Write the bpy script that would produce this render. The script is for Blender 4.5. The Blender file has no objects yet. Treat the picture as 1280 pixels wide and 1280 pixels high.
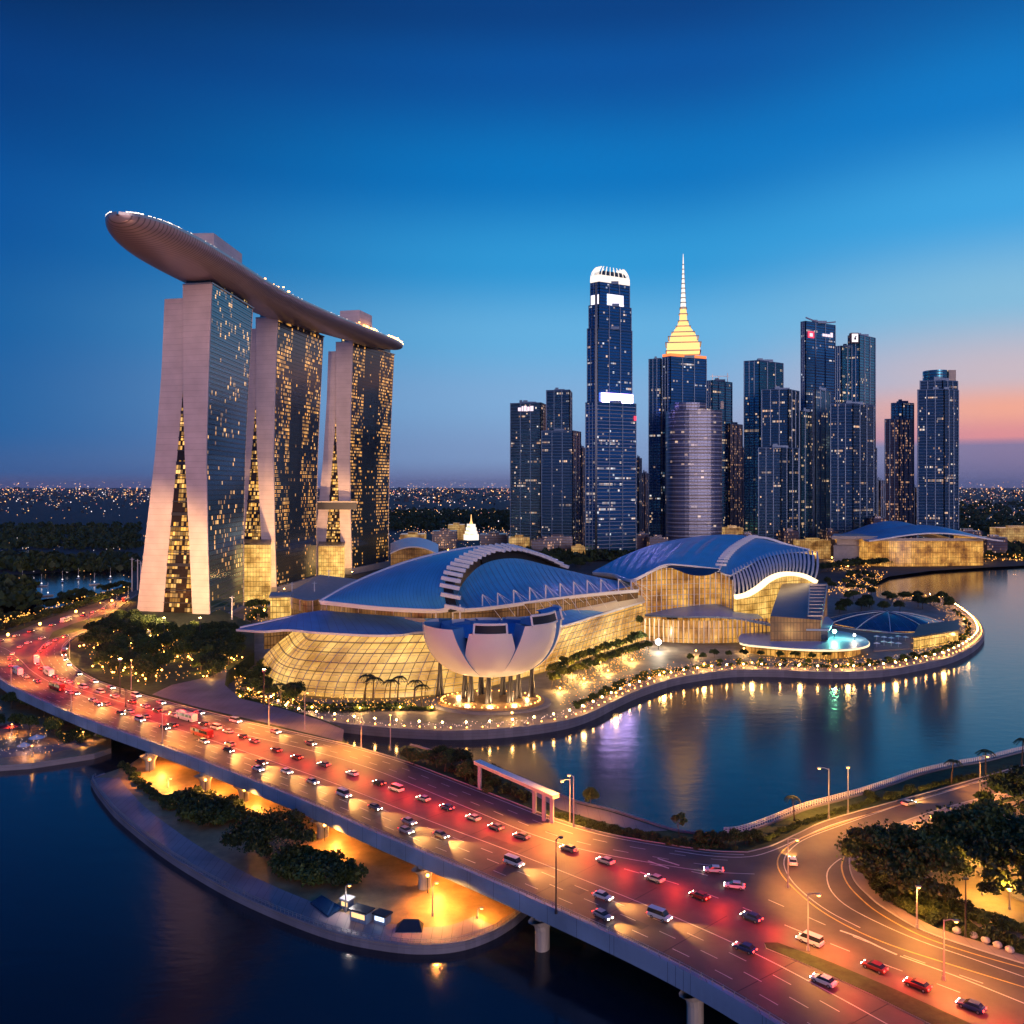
import bpy, math, random
from math import sin, cos, pi, radians, sqrt, atan2
from mathutils import Vector
from mathutils.geometry import tessellate_polygon
random.seed(7)
R = random.random
def U(a, b): return a + (b - a) * random.random()
sc = bpy.context.scene
col = sc.collection
# ------------------------------------------------------------------ camera
F, CX, HY, H0 = 1108.0, 640.0, 608.0, 100.0        # focal length in photo pixels, centre column, horizon row, eye height (m)
cd = bpy.data.cameras.new('camera'); cam = bpy.data.objects.new('camera', cd); col.objects.link(cam)
cam.location = (0, 0, H0); cam.rotation_euler = (radians(90), 0, 0)
cd.sensor_width = 36; cd.lens = 36 * F / 1280; cd.shift_y = -(640 - HY) / 1280
cd.clip_start = 1; cd.clip_end = 90000
sc.camera = cam
# ------------------------------------------------------------------ sky
world = bpy.data.worlds.new('World'); sc.world = world; world.use_nodes = True
def lin(c):
    c = c / 255.0
    return c / 12.92 if c <= .04045 else ((c + .055) / 1.055) ** 2.4
def L(r, g, b, k=1): return (lin(r) * k, lin(g) * k, lin(b) * k, 1)
nt = world.node_tree; N = nt.nodes; K = nt.links
bg = N['Background']
tc = N.new('ShaderNodeTexCoord'); sx = N.new('ShaderNodeSeparateXYZ'); K.new(tc.outputs['Generated'], sx.inputs[0])
def wm(op, a, b=None):
    n = N.new('ShaderNodeMath'); n.operation = op
    for i, v in enumerate((a, b)):
        if v is None: continue
        if isinstance(v, (int, float)): n.inputs[i].default_value = v
        else: K.new(v, n.inputs[i])
    return n.outputs[0]
def ramp(fac, stops):
    n = N.new('ShaderNodeValToRGB'); cr = n.color_ramp; cr.interpolation = 'EASE'
    while len(cr.elements) < len(stops): cr.elements.new(.5)
    for e, (p, c) in zip(cr.elements, stops): e.position = p; e.color = c
    K.new(fac, n.inputs[0]); return n.outputs[0]
hor = wm('SQRT', wm('ADD', wm('MULTIPLY', sx.outputs[0], sx.outputs[0]), wm('MULTIPLY', sx.outputs[1], sx.outputs[1])))
el = wm('DIVIDE', wm('ARCTAN2', sx.outputs[2], hor), radians(60))          # elevation: 0 = horizon, 1 = 60 degrees
az = wm('ARCTAN2', sx.outputs[0], sx.outputs[1])                           # azimuth, 0 = straight ahead, + = right
def E(py): return max(0, math.degrees(math.atan((HY - py) / F)) / 60)
left = ramp(el, [(0, L(84, 86, 132)), (E(590), L(50, 92, 150)), (E(540), L(20, 94, 158)), (E(430), L(5, 90, 158)), (E(300), L(1, 78, 152)), (E(160), L(1, 58, 126)), (E(20), L(2, 38, 86)), (.62, L(4, 62, 140)), (1, L(5, 76, 160))])
mid = ramp(el, [(0, L(116, 124, 168)), (E(570), L(126, 156, 200)), (E(500), L(126, 172, 216)), (E(420), L(98, 174, 222)), (E(330), L(44, 150, 212)), (E(220), L(1, 116, 190)), (E(90), L(2, 82, 158)), (E(10), L(3, 64, 132)), (.66, L(4, 74, 150)), (.9, L(5, 80, 164))])
right = ramp(el, [(0, L(84, 104, 152)), (E(562), L(120, 118, 160)), (E(553), L(214, 140, 150)), (E(522), L(236, 166, 148)), (E(485), L(196, 182, 194)), (E(400), L(126, 184, 218)), (E(300), L(56, 160, 222)), (E(180), L(2, 120, 196)), (E(30), L(2, 84, 154)), (.9, L(5, 80, 164))])
def mapr(v, a, b):
    n = N.new('ShaderNodeMapRange'); n.interpolation_type = 'SMOOTHSTEP'; K.new(v, n.inputs[0]); n.inputs[1].default_value = a; n.inputs[2].default_value = b; return n.outputs[0]
def mixc(f, a, b):
    n = N.new('ShaderNodeMixRGB'); K.new(f, n.inputs[0]); K.new(a, n.inputs[1]); K.new(b, n.inputs[2]); return n.outputs[0]
c1 = mixc(mapr(az, -.62, .08), left, mid); c2 = mixc(mapr(az, .17, .52), c1, right)
back = N.new('ShaderNodeRGB'); back.outputs[0].default_value = L(42, 62, 118)
absaz = wm('ABSOLUTE', az)
c3 = mixc(mapr(absaz, 1.2, 2.2), c2, ramp(el, [(0, L(84, 98, 146)), (.15, L(50, 96, 156)), (.5, L(10, 76, 150)), (1, L(5, 80, 164))]))
sky = N.new('ShaderNodeTexSky'); sky.sky_type = 'NISHITA'; sky.sun_disc = False; sky.sun_elevation = radians(1); sky.sun_rotation = radians(38); sky.altitude = 100
add = N.new('ShaderNodeMixRGB'); add.blend_type = 'ADD'; add.inputs[0].default_value = .004; K.new(c3, add.inputs[1]); K.new(sky.outputs[0], add.inputs[2])
K.new(add.outputs[0], bg.inputs[0]); bg.inputs[1].default_value = 1.0
# ------------------------------------------------------------------ dusk afterglow
sd = bpy.data.lights.new('sun', 'SUN'); sd.energy = 1.0; sd.angle = radians(25); sd.color = (1, .66, .60)
sun = bpy.data.objects.new('sun', sd); col.objects.link(sun)
sun.rotation_euler = Vector((-.30, .95, -.10)).to_track_quat('-Z', 'Y').to_euler()
# ------------------------------------------------------------------ output
sc.view_settings.view_transform = 'Standard'; sc.view_settings.look = 'None'; sc.view_settings.exposure = .05; sc.view_settings.gamma = 1
cy = sc.cycles
cy.use_denoising = True; cy.denoiser = 'OPENIMAGEDENOISE'; cy.max_bounces = 5; cy.diffuse_bounces = 2; cy.glossy_bounces = 3; cy.transmission_bounces = 2
cy.transparent_max_bounces = 6; cy.sample_clamp_indirect = 3; cy.sample_clamp_direct = 60; cy.caustics_reflective = True; cy.use_light_tree = True
cy.use_adaptive_sampling = True; cy.adaptive_threshold = .02; cy.blur_glossy = .3

# ------------------------------------------------------------------ helpers
def G(px, py, z=0.0):
    Y = F * (H0 - z) / (py - HY)
    return Vector(((px - CX) * Y / F, Y, z))
def P(px, py, Y): return Vector(((px - CX) * Y / F, Y, H0 - (py - HY) * Y / F))
def zat(py, Y): return H0 - (py - HY) * Y / F
def xat(px, Y): return (px - CX) * Y / F
def GP(l, z=0.0): return [G(a, b, z) for a, b in l]
def smooth(pts, n=6, closed=False):
    pts = [Vector(p) for p in pts]; m = len(pts); out = []
    for i in range(m if closed else m - 1):
        if closed: p0, p1, p2, p3 = pts[i - 1], pts[i], pts[(i + 1) % m], pts[(i + 2) % m]
        else:
            p1, p2 = pts[i], pts[i + 1]; p0 = pts[i - 1] if i else p1 * 2 - p2; p3 = pts[i + 2] if i + 2 < m else p2 * 2 - p1
        for k in range(n):
            t = k / n; t2 = t * t; t3 = t2 * t
            out.append(.5 * ((2 * p1) + (p2 - p0) * t + (2 * p0 - 5 * p1 + 4 * p2 - p3) * t2 + (3 * p1 - p0 - 3 * p2 + p3) * t3))
    if not closed: out.append(pts[-1])
    return out
def resample(pts, step):
    out = [pts[0].copy()]; acc = 0
    for a, b in zip(pts, pts[1:]):
        d = (b - a).length
        if d < 1e-6: continue
        t = step - acc
        while t <= d: out.append(a.lerp(b, t / d)); t += step
        acc = (acc + d) % step if True else 0
    return out
def curve_at(pts, t):
    n = len(pts) - 1; x = max(0, min(1, t)) * n; i = min(int(x), n - 1)
    return pts[i].lerp(pts[i + 1], x - i)
def arclen(pts, n):
    ls = [0]
    for a, b in zip(pts, pts[1:]): ls.append(ls[-1] + (b - a).length)
    out = []; j = 0
    for k in range(n):
        t = ls[-1] * k / (n - 1)
        while j < len(pts) - 2 and ls[j + 1] < t: j += 1
        out.append(pts[j].lerp(pts[j + 1], (t - ls[j]) / max(1e-9, ls[j + 1] - ls[j])))
    return out
def offset(pts, d):
    out = []
    for i, p in enumerate(pts):
        a = pts[max(0, i - 1)]; b = pts[min(len(pts) - 1, i + 1)]; t = (b - a); t.z = 0; t.normalize()
        out.append(p + Vector((-t.y, t.x, 0)) * d)
    return out
class MB:
    def __init__(s): s.v = []; s.f = []; s.m = []; s.uv = {}; s.sm = False
    def quad(s, a, b, c, d, m=0, uv=None):
        i = len(s.v); s.v += [tuple(a), tuple(b), tuple(c), tuple(d)]; s.f.append((i, i + 1, i + 2, i + 3)); s.m.append(m)
        if uv: s.uv[len(s.f) - 1] = uv
    def tri(s, a, b, c, m=0):
        i = len(s.v); s.v += [tuple(a), tuple(b), tuple(c)]; s.f.append((i, i + 1, i + 2)); s.m.append(m)
    def box(s, c, d, rz=0, m=0):
        c = Vector(c); i = len(s.v); cr, sr = cos(rz), sin(rz)
        for z in (-.5, .5):
            for x, y in ((-.5, -.5), (.5, -.5), (.5, .5), (-.5, .5)):
                X, Y = x * d[0], y * d[1]; s.v.append((c.x + X * cr - Y * sr, c.y + X * sr + Y * cr, c.z + z * d[2]))
        for f in ((3, 2, 1, 0), (4, 5, 6, 7), (0, 1, 5, 4), (1, 2, 6, 5), (2, 3, 7, 6), (3, 0, 4, 7)): s.f.append(tuple(i + k for k in f)); s.m.append(m)
    def bar(s, a, b, w, h=None, m=0):
        a = Vector(a); b = Vector(b); h = h or w; d = (b - a)
        if d.length < 1e-6: return
        d.normalize(); up = Vector((0, 0, 1)) if abs(d.z) < .95 else Vector((0, 1, 0)); x = d.cross(up).normalized() * w / 2; y = x.normalized().cross(d) * h / 2
        i = len(s.v)
        for p in (a, b):
            for q in (-x - y, x - y, x + y, -x + y): s.v.append(tuple(p + q))
        for f in ((0, 1, 2, 3), (7, 6, 5, 4), (0, 4, 5, 1), (1, 5, 6, 2), (2, 6, 7, 3), (3, 7, 4, 0)): s.f.append(tuple(i + k for k in f)); s.m.append(m)
    def tube(s, pts, rs, n=8, m=0, cap=True):
        pts = [Vector(p) for p in pts]
        if not hasattr(rs, '__len__'): rs = [rs] * len(pts)
        b0 = len(s.v)
        for k, p in enumerate(pts):
            d = (pts[min(k + 1, len(pts) - 1)] - pts[max(k - 1, 0)]).normalized(); up = Vector((0, 1, 0)) if abs(d.z) > .8 else Vector((0, 0, 1))
            x = d.cross(up).normalized(); y = x.cross(d)
            for j in range(n):
                a = 2 * pi * j / n; s.v.append(tuple(p + (x * cos(a) + y * sin(a)) * rs[k]))
        for k in range(len(pts) - 1):
            for j in range(n): s.f.append((b0 + k * n + j, b0 + k * n + (j + 1) % n, b0 + (k + 1) * n + (j + 1) % n, b0 + (k + 1) * n + j)); s.m.append(m)
        if cap:
            s.f.append(tuple(b0 + j for j in range(n))[::-1]); s.m.append(m); s.f.append(tuple(b0 + (len(pts) - 1) * n + j for j in range(n))); s.m.append(m)
    def prism(s, poly, z0, z1, m=0, mt=None, top=True, bot=False):
        n = len(poly); poly = [Vector((p[0], p[1], 0)) for p in poly]
        ar = sum(poly[i].x * poly[(i + 1) % n].y - poly[(i + 1) % n].x * poly[i].y for i in range(n))
        if ar < 0: poly = poly[::-1]
        i0 = len(s.v)
        for z in (z0, z1):
            for p in poly: s.v.append((p.x, p.y, z))
        for k in range(n): s.f.append((i0 + k, i0 + (k + 1) % n, i0 + n + (k + 1) % n, i0 + n + k)); s.m.append(m)
        if top or bot:
            for t in tessellate_polygon([poly]):
                a, b, c = t
                cr = (poly[b] - poly[a]).cross(poly[c] - poly[a]).z
                if cr < 0: b, c = c, b
                if top: s.f.append((i0 + n + a, i0 + n + b, i0 + n + c)); s.m.append(m if mt is None else mt)
                if bot: s.f.append((i0 + c, i0 + b, i0 + a)); s.m.append(m)
    def flat(s, poly, z, m=0):
        poly = [Vector((p[0], p[1], 0)) for p in poly]; i0 = len(s.v)
        for p in poly: s.v.append((p.x, p.y, z))
        for a, b, c in tessellate_polygon([poly]):
            if (poly[b] - poly[a]).cross(poly[c] - poly[a]).z < 0: b, c = c, b
            s.f.append((i0 + a, i0 + b, i0 + c)); s.m.append(m)
    def strip(s, A, B, m=0, uv=False):
        la = 0
        for k in range(len(A) - 1):
            d = (Vector(A[k + 1]) - Vector(A[k])).length
            s.quad(A[k], A[k + 1], B[k + 1], B[k], m, [(la, A[k][2]), (la + d, A[k + 1][2]), (la + d, B[k + 1][2]), (la, B[k][2])] if uv else None); la += d
    def grid(s, rows, m=0, uv=None, closed=False):
        i0 = len(s.v); nr = len(rows); nc = len(rows[0])
        for r in rows:
            for p in r: s.v.append(tuple(p))
        for i in range(nr - 1):
            for j in range(nc if closed else nc - 1):
                j2 = (j + 1) % nc
                s.f.append((i0 + i * nc + j, i0 + i * nc + j2, i0 + (i + 1) * nc + j2, i0 + (i + 1) * nc + j)); s.m.append(m)
                if uv: s.uv[len(s.f) - 1] = [uv(i, j), uv(i, j + 1), uv(i + 1, j + 1), uv(i + 1, j)]
    def ribbon(s, pts, w, z=None, m=0):
        A = offset(pts, w / 2); B = offset(pts, -w / 2)
        for q in (A, B):
            if z is not None:
                for p in q: p.z = z
        s.strip(B, A, m)
    def wall(s, pts, w, z0, z1, m=0):
        A = offset(pts, w / 2); B = offset(pts, -w / 2)
        def Z(q, z): return [Vector((p.x, p.y, z)) for p in q]
        s.strip(Z(B, z0), Z(B, z1), m); s.strip(Z(A, z1), Z(A, z0), m); s.strip(Z(B, z1), Z(A, z1), m)
        for k in (0, -1): s.quad((A[k].x, A[k].y, z0), (B[k].x, B[k].y, z0), (B[k].x, B[k].y, z1), (A[k].x, A[k].y, z1), m)
    def ball(s, c, r, m=0, n=6, sz=1):
        c = Vector(c); rows = []
        for i in range(n + 1):
            t = pi * i / n; rows.append([c + Vector((sin(t) * cos(2 * pi * j / (n + 2)) * r, sin(t) * sin(2 * pi * j / (n + 2)) * r, -cos(t) * r * sz)) for j in range(n + 2)])
        s.grid(rows, m, closed=True)
    def octa(s, c, r, m=0):
        c = Vector(c); i = len(s.v)
        for d in ((1, 0, 0), (0, 1, 0), (-1, 0, 0), (0, -1, 0), (0, 0, 1), (0, 0, -1)): s.v.append(tuple(c + Vector(d) * r))
        for a in range(4): s.f.append((i + a, i + (a + 1) % 4, i + 4)); s.m.append(m); s.f.append((i + (a + 1) % 4, i + a, i + 5)); s.m.append(m)
    def build(s, name, mats, parent=None, smooth=False, origin=None, calc=False):
        if not isinstance(mats, (list, tuple)): mats = [mats]
        o0 = Vector(origin) if origin is not None else (parent_loc(parent))
        me = bpy.data.meshes.new(name)
        me.from_pydata([(a - o0.x, b - o0.y, c - o0.z) for a, b, c in s.v], [], s.f)
        for mt in mats: me.materials.append(mt)
        me.polygons.foreach_set('material_index', s.m)
        uvl = me.uv_layers.new(name='UVMap')
        dat = [0.0] * (2 * len(me.loops)); V = s.v
        for p in me.polygons:
            ex = s.uv.get(p.index)
            if ex:
                for k, li in enumerate(p.loop_indices): dat[2 * li] = ex[k][0]; dat[2 * li + 1] = ex[k][1]
            else:
                n = p.normal
                if abs(n.z) > .75 or (n.x == 0 and n.y == 0):
                    for li in p.loop_indices: v = V[me.loops[li].vertex_index]; dat[2 * li] = v[0]; dat[2 * li + 1] = v[1]
                else:
                    l = math.hypot(n.x, n.y); tx, ty = -n.y / l, n.x / l
                    for li in p.loop_indices: v = V[me.loops[li].vertex_index]; dat[2 * li] = v[0] * tx + v[1] * ty; dat[2 * li + 1] = v[2]
        uvl.data.foreach_set('uv', dat)
        if smooth: me.polygons.foreach_set('use_smooth', [True] * len(me.polygons))
        me.update()
        o = bpy.data.objects.new(name, me); col.objects.link(o)
        if parent is not None: o.parent = parent
        if origin is not None: o.location = Vector(origin) - (parent_loc(parent))
        return o
def parent_loc(p):
    v = Vector((0, 0, 0))
    while p is not None: v = v + Vector(p.location); p = p.parent
    return v
def tag(o, label=None, cat=None, group=None, kind=None):
    if label: o['label'] = label
    if cat: o['category'] = cat
    if group: o['group'] = group
    if kind: o['kind'] = kind
    return o
def thing(name, loc, label, cat, group=None, rz=0):
    o = bpy.data.objects.new(name, None); col.objects.link(o); o.location = loc; o.rotation_euler = (0, 0, rz); o.empty_display_size = .1
    return tag(o, label, cat, group)
def kids(o): return [c for c in ALLKIDS.get(o.name, [])]
ALLKIDS = {}
def snapshot(root):
    st = [root]
    while st:
        o = st.pop(); ALLKIDS[o.name] = [c for c in bpy.data.objects if c.parent == o]; st += ALLKIDS[o.name]
def copy_tree(o, parent=None):
    c = o.copy(); col.objects.link(c)
    if parent is not None: c.parent = parent
    for ch in kids(o): copy_tree(ch, c)
    return c
# ------------------------------------------------------------------ materials
def mat(name, base, rough=.6, metal=0, noise=None, spec=.5, emit=None, estr=0, bump=None, sample='AUTO'):
    m = bpy.data.materials.new(name); m.use_nodes = True; t = m.node_tree; b = t.nodes['Principled BSDF']
    b.inputs['Base Color'].default_value = (*base[:3], 1); b.inputs['Roughness'].default_value = rough; b.inputs['Metallic'].default_value = metal
    b.inputs['Specular IOR Level'].default_value = spec
    if emit: b.inputs['Emission Color'].default_value = (*emit[:3], 1); b.inputs['Emission Strength'].default_value = estr
    if noise:
        sc_, amt = noise[0], noise[1]; tcn = t.nodes.new('ShaderNodeTexCoord'); nz = t.nodes.new('ShaderNodeTexNoise'); nz.inputs['Scale'].default_value = sc_; nz.inputs['Detail'].default_value = 6; nz.inputs['Roughness'].default_value = .65
        src = tcn.outputs['Object']
        if len(noise) > 2:
            mp = t.nodes.new('ShaderNodeMapping'); mp.inputs['Scale'].default_value = noise[2]; t.links.new(src, mp.inputs[0]); src = mp.outputs[0]
        t.links.new(src, nz.inputs['Vector'])
        cr = t.nodes.new('ShaderNodeValToRGB'); cr.color_ramp.elements[0].position = .3; cr.color_ramp.elements[1].position = .7
        cr.color_ramp.elements[0].color = (*[c * (1 - amt) for c in base[:3]], 1); cr.color_ramp.elements[1].color = (*[min(1, c * (1 + amt)) for c in base[:3]], 1)
        t.links.new(nz.outputs['Fac'], cr.inputs[0]); t.links.new(cr.outputs[0], b.inputs['Base Color'])
        if bump:
            bp = t.nodes.new('ShaderNodeBump'); bp.inputs['Strength'].default_value = bump; bp.inputs['Distance'].default_value = .3; t.links.new(nz.outputs['Fac'], bp.inputs['Height']); t.links.new(bp.outputs[0], b.inputs['Normal'])
    m.cycles.emission_sampling = sample
    return m
def glow(name, c, s, sample='FRONT'):
    return mat(name, (.02, .02, .02), .5, emit=c, estr=s, sample=sample)
class NT:
    def __init__(s, m): s.t = m.node_tree; s.b = s.t.nodes['Principled BSDF']
    def n(s, typ, **kw):
        x = s.t.nodes.new(typ)
        for k, v in kw.items(): setattr(x, k, v)
        return x
    def lk(s, a, b): s.t.links.new(a, b)
    def m(s, op, a, b=None, c=None):
        x = s.n('ShaderNodeMath', operation=op)
        for i, v in enumerate((a, b, c)):
            if v is None: continue
            if isinstance(v, (int, float)): x.inputs[i].default_value = v
            else: s.lk(v, x.inputs[i])
        return x.outputs[0]
    def mix(s, f, a, b):
        x = s.n('ShaderNodeMixRGB')
        for i, v in enumerate((f, a, b)):
            if isinstance(v, (int, float)): x.inputs[i].default_value = v
            elif isinstance(v, tuple): x.inputs[i].default_value = (*v[:3], 1)
            else: s.lk(v, x.inputs[i])
        return x.outputs[0]
def winmat(name, cw=3, ch=3.5, lit=.3, warm=(1, .36, .04), cool=None, s=1.2, mid=None, low=None, base=(.03, .06, .12), frame=(.03, .04, .06), metal=.6, rough=.18, fw=.16, fh=.22, cl=.05, camt=1.0, strip=0, stripw=22, seed=0, vary=.7, zfade=None):
    """curtain wall: a grid of panes in UV metres; a random, clustered share of them is lit from inside"""
    m = mat(name, base, rough, metal); q = NT(m)
    uv = q.n('ShaderNodeUVMap'); sp = q.n('ShaderNodeSeparateXYZ'); q.lk(uv.outputs[0], sp.inputs[0])
    a = q.m('DIVIDE', sp.outputs[0], cw); b = q.m('DIVIDE', sp.outputs[1], ch); fa = q.m('FLOOR', a); fb = q.m('FLOOR', b)
    oi = q.n('ShaderNodeObjectInfo'); sd_ = q.m('ADD', q.m('MULTIPLY', oi.outputs['Random'], 91.7), seed)
    cb = q.n('ShaderNodeCombineXYZ'); q.lk(fa, cb.inputs[0]); q.lk(fb, cb.inputs[1]); q.lk(sd_, cb.inputs[2])
    wn = q.n('ShaderNodeTexWhiteNoise', noise_dimensions='3D'); q.lk(cb.outputs[0], wn.inputs['Vector'])
    nz = q.n('ShaderNodeTexNoise'); nz.inputs['Scale'].default_value = cl; nz.inputs['Detail'].default_value = 2; q.lk(cb.outputs[0], nz.inputs['Vector'])
    clm = q.n('ShaderNodeMapRange'); q.lk(nz.outputs['Fac'], clm.inputs[0]); clm.inputs[1].default_value = .5 - .12; clm.inputs[2].default_value = .5 + .12; clm.inputs[3].default_value = lit * (1 - camt); clm.inputs[4].default_value = lit * (1 + camt)
    thr = clm.outputs[0]
    if mid:                                     # service core in the middle of the facade stays dark
        inm = q.m('MULTIPLY', q.m('GREATER_THAN', sp.outputs[0], mid[0]), q.m('LESS_THAN', sp.outputs[0], mid[1])); thr = q.m('MULTIPLY', thr, q.m('SUBTRACT', 1, q.m('MULTIPLY', inm, .94)))
    if low: thr = q.m('MULTIPLY', thr, q.m('SUBTRACT', 1, q.m('MULTIPLY', q.m('LESS_THAN', sp.outputs[1], low), .6)))
    on = q.m('LESS_THAN', wn.outputs['Value'], thr)
    if strip:
        c2 = q.n('ShaderNodeCombineXYZ'); q.lk(q.m('FLOOR', q.m('DIVIDE', sp.outputs[0], stripw)), c2.inputs[0]); q.lk(fb, c2.inputs[1]); q.lk(q.m('ADD', sd_, 7.7), c2.inputs[2])
        w2 = q.n('ShaderNodeTexWhiteNoise', noise_dimensions='3D'); q.lk(c2.outputs[0], w2.inputs['Vector'])
        on = q.m('MAXIMUM', on, q.m('MULTIPLY', q.m('LESS_THAN', w2.outputs['Value'], strip), q.m('LESS_THAN', wn.outputs['Value'], .8)))
    ia = q.m('PINGPONG', a, .5); ib = q.m('PINGPONG', b, .5)
    ins = q.m('MULTIPLY', q.m('GREATER_THAN', ia, fw / 2), q.m('GREATER_THAN', ib, fh / 2))
    sc2 = q.n('ShaderNodeSeparateColor'); q.lk(wn.outputs['Color'], sc2.inputs[0])
    br = q.m('ADD', q.m('MULTIPLY', q.m('POWER', sc2.outputs[1], 2.0), vary * s * 1.6), s * (1 - vary))
    em = q.m('MULTIPLY', q.m('MULTIPLY', on, ins), br)
    if zfade:
        zz = q.n('ShaderNodeMapRange'); q.lk(sp.outputs[1], zz.inputs[0]); zz.inputs[1].default_value = zfade[0]; zz.inputs[2].default_value = zfade[1]; zz.inputs[3].default_value = zfade[2]; zz.inputs[4].default_value = 1
        em = q.m('MULTIPLY', em, zz.outputs[0])
    q.lk(q.mix(ins, frame, base), q.b.inputs['Base Color'])
    q.lk(q.m('MULTIPLY', ins, metal), q.b.inputs['Metallic'])
    q.lk(q.mix(sc2.outputs[2], warm, cool or tuple(min(1, c * 1.0 + .12) for c in warm)), q.b.inputs['Emission Color']); q.lk(em, q.b.inputs['Emission Strength'])
    # panes are never perfectly coplanar
    bp = q.n('ShaderNodeBump'); bp.inputs['Strength'].default_value = .12; bp.inputs['Distance'].default_value = .25; q.lk(q.m('MULTIPLY', sc2.outputs[0], 1), bp.inputs['Height']); q.lk(bp.outputs[0], q.b.inputs['Normal'])
    m.cycles.emission_sampling = 'NONE'
    return m
def hallmat(name, cw, ch, c0, c1, s, line=(.05, .03, .015), fw=.10, fh=.10, ns=.05, dark=.25, z0=None, z1=None):
    """lit glass wall: bright rooms of uneven brightness behind a grid of mullions"""
    m = mat(name, (.05, .04, .03), .2); q = NT(m)
    uv = q.n('ShaderNodeUVMap'); sp = q.n('ShaderNodeSeparateXYZ'); q.lk(uv.outputs[0], sp.inputs[0])
    a = q.m('DIVIDE', sp.outputs[0], cw); b = q.m('DIVIDE', sp.outputs[1], ch)
    ins = q.m('MULTIPLY', q.m('GREATER_THAN', q.m('PINGPONG', a, .5), fw / 2), q.m('GREATER_THAN', q.m('PINGPONG', b, .5), fh / 2))
    cb = q.n('ShaderNodeCombineXYZ'); q.lk(q.m('FLOOR', a), cb.inputs[0]); q.lk(q.m('FLOOR', b), cb.inputs[1])
    wn = q.n('ShaderNodeTexWhiteNoise', noise_dimensions='3D'); q.lk(cb.outputs[0], wn.inputs['Vector'])
    nz = q.n('ShaderNodeTexNoise'); nz.inputs['Scale'].default_value = ns; nz.inputs['Detail'].default_value = 5; nz.inputs['Roughness'].default_value = .62; q.lk(uv.outputs[0], nz.inputs['Vector'])
    mr = q.n('ShaderNodeMapRange'); q.lk(nz.outputs['Fac'], mr.inputs[0]); mr.inputs[1].default_value = .34; mr.inputs[2].default_value = .66; mr.inputs[3].default_value = dark; mr.inputs[4].default_value = 1.15
    e = q.m('MULTIPLY', mr.outputs[0], q.m('ADD', q.m('MULTIPLY', wn.outputs['Value'], .4), .75)); e = q.m('MULTIPLY', e, s)
    e = q.m('MULTIPLY', e, q.m('ADD', q.m('MULTIPLY', ins, .82), .18))
    q.lk(q.mix(mr.outputs[0], c0, c1), q.b.inputs['Emission Color']); q.lk(e, q.b.inputs['Emission Strength']); q.lk(q.mix(ins, line, (.05, .04, .03)), q.b.inputs['Base Color'])
    m.cycles.emission_sampling = 'FRONT'
    return m
def stripemat(name, base, alt, w, lw, rough=.5, metal=0, axis=0, noise=.12, spec=.5):
    """panelled sheet: thin seams every w metres in UV or object space"""
    m = mat(name, base, rough, metal, spec=spec); q = NT(m)
    uv = q.n('ShaderNodeUVMap'); sp = q.n('ShaderNodeSeparateXYZ'); q.lk(uv.outputs[0], sp.inputs[0])
    on = q.m('GREATER_THAN', q.m('PINGPONG', q.m('DIVIDE', sp.outputs[axis], w), .5), lw / w / 2)
    nz = q.n('ShaderNodeTexNoise'); nz.inputs['Scale'].default_value = .08; nz.inputs['Detail'].default_value = 6; q.lk(uv.outputs[0], nz.inputs['Vector'])
    v = q.n('ShaderNodeMapRange'); q.lk(nz.outputs['Fac'], v.inputs[0]); v.inputs[1].default_value = .3; v.inputs[2].default_value = .7; v.inputs[3].default_value = 1 - noise; v.inputs[4].default_value = 1 + noise
    x = q.n('ShaderNodeVectorMath', operation='SCALE'); q.lk(q.mix(on, alt, base), x.inputs[0]); q.lk(v.outputs[0], x.inputs['Scale']); q.lk(x.outputs[0], q.b.inputs['Base Color'])
    return m
def leafmat(name, base):
    m = mat(name, base, .6, spec=.3); q = NT(m)
    g = q.n('ShaderNodeNewGeometry'); wn = q.n('ShaderNodeTexWhiteNoise', noise_dimensions='1D'); q.lk(g.outputs['Random Per Island'], wn.inputs['W'])
    oi = q.n('ShaderNodeObjectInfo')
    v = q.m('ADD', q.m('MULTIPLY', wn.outputs['Value'], .8), q.m('ADD', q.m('MULTIPLY', oi.outputs['Random'], .5), .4))
    x = q.n('ShaderNodeVectorMath', operation='SCALE'); x.inputs[0].default_value = base[:3]; q.lk(v, x.inputs['Scale']); q.lk(x.outputs[0], q.b.inputs['Base Color'])
    return m
M = {}
M['concrete'] = mat('concrete', (.40, .38, .37), .75, noise=(.25, .14), bump=.2)
M['pier'] = mat('pier_concrete', (.42, .38, .34), .8, noise=(.4, .16, (1, 1, .2)))
M['endwall'] = stripemat('end_wall_cladding', (.62, .52, .52), (.46, .38, .39), 4.2, .25, .65, axis=1, noise=.12)
M['wallbase'] = mat('podium_stone', (.30, .29, .31), .7, noise=(.15, .15))
M['asphalt'] = mat('asphalt', (.098, .078, .066), .62, noise=(.12, .28), bump=.05, spec=.5)
M['paint'] = mat('road_paint', (.62, .60, .56), .6, noise=(.6, .22))
M['yellow_paint'] = mat('yellow_road_paint', (.62, .45, .14), .6, noise=(.6, .25))
M['beam'] = stripemat('edge_beam', (.24, .33, .46), (.10, .14, .20), 7, .14, .6, noise=.3)
M['steel'] = mat('galvanised_steel', (.42, .42, .43), .35, .7)
M['darksteel'] = mat('dark_steel', (.06, .06, .07), .4, .6)
M['white'] = mat('white_metal', (.78, .78, .80), .4, noise=(.2, .05))
M['roof'] = stripemat('blue_standing_seam_roof', (.075, .37, .62), (.04, .21, .40), 2.4, .25, .38, .1, axis=0)
M['roofdull'] = stripemat('violet_blue_roof_sheet', (.10, .30, .62), (.06, .19, .44), 5, .3, .45, .2, axis=0)
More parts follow.
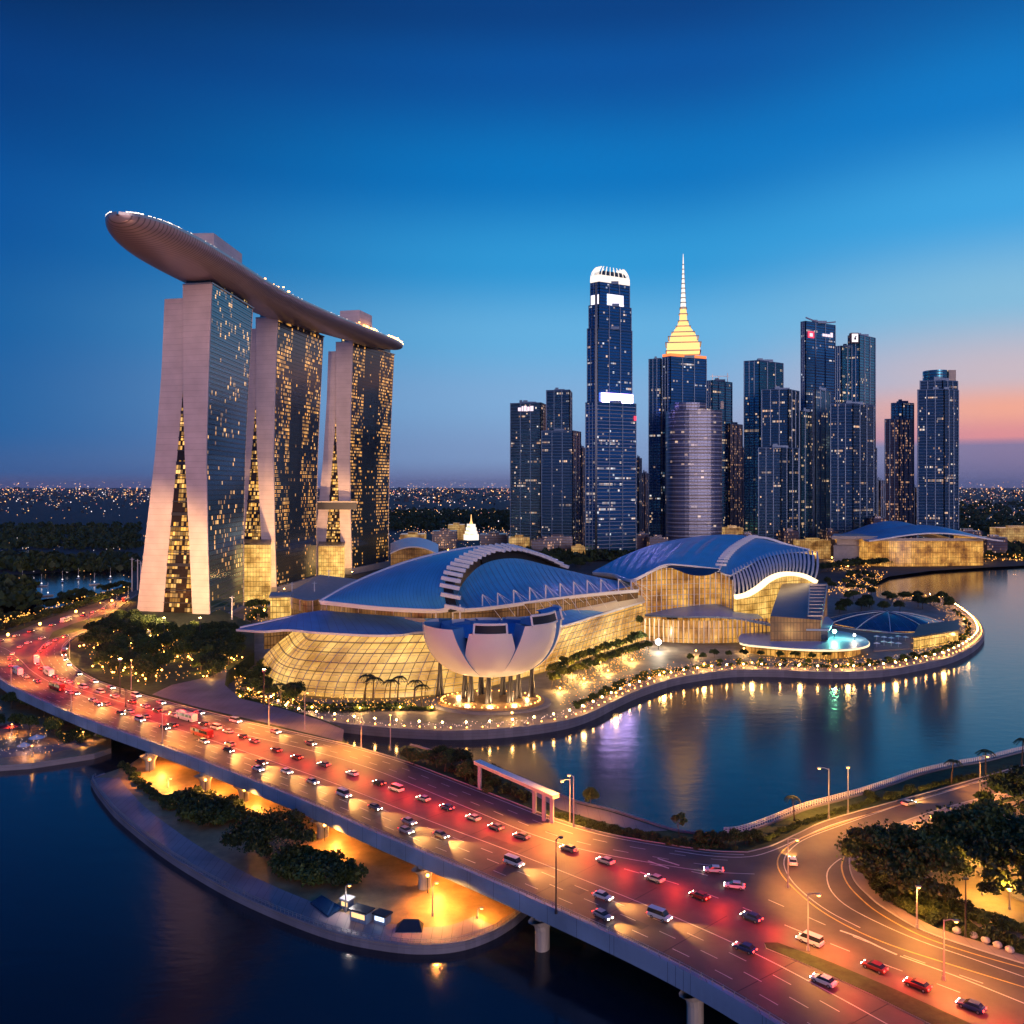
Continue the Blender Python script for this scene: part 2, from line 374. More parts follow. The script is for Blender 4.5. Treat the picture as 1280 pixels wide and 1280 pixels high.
M['rooflight'] = mat('pale_blue_roof', (.22, .36, .58), .4, .1, noise=(.08, .15))
M['soffit'] = mat('soffit', (.50, .44, .38), .6)
M['black'] = mat('black_and_gap_shade', (.012, .014, .02), .6)  # plain black; also paints the shade in the spine gap
M['grass'] = mat('grass', (.035, .06, .018), .9, noise=(.35, .5), bump=.5)
M['soil'] = mat('ground', (.05, .045, .04), .9, noise=(.05, .4))
M['pave'] = stripemat('pink_paving', (.24, .19, .18), (.17, .13, .13), 3, .12, .6, noise=.25)
M['walk'] = stripemat('rosy_walk_paving', (.34, .25, .26), (.20, .15, .16), 2.2, .14, .55, noise=.3); M['quay'] = stripemat('quay_stone', (.20, .20, .25), (.13, .13, .17), 1.2, .1, .7, axis=1, noise=.25)
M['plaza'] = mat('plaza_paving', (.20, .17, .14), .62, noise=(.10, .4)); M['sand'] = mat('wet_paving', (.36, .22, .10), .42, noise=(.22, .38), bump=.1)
M['leaf'] = leafmat('leaves', (.055, .085, .022)); M['leafdark'] = leafmat('dark_leaves', (.028, .05, .018)); M['leafyel'] = leafmat('yellow_green_leaves', (.11, .12, .02))
M['bark'] = mat('bark', (.09, .065, .045), .9, noise=(1.5, .3, (1, 1, .2)))
M['amber'] = glow('amber_lamp', (1, .40, .06), 20); M['warm'] = glow('warm_lamp', (1, .48, .12), 130); M['whitelamp'] = glow('white_lamp', (1, .92, .85), 22)
M['red'] = glow('red_lamp', (1, .03, .02), 14, 'AUTO'); M['head'] = glow('headlamp', (1, .86, .62), 30, 'AUTO')
M['farwarm'] = glow('far_warm_lights', (1, .46, .16), 3.2, 'NONE'); M['farwhite'] = glow('far_white_lights', (.95, .80, .8), 1.8, 'NONE'); M['farred'] = glow('far_rosy_lights', (1, .35, .25), 2.2, 'NONE'); M['fargold'] = glow('far_gold_lights', (1, .5, .12), 2.6, 'NONE')
M['mullion'] = mat('mullion', (.55, .48, .42), .4, .3)
M['glassdark'] = mat('dark_glass', (.02, .04, .08), .12, .5)
def water_mat():
    m = mat('water', (.001, .011, .022), .14, spec=.5); q = NT(m); q.b.inputs['IOR'].default_value = 1.6
    tcn = q.n('ShaderNodeTexCoord'); hs = None
    for scl, s_, w in ((.10, (1, 1.8, 1), 1.0), (.55, (.8, 1.6, 1), .22), (2.2, (1, 1, 1), .05)):
        mp = q.n('ShaderNodeMapping'); mp.inputs['Scale'].default_value = s_; q.lk(tcn.outputs['Object'], mp.inputs[0])
        nz = q.n('ShaderNodeTexNoise'); nz.inputs['Scale'].default_value = scl; nz.inputs['Detail'].default_value = 2; q.lk(mp.outputs[0], nz.inputs['Vector'])
        h = q.m('MULTIPLY', nz.outputs['Fac'], w); hs = h if hs is None else q.m('ADD', hs, h)
    bp = q.n('ShaderNodeBump'); bp.inputs['Strength'].default_value = .055; bp.inputs['Distance'].default_value = 1.0; q.lk(hs, bp.inputs['Height']); q.lk(bp.outputs[0], q.b.inputs['Normal'])
    return m
M['signred2'] = glow('red_band_light', (1, .22, .06), 1.5, 'AUTO'); M['arcglow'] = glow('arc_light', (1, .70, .36), 2.6, 'FRONT'); M['slope'] = stripemat('bronze_roof_panels', (.16, .14, .17), (.08, .07, .09), 2.5, .3, .35, .4, axis=1, noise=.15); M['domeglass'] = stripemat('dark_blue_roof_glass', (.02, .07, .16), (.05, .12, .22), 6, .5, .2, .5, noise=.3)
M['farcity'] = winmat('far_city_windows', 30, 14, .10, (1, .5, .25), s=1.2, base=(.02, .03, .06), frame=(.01, .015, .03), metal=0, rough=.6, fw=.7, fh=.6, cl=.3); M['lowgold'] = hallmat('low_gold_wall', 3, 4, (1, .36, .06), (1, .6, .2), .55, ns=.06, dark=.15)
M['water'] = water_mat(); M['skylamp'] = glow('deck_lamp', (1, .8, .62), 5, 'NONE'); M['decklit'] = winmat('deck_restaurant_glass', 3, 2.5, .7, (1, .35, .12), s=1.5)
def lamp(loc, power, color, r=.5, typ='POINT', target=None, size=90, parent=None, name='lamp_light', blend=.6):
    ld = bpy.data.lights.new(name, typ); ld.energy = power; ld.color = color
    if typ != 'SUN': ld.shadow_soft_size = r
    if typ == 'SPOT': ld.spot_size = radians(size); ld.spot_blend = blend
    o = bpy.data.objects.new(name, ld); col.objects.link(o); o.location = loc
    if target is not None: o.rotation_euler = (Vector(target) - Vector(loc)).to_track_quat('-Z', 'Y').to_euler()
    if parent is not None: o.parent = parent
    return o
SOD = (1, .36, .06)
# ================================================================== SETTING
DZ = 10.0
mb = MB(); mb.flat([(-45000, -600), (45000, -600), (45000, 70000), (-45000, 70000)], 0); tag(mb.build('water', M['water']), kind='structure')
# far land behind the bay, from shore to horizon
shore = GP([(-900, 812), (-400, 792), (-150, 778), (0, 766), (60, 757), (110, 747), (160, 738)], 3)
far = MB(); far.flat([(-3200, 1000), (-420, 840), (-300, 760), (-60, 800), (200, 850), (325, 840)] + [tuple(p)[:2] for p in GP([(1092, 733), (1092, 728), (1112, 720), (1165, 713), (1230, 709), (1290, 706), (1500, 700), (2300, 690)], 3)] + [(60000, 30000), (40000, 60000), (-40000, 60000), (-60000, 20000)], 2.6)
tag(far.build('far_ground', M['soil']), kind='structure')
# water reaches behind the highway on the left
for poly in ([(-500, 700), (-60, 688), (30, 688), (66, 690), (40, 699), (-40, 706), (-500, 722)], [(-700, 745), (-60, 722), (60, 716), (165, 706), (165, 728), (120, 745), (60, 748), (-20, 764), (-700, 800)]):
    mb = MB(); mb.flat(GP(poly, 2.75), 2.75); tag(mb.build('lagoon_water', M['water']), kind='structure')
# the island with the halls
isl = GP([(330, 880), (352, 893), (380, 899), (430, 906), (480, 911), (530, 914), (570, 915), (620, 913), (670, 908), (710, 901), (742, 890), (770, 876), (800, 863), (840, 850), (880, 843), (920, 839), (970, 839), (1020, 841), (1070, 841), (1110, 838), (1150, 831), (1185, 823), (1210, 812), (1224, 801), (1229, 791), (1222, 777), (1206, 764), (1190, 754), (1175, 748), (1150, 746), (1120, 748), (1098, 747), (1095, 737)], 3)
ISL = smooth(isl, 5)
poly = [tuple(p)[:2] for p in ISL] + [(325, 870), (200, 900), (-260, 900), (-330, 700), (-300, 560)]
mb = MB(); mb.prism(poly, -2, 3, 0, 0); tag(mb.build('island_ground', M['plaza']), kind='structure')
edge = ISL[:-8]
mb = MB(); mb.wall(edge, 1.4, -1, 3.75); tag(mb.build('quay_wall', M['quay']), 'dark curved stone quay wall around the island with the blue roofed halls', 'quay wall')
mb = MB(); mb.ribbon(offset(edge, 6.4), 11, 3.03); tag(mb.build('promenade', M['pave']), kind='structure')
# raised park ground beside the curve of the highway
PARK = GP([(172, 741), (150, 760), (118, 784), (92, 798), (80, 812), (90, 830), (120, 848), (165, 862), (235, 882), (330, 905), (432, 930), (425, 908), (385, 893), (345, 882), (300, 873), (280, 860), (286, 838), (318, 815), (318, 780), (250, 752)], 9.8)
mb = MB(); mb.prism(PARK, 0, 9.8, 0, 0); tag(mb.build('park_ground', M['grass']), kind='structure')
mb = MB(); mb.flat(GP([(190, 868), (215, 856), (262, 846), (284, 836), (281, 856), (300, 873), (350, 885), (400, 900), (430, 912), (428, 927), (330, 903), (240, 882)], 9.86), 9.86); tag(mb.build('forecourt', M['pave']), kind='structure')
mb = MB(); mb.flat(GP([(-400, 868), (-120, 822), (0, 790), (70, 766), (110, 752), (172, 737), (172, 744), (118, 762), (60, 780), (0, 804), (-80, 845), (-300, 900)], 9.7), 9.7); tag(mb.build('roadside_bank', M['grass']), kind='structure')
# right bank
BANKW = GP([(498, 936), (512, 932), (560, 946), (640, 970), (700, 995), (722, 1004), (760, 1013), (792, 1023), (835, 1037), (863, 1042), (900, 1044), (925, 1043), (947, 1037), (978, 1025), (1008, 1013), (1045, 1003), (1078, 994), (1115, 982), (1149, 970), (1190, 960), (1235, 952), (1290, 938), (1400, 914), (1700, 872)], 9.8)
BW = smooth(BANKW, 4)
FB = smooth(GP([(500, 952), (560, 977), (640, 1009), (700, 1034), (760, 1053), (840, 1067)], 9.8), 4)
poly = [tuple(p)[:2] for p in BW] + [(430, 90), (100, 90), (74, 140), (58, 190)] + [tuple(p)[:2] for p in FB[::-1]]
mb = MB(); mb.prism(poly, -2, 9.8, 1, 0); tag(mb.build('embankment', [M['grass'], M['quay']]), kind='structure')
mb = MB(); mb.wall(offset(BW[4:], .4), .7, -1, 10.3); tag(mb.build('river_wall', M['quay']), 'grey stone river wall holding the planted bank on the bay side', 'river wall')
mb = MB(); mb.flat(GP([(690, 986), (722, 1005), (760, 1014), (792, 1024), (835, 1038), (800, 1040), (752, 1027), (700, 1012), (672, 996), (655, 985)], 9.86), 9.86); tag(mb.build('footpath', M['pave']), kind='structure')
# highway deck
NEAR = smooth(GP([(-420, 862), (-160, 822), (-50, 812), (-22, 826), (-8, 842), (10, 856), (35, 869), (110, 901), (200, 933), (300, 971), (380, 1003), (480, 1047), (590, 1093), (700, 1141), (800, 1187), (880, 1228), (960, 1275), (1080, 1350)], DZ), 6)
FARE = smooth(GP([(172, 743), (150, 758), (118, 783), (92, 797), (80, 811), (90, 831), (120, 850), (165, 865), (235, 884), (330, 907), (430, 930), (500, 950), (560, 972), (640, 1003), (700, 1026), (760, 1043), (840, 1057), (890, 1064), (935, 1066)], DZ), 6)
JU = smooth(GP([(935, 1066), (965, 1058), (1000, 1042), (1036, 1026), (1102, 1007), (1172, 988), (1232, 971), (1300, 952), (1420, 925)], DZ), 5)
JD = smooth(GP([(1420, 955), (1300, 980), (1200, 1004), (1130, 1026), (1085, 1046), (1064, 1062), (1060, 1080), (1066, 1100), (1082, 1118), (1104, 1136), (1150, 1163), (1210, 1184), (1290, 1209), (1420, 1250), (1600, 1330)], DZ), 5)
top_edge = smooth(GP([(-420, 840), (-120, 806), (0, 795), (60, 773), (110, 757), (172, 737)], DZ), 4)
poly = [tuple(p)[:2] for p in NEAR] + [(90, 110), (330, 110)] + [tuple(p)[:2] for p in JD[::-1]] + [tuple(p)[:2] for p in JU[::-1]] + [tuple(p)[:2] for p in FARE[::-1][1:]] + [tuple(p)[:2] for p in top_edge[::-1]]
mb = MB(); mb.prism(poly, 8.6, DZ, 1, 0, bot=True); tag(mb.build('highway', [M['asphalt'], M['beam']]), kind='structure')
# bridge: beam, parapet, rail, piers
PN = [p for p in NEAR if p.x > -320 and p.y > 100]
br = thing('road_bridge', (PN[0].x, PN[0].y, 0), 'long curved concrete road bridge with a pale blue edge beam over the dark water', 'bridge')
b1 = MB(); b1.wall(offset(PN, -.5), .9, 7.0, 10.9); b1.build('edge_beam', M['beam'], br)
b1 = MB(); b1.wall(offset(PN, 5), 1.6, 6.8, 8.6); b1.wall(offset(PN, 13), 1.6, 6.8, 8.6); b1.wall(offset(PN, 22), 1.6, 6.8, 8.6); b1.build('girder', M['pier'], br)
b1 = MB(); pr = offset(PN, -.5)
for zz in (11.35, 11.75): b1.wall([Vector((p.x, p.y, zz)) for p in pr], .10, zz, zz + .10)
b1.build('railing', M['steel'], br)
b1 = MB()
for p in arclen(pr, 210): b1.box((p.x, p.y, 11.4), (.14, .14, 1.0))
o = b1.build('railing_posts', M['steel'], br); o['kind'] = 'stuff'
o.name = 'railing_post'
PIERS = [(120, 925, 0), (188, 962, 1.5), (257, 988, 1.5), (305, 1001, 1.5), (404, 1046, 1.5), (531, 1110, 1.5), (678, 1186, 0), (869, 1283, 0)]
for i, (px, py, z) in enumerate(PIERS):
    c = G(px, py, z); j = min(range(len(PN)), key=lambda k: (PN[k] - Vector((c.x, c.y, DZ))).length); t = (PN[min(j + 1, len(PN) - 1)] - PN[j - 1]); t.z = 0; t.normalize(); nn = Vector((-t.y, t.x, 0))
    b2 = MB(); rows = []
    for z_, k in ((-3, 1), (0, 1), (4.2, 1), (5.4, 1.25), (6.2, 1.8), (6.8, 2.4)):
        rows.append([Vector((c.x, c.y, z_)) + t * cos(a) * 1.45 * (1 + (k - 1) * .25) + nn * sin(a) * 1.7 * k for a in [2 * pi * q / 14 for q in range(14)]])
    b2.grid(rows, closed=True)
    p_ = b2.build('pier', M['pier'], br)
    b2 = MB(); b2.grid([[v + nn * 17 for v in r] for r in rows], closed=True); b2.build('rear_column', M['pier'], p_)
    b2 = MB(); b2.bar(c - nn * 1.5 + Vector((0, 0, 7.0 - c.z)), c + nn * 21 + Vector((0, 0, 7.0 - c.z)), 1.6, 1.0); b2.build('crosshead', M['pier'], p_)
# road markings, kept as sheets just above the asphalt
mk = MB(); my = MB()
def line(pix, w=.22, m=None, dash=None):
    pts = resample(smooth(GP(pix, DZ + .012), 8), 2.0)
    (m or mk)
    if dash:
        k = 0
        while k < len(pts) - 3:
            (m or mk).ribbon([p.copy() for p in pts[k:k + dash[0] + 1]], w, DZ + .012); k += dash[0] + dash[1]
    else: (m or mk).ribbon(pts, w, DZ + .012)
base_n = [p for p in arclen(NEAR, 260) if p.x > -330]
for d, w, dash in ((1.3, .30, 0), (4.9, .2, (2, 3)), (8.5, .2, (2, 3)), (12.0, .2, (2, 3)), (15.6, .25, 0)):
    pts = resample(offset(base_n, d), 2.0)
    if dash:
        k = 0
        while k < len(pts) - 3: mk.ribbon([p.copy() for p in pts[k:k + dash[0] + 1]], w, DZ + .012); k += dash[0] + dash[1]
    else: mk.ribbon(pts, w, DZ + .012)
base_f = [p for p in arclen(FARE, 200)]
for d, w, dash in ((-1.2, .28, 0), (-4.8, .2, (2, 3)), (-8.4, .2, (2, 3)), (-12, .25, 0)):
    pts = resample(offset(base_f, d), 2.0)
    if dash:
        k = 0
        while k < len(pts) - 3: mk.ribbon([p.copy() for p in pts[k:k + dash[0] + 1]], w, DZ + .012); k += dash[0] + dash[1]
    else: mk.ribbon(pts, w, DZ + .012)
J1 = [(1290, 958), (1232, 975), (1172, 993), (1102, 1013), (1040, 1031), (1000, 1048), (966, 1063), (935, 1071), (890, 1070), (840, 1063)]
line(J1, .35)
line([(1290, 962), (1200, 984), (1130, 1004), (1060, 1026), (1010, 1044), (985, 1058), (973, 1072), (974, 1088), (990, 1108), (1020, 1134), (1060, 1158), (1110, 1180), (1180, 1203), (1300, 1240)], .35, my)
line([(1262, 965), (1190, 986), (1120, 1008), (1050, 1032), (1008, 1048), (988, 1062), (980, 1076), (984, 1092), (1000, 1112), (1034, 1138), (1080, 1162)], .25)
line([(1290, 1213), (1210, 1190), (1150, 1169), (1100, 1142), (1076, 1123), (1059, 1104), (1052, 1084), (1056, 1068)], .35, my)
line([(1056, 1070), (1044, 1078), (1035, 1088), (1034, 1100), (1040, 1115), (1058, 1132), (1095, 1152), (1150, 1176), (1220, 1200), (1300, 1228)], .28)
line([(812, 1080), (880, 1093), (940, 1116), (1000, 1142), (1060, 1168), (1140, 1198), (1220, 1226), (1320, 1262)], .22, None, (2, 3))
line([(780, 1086), (850, 1106), (920, 1131), (1000, 1164), (1080, 1196), (1180, 1233), (1290, 1275)], .22, None, (2, 3))
line([(1050, 1163), (1075, 1172), (1100, 1184), (1125, 1195)], .5); line([(1125, 1195), (1200, 1222), (1290, 1258)], .3)
for a in [(810, 1076, 838, 1086), (822, 1073, 850, 1082), (800, 1090, 826, 1099)]: line([(a[0], a[1]), (a[2], a[3])], .5)
mk.build('road_markings', M['paint'])['kind'] = 'structure'; my.build('yellow_road_markings', M['yellow_paint'])['kind'] = 'structure'
jn = MB()
for k in range(6, len(base_n) - 4, 7):
    a_, b_ = offset(base_n, .9)[k], offset(base_n, 24)[k]; d_ = (b_ - a_).normalized(); jn.ribbon([Vector((p.x, p.y, DZ + .0085)) for p in (a_, b_)], .22, DZ + .0085)
jn.build('expansion_joints', M['black'])['kind'] = 'structure'
pt_ = MB()
for i_ in range(34):
    c = random.choice(offset(base_n, U(2, 20))[20:]); j = min(range(len(base_n)), key=lambda q: (base_n[q] - c).length); t = (base_n[min(j + 1, len(base_n) - 1)] - base_n[j - 1]).normalized(); n = Vector((-t.y, t.x, 0)); l_, w_2 = U(2, 8), U(.8, 1.7); c = Vector((c.x, c.y, i_ * .0004))
    pt_.quad(c - t * l_ - n * w_2, c + t * l_ - n * w_2, c + t * l_ + n * w_2, c - t * l_ + n * w_2)
pt_.v = [(x, y, DZ + .0045 + z * .2) for x, y, z in pt_.v]
pt_.build('asphalt_patches', mat('asphalt_patch', (.06, .055, .056), .7, noise=(.3, .3)))['kind'] = 'structure'
# medians and kerbs
MED = GP([(955, 1178), (972, 1178), (1040, 1203), (1120, 1237), (1215, 1280), (1330, 1335), (1270, 1335), (1180, 1288), (1090, 1243), (1010, 1206), (958, 1185)], DZ + .15)
mb = MB(); mb.prism(MED, DZ, DZ + .15, 1, 0); tag(mb.build('median_strip', [M['grass'], M['concrete']]), kind='structure')
MEDL = GP([(112, 782), (100, 788), (60, 800), (66, 790), (90, 780), (140, 765), (165, 752), (158, 762)], DZ + .15)
mb = MB(); mb.prism(MEDL, DZ, DZ + .15, 1, 0); tag(mb.build('curve_verge', [M['grass'], M['concrete']]), kind='structure')
mb = MB(); mb.wall(offset(JD, .3), .35, DZ, DZ + .15); mb.wall(offset(JU, .3), .35, DZ, DZ + .15); mb.wall(offset(FARE, .3), .35, DZ, DZ + .15); tag(mb.build('kerb', M['concrete']), kind='structure')
mb = MB(); A = offset(JD, .5); B = offset(JD, 3.6); [setattr(p, 'z', DZ + .14) for p in A + B]; mb.strip(A, B); tag(mb.build('pavement', M['pave']), kind='structure')
mb = MB(); mb.flat(GP([(1120, 1030), (1210, 1012), (1300, 995), (1500, 1000), (1500, 1230), (1300, 1190), (1225, 1160), (1170, 1120), (1130, 1080)], DZ + .02), DZ + .02); tag(mb.build('park_path', M['plaza']), kind='structure')
# near-left ground: quay peninsula and the island under the bridge
pl = GP([(-300, 965), (-40, 958), (0, 957), (40, 954), (80, 948), (118, 942), (139, 935), (139, 922), (130, 905), (150, 890), (150, 860), (-300, 860)], 2)
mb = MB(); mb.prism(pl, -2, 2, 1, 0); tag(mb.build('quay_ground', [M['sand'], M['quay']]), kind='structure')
mb = MB(); mb.flat(GP([(0, 947), (60, 942), (110, 932), (134, 925), (130, 916), (100, 915), (98, 925), (60, 932), (0, 937)], 2.06), 2.06); tag(mb.build('quay_path', M['pave']), kind='structure')
RIM = smooth(GP([(160, 957), (118, 972), (116, 980), (130, 1000), (150, 1022), (200, 1062), (250, 1094), (300, 1121), (360, 1147), (420, 1168), (480, 1180), (530, 1184), (575, 1180), (612, 1168), (640, 1152), (660, 1135)], 1.6), 6)
poly = [tuple(p)[:2] for p in RIM] + [tuple(G(*q)[:2]) for q in ((640, 1085), (560, 1040), (470, 990), (380, 965), (300, 945), (200, 935))]
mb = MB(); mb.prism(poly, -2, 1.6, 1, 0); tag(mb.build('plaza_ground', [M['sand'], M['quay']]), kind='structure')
mb = MB(); mb.wall(offset(RIM[4:], .5), .7, -1, 2.0); 
tag(mb.build('plaza_wall', M['quay']), 'curved blue grey stone wall along the waterside walk under the bridge', 'quay wall')
mb = MB(); ri = resample(RIM[6:-8], 2); w_ = MB(); A = offset(ri, 1.0); Bq = []
for k, p in enumerate(offset(ri, 1.0)):
    pass
Bq = offset(ri, 8.5)
for q in (A, Bq):
    for p in q: p.z = 1.66
mb.strip(A, Bq); tag(mb.build('waterside_walk', M['walk']), kind='structure')
mb = MB(); q = offset(RIM[6:], .5)
for zz in (2.55, 2.95): mb.wall(q, .10, zz, zz + .08)
rl = thing('quay_railing', (q[0].x, q[0].y, 1.6), 'slim metal railing on the curved wall of the waterside walk', 'railing'); mb.build('rail', M['steel'], rl)
mb = MB()
for p in arclen(q, 150): mb.box((p.x, p.y, 2.5), (.10, .10, 1.1))
o = mb.build('post', M['steel'], rl); o['kind'] = 'stuff'
# blurred back of the right bank: railing with pale posts along the water
q = [p for p in offset(BW, 1.6) if p.y < 330]; q = [p for p in q if p.x > 55]
rl = thing('bank_railing', (q[0].x, q[0].y, 9.8), 'pale white railing between the bay and the road on the right bank', 'railing')
mb = MB()
for zz in (10.3, 10.75, 11.15): mb.wall(q, .12, zz, zz + .14)
mb.build('rail', M['white'], rl)
mb = MB()
for p in arclen(q, 190): mb.box((p.x, p.y, 10.5), (.28, .28, 1.5))
o = mb.build('post', M['white'], rl); o['kind'] = 'stuff'
# ================================================================== HOTEL TOWERS
M['facA'] = winmat('hotel_glass_sparse', 2.6, 3.6, .09, (1, .44, .08), s=1.1, base=(.03, .19, .30), frame=(.012, .06, .10), metal=.8, rough=.16, fw=.2, fh=.25, cl=.11, camt=1.0, vary=.8)
FK = dict(s=1.05, base=(.03, .07, .12), frame=(.012, .02, .03), metal=.7, rough=.16, fw=.26, fh=.34, cl=.16, camt=.8, vary=.75)
M['facB'] = winmat('hotel_glass_lit', 2.6, 3.6, .30, (1, .40, .05), **FK)
M['fac2'] = winmat('hotel_glass_middle', 2.6, 3.6, .46, (1, .40, .05), mid=(137 + 36, 137 + 66), low=60, **FK)
M['fac3'] = winmat('hotel_glass_far', 2.6, 3.6, .62, (1, .40, .05), mid=(251 + 30, 251 + 66), low=60, **FK)
M['atrium'] = winmat('atrium_glass', 2.1, 3.4, .6, (1, .44, .06), s=1.2, base=(.03, .02, .015), frame=(.02, .015, .01), metal=.3, rough=.2, fw=.12, fh=.2, cl=.22, camt=.9, vary=.8)
M['hull'] = stripemat('skypark_hull_panels', (.36, .28, .29), (.15, .12, .13), 3.0, .7, .38, .35, axis=0, noise=.06)
def lerp(a, b, t): return a + (b - a) * t
def poly_at(tab, t):
    for (t0, v0), (t1, v1) in zip(tab, tab[1:]):
        if t <= t1:
            k = (t - t0) / (t1 - t0); return lerp(v0, v1, k)
    return tab[-1][1]
# profile across the end wall, t = height 0..1, values as shares of the top width of the right slab (negative = left)
def prof(tab): return lambda t: poly_at(tab, t)
NZ = 26
def hotel(label, near_px, Yn, far_px, Yf, ztop, z0, s, leftw, cat_mat, shift):
    """s = width scale (m per unit), two leaning slabs joined at the top"""
    near = Vector((xat(near_px, Yn), Yn, 0)); farp = Vector((xat(far_px, Yf), Yf, 0)); ud = (farp - near).normalized(); vd = Vector((1, -.22, 0)).normalized()
    root = thing('hotel_tower', (near.x - 20, near.y + 30, z0), label, 'hotel tower', 'three leaning hotel towers')
    re = prof([(0, -1.5), (.25, -3.4), (.5, -4.4), (.75, -2.6), (1, 0)]); rl = prof([(0, -15), (.25, -18), (.5, -21.5), (.7, -23), (1, -23)]); ll = prof([(0, -leftw), (.12, -leftw * .945), (.3, -leftw * .85), (.5, -leftw * .75), (.75, -leftw * .665), (1, -leftw * .62)]); lr = prof([(0, -40), (.2, -35.5), (.4, -30.5), (.6, -25.6), (.7, -23.4), (1, -23.2)])
    ref = prof([(0, 0), (.25, 0), (.5, 1.5), (.75, 4.5), (1, 8)])
    H = ztop - z0
    def pt(fn, t, u, du=0):                         # u 0..1 along the tower
        base = near.lerp(farp, u) + ud * du
        k = fn(t) if u == 0 else (lerp(fn(t), (ref(t) if fn is re else fn(t)), u))
        return Vector((base.x, base.y, 0)) + vd * (k * s) + Vector((0, 0, z0 + H * t))
    pt0 = pt
    ts = [i / NZ for i in range(NZ + 1)]; us = [i / 8 for i in range(9)]; Lm = (farp - near).length
    # right slab
    def slab(fl, fr, name, glassmat, backmat, uvoff, drop=0, back=0):
        b = MB(); pt = lambda fn, t, u, du=0: pt0(fn, t * (1 - drop), u, du + (back if u < .5 else 0))
        b.grid([[pt(fl, t, 0), pt(fr, t, 0)] for t in ts], 0); b.grid([[pt(fr, t, 1), pt(fl, t, 1)] for t in ts], 0)
        b.grid([[pt(fl, 1, u), pt(fr, 1, u)] for u in us][::-1], 0)
        p = b.build(name, M['endwall'], root)
        for nm, fn, d in (('window_front', fr, .45), ('window_back', fl, -.45)):
            g = MB(); g.grid([[pt(fn, t, u) - vd * d for u in us] for t in ts], 0, uv=lambda i, j: (uvoff + us[j] * Lm, z0 + H * ts[i])); g.build(nm.replace('_front', '').replace('_back', ''), glassmat, p)
            # recessed glass is framed by thin floor ledges
            f = MB()
            nf = int(H / 3.6)
            for k in range(1, nf):
                t = k / nf; rows = [pt(fn, t, u) for u in us]
                f.strip([q - vd * d * .2 + Vector((0, 0, -.18)) for q in rows], [q - vd * d * .2 + Vector((0, 0, .18)) for q in rows])
                f.strip([q - vd * d * .2 + Vector((0, 0, .18)) for q in rows], [q - vd * d + Vector((0, 0, .18)) for q in rows])
            f.build('floor_ledge', M['glassdark'], p)['kind'] = 'stuff'
        b = MB()
        for fn in (fl, fr): b.grid([[pt(fn, t, 0), pt(fn, t, 0, 1.6)] for t in ts], 0)
        b.build('end_return', M['endwall'], p)
        return p
    slab(rl, re, 'east_slab', cat_mat, M['facB'], shift)
    slab(ll, lr, 'west_slab', M['facB'], M['facB'], shift + 400, .035, 3.5)
    # atrium between the legs
    g = MB(); tt = [i / 20 * .7 for i in range(21)]
    g.grid([[pt(lr, t, 0, 2.2), pt(rl, t, 0, 2.2)] for t in tt], 0, uv=lambda i, j: ((0 if j == 0 else 25 - 24 * i / 20) + shift, z0 + H * tt[i])); g.build('atrium_glass', M['atrium'], root)
    for k in range(0, 18):
        t = .02 + .68 * k / 18; g = MB(); g.bar(pt(lr, t, 0, 1.5), pt(rl, t, 0, 1.5), .5, .8 if k % 4 else 2.2); g.build('transom', M['darksteel'], root)
    g = MB(); g.bar(pt(lr, .01, 0, 1), pt(rl, .01, 0, 1), 1.0, 4); g.build('door_canopy', M['darksteel'], root)
    # neck under the skypark
    g = MB(); n0 = pt(ll, 1, .04) + vd * 17 * s; n1 = pt(re, 1, .04) - vd * 3 * s; n2 = pt(re, 1, .96) - vd * 3; n3 = pt(ll, 1, .96) + vd * 17 * s
    g.prism([n0, n1, n2, n3], ztop, ztop + 7.5); g.build('roof_neck', M['facneck'], root)
    g = MB(); g.prism([pt(rl, 1, -.003), pt(re, 1, -.003) + vd * .3, pt(re, 1, 1.003) + vd * 1, pt(rl, 1, 1.0)], ztop + .05, ztop + 1.0); g.build('parapet', M['steel'], root)
    # podium foot
    g = MB(); a0 = pt(ll, 0, 0) - ud * 4 - vd * 2; a1 = pt(re, 0, 0) - ud * 4 + vd * 2; a2 = pt(re, 0, 1) + vd * 3 + ud * 2; a3 = pt(ll, 0, 1) - vd * 2 + ud * 2
    g.prism([a0, a1, a2, a3], 0, z0 + 1.2); g.build('podium', M['wallbase'], root)
    return root, pt
M['facneck'] = winmat('neck_glass', 2.6, 3.2, .10, (1, .6, .2), s=1.2, base=(.04, .10, .16), frame=(.02, .04, .06), metal=.6, rough=.2)
T1 = hotel('nearest hotel tower, the tallest, with dark blue glass facade and few lit rooms', 265, 625, 305, 716, 243, 3, 1.0, 62, M['facA'], 0)
T2 = hotel('middle hotel tower with dense amber windows, between the other two towers', 347, 797, 396, 905, 252, 8, .94, 60, M['fac2'], 137)
T3 = hotel('farthest hotel tower with amber windows at both facade edges, next to the domed halls', 441, 983, 486, 1080, 260, 8, .88, 56, M['fac3'], 251)
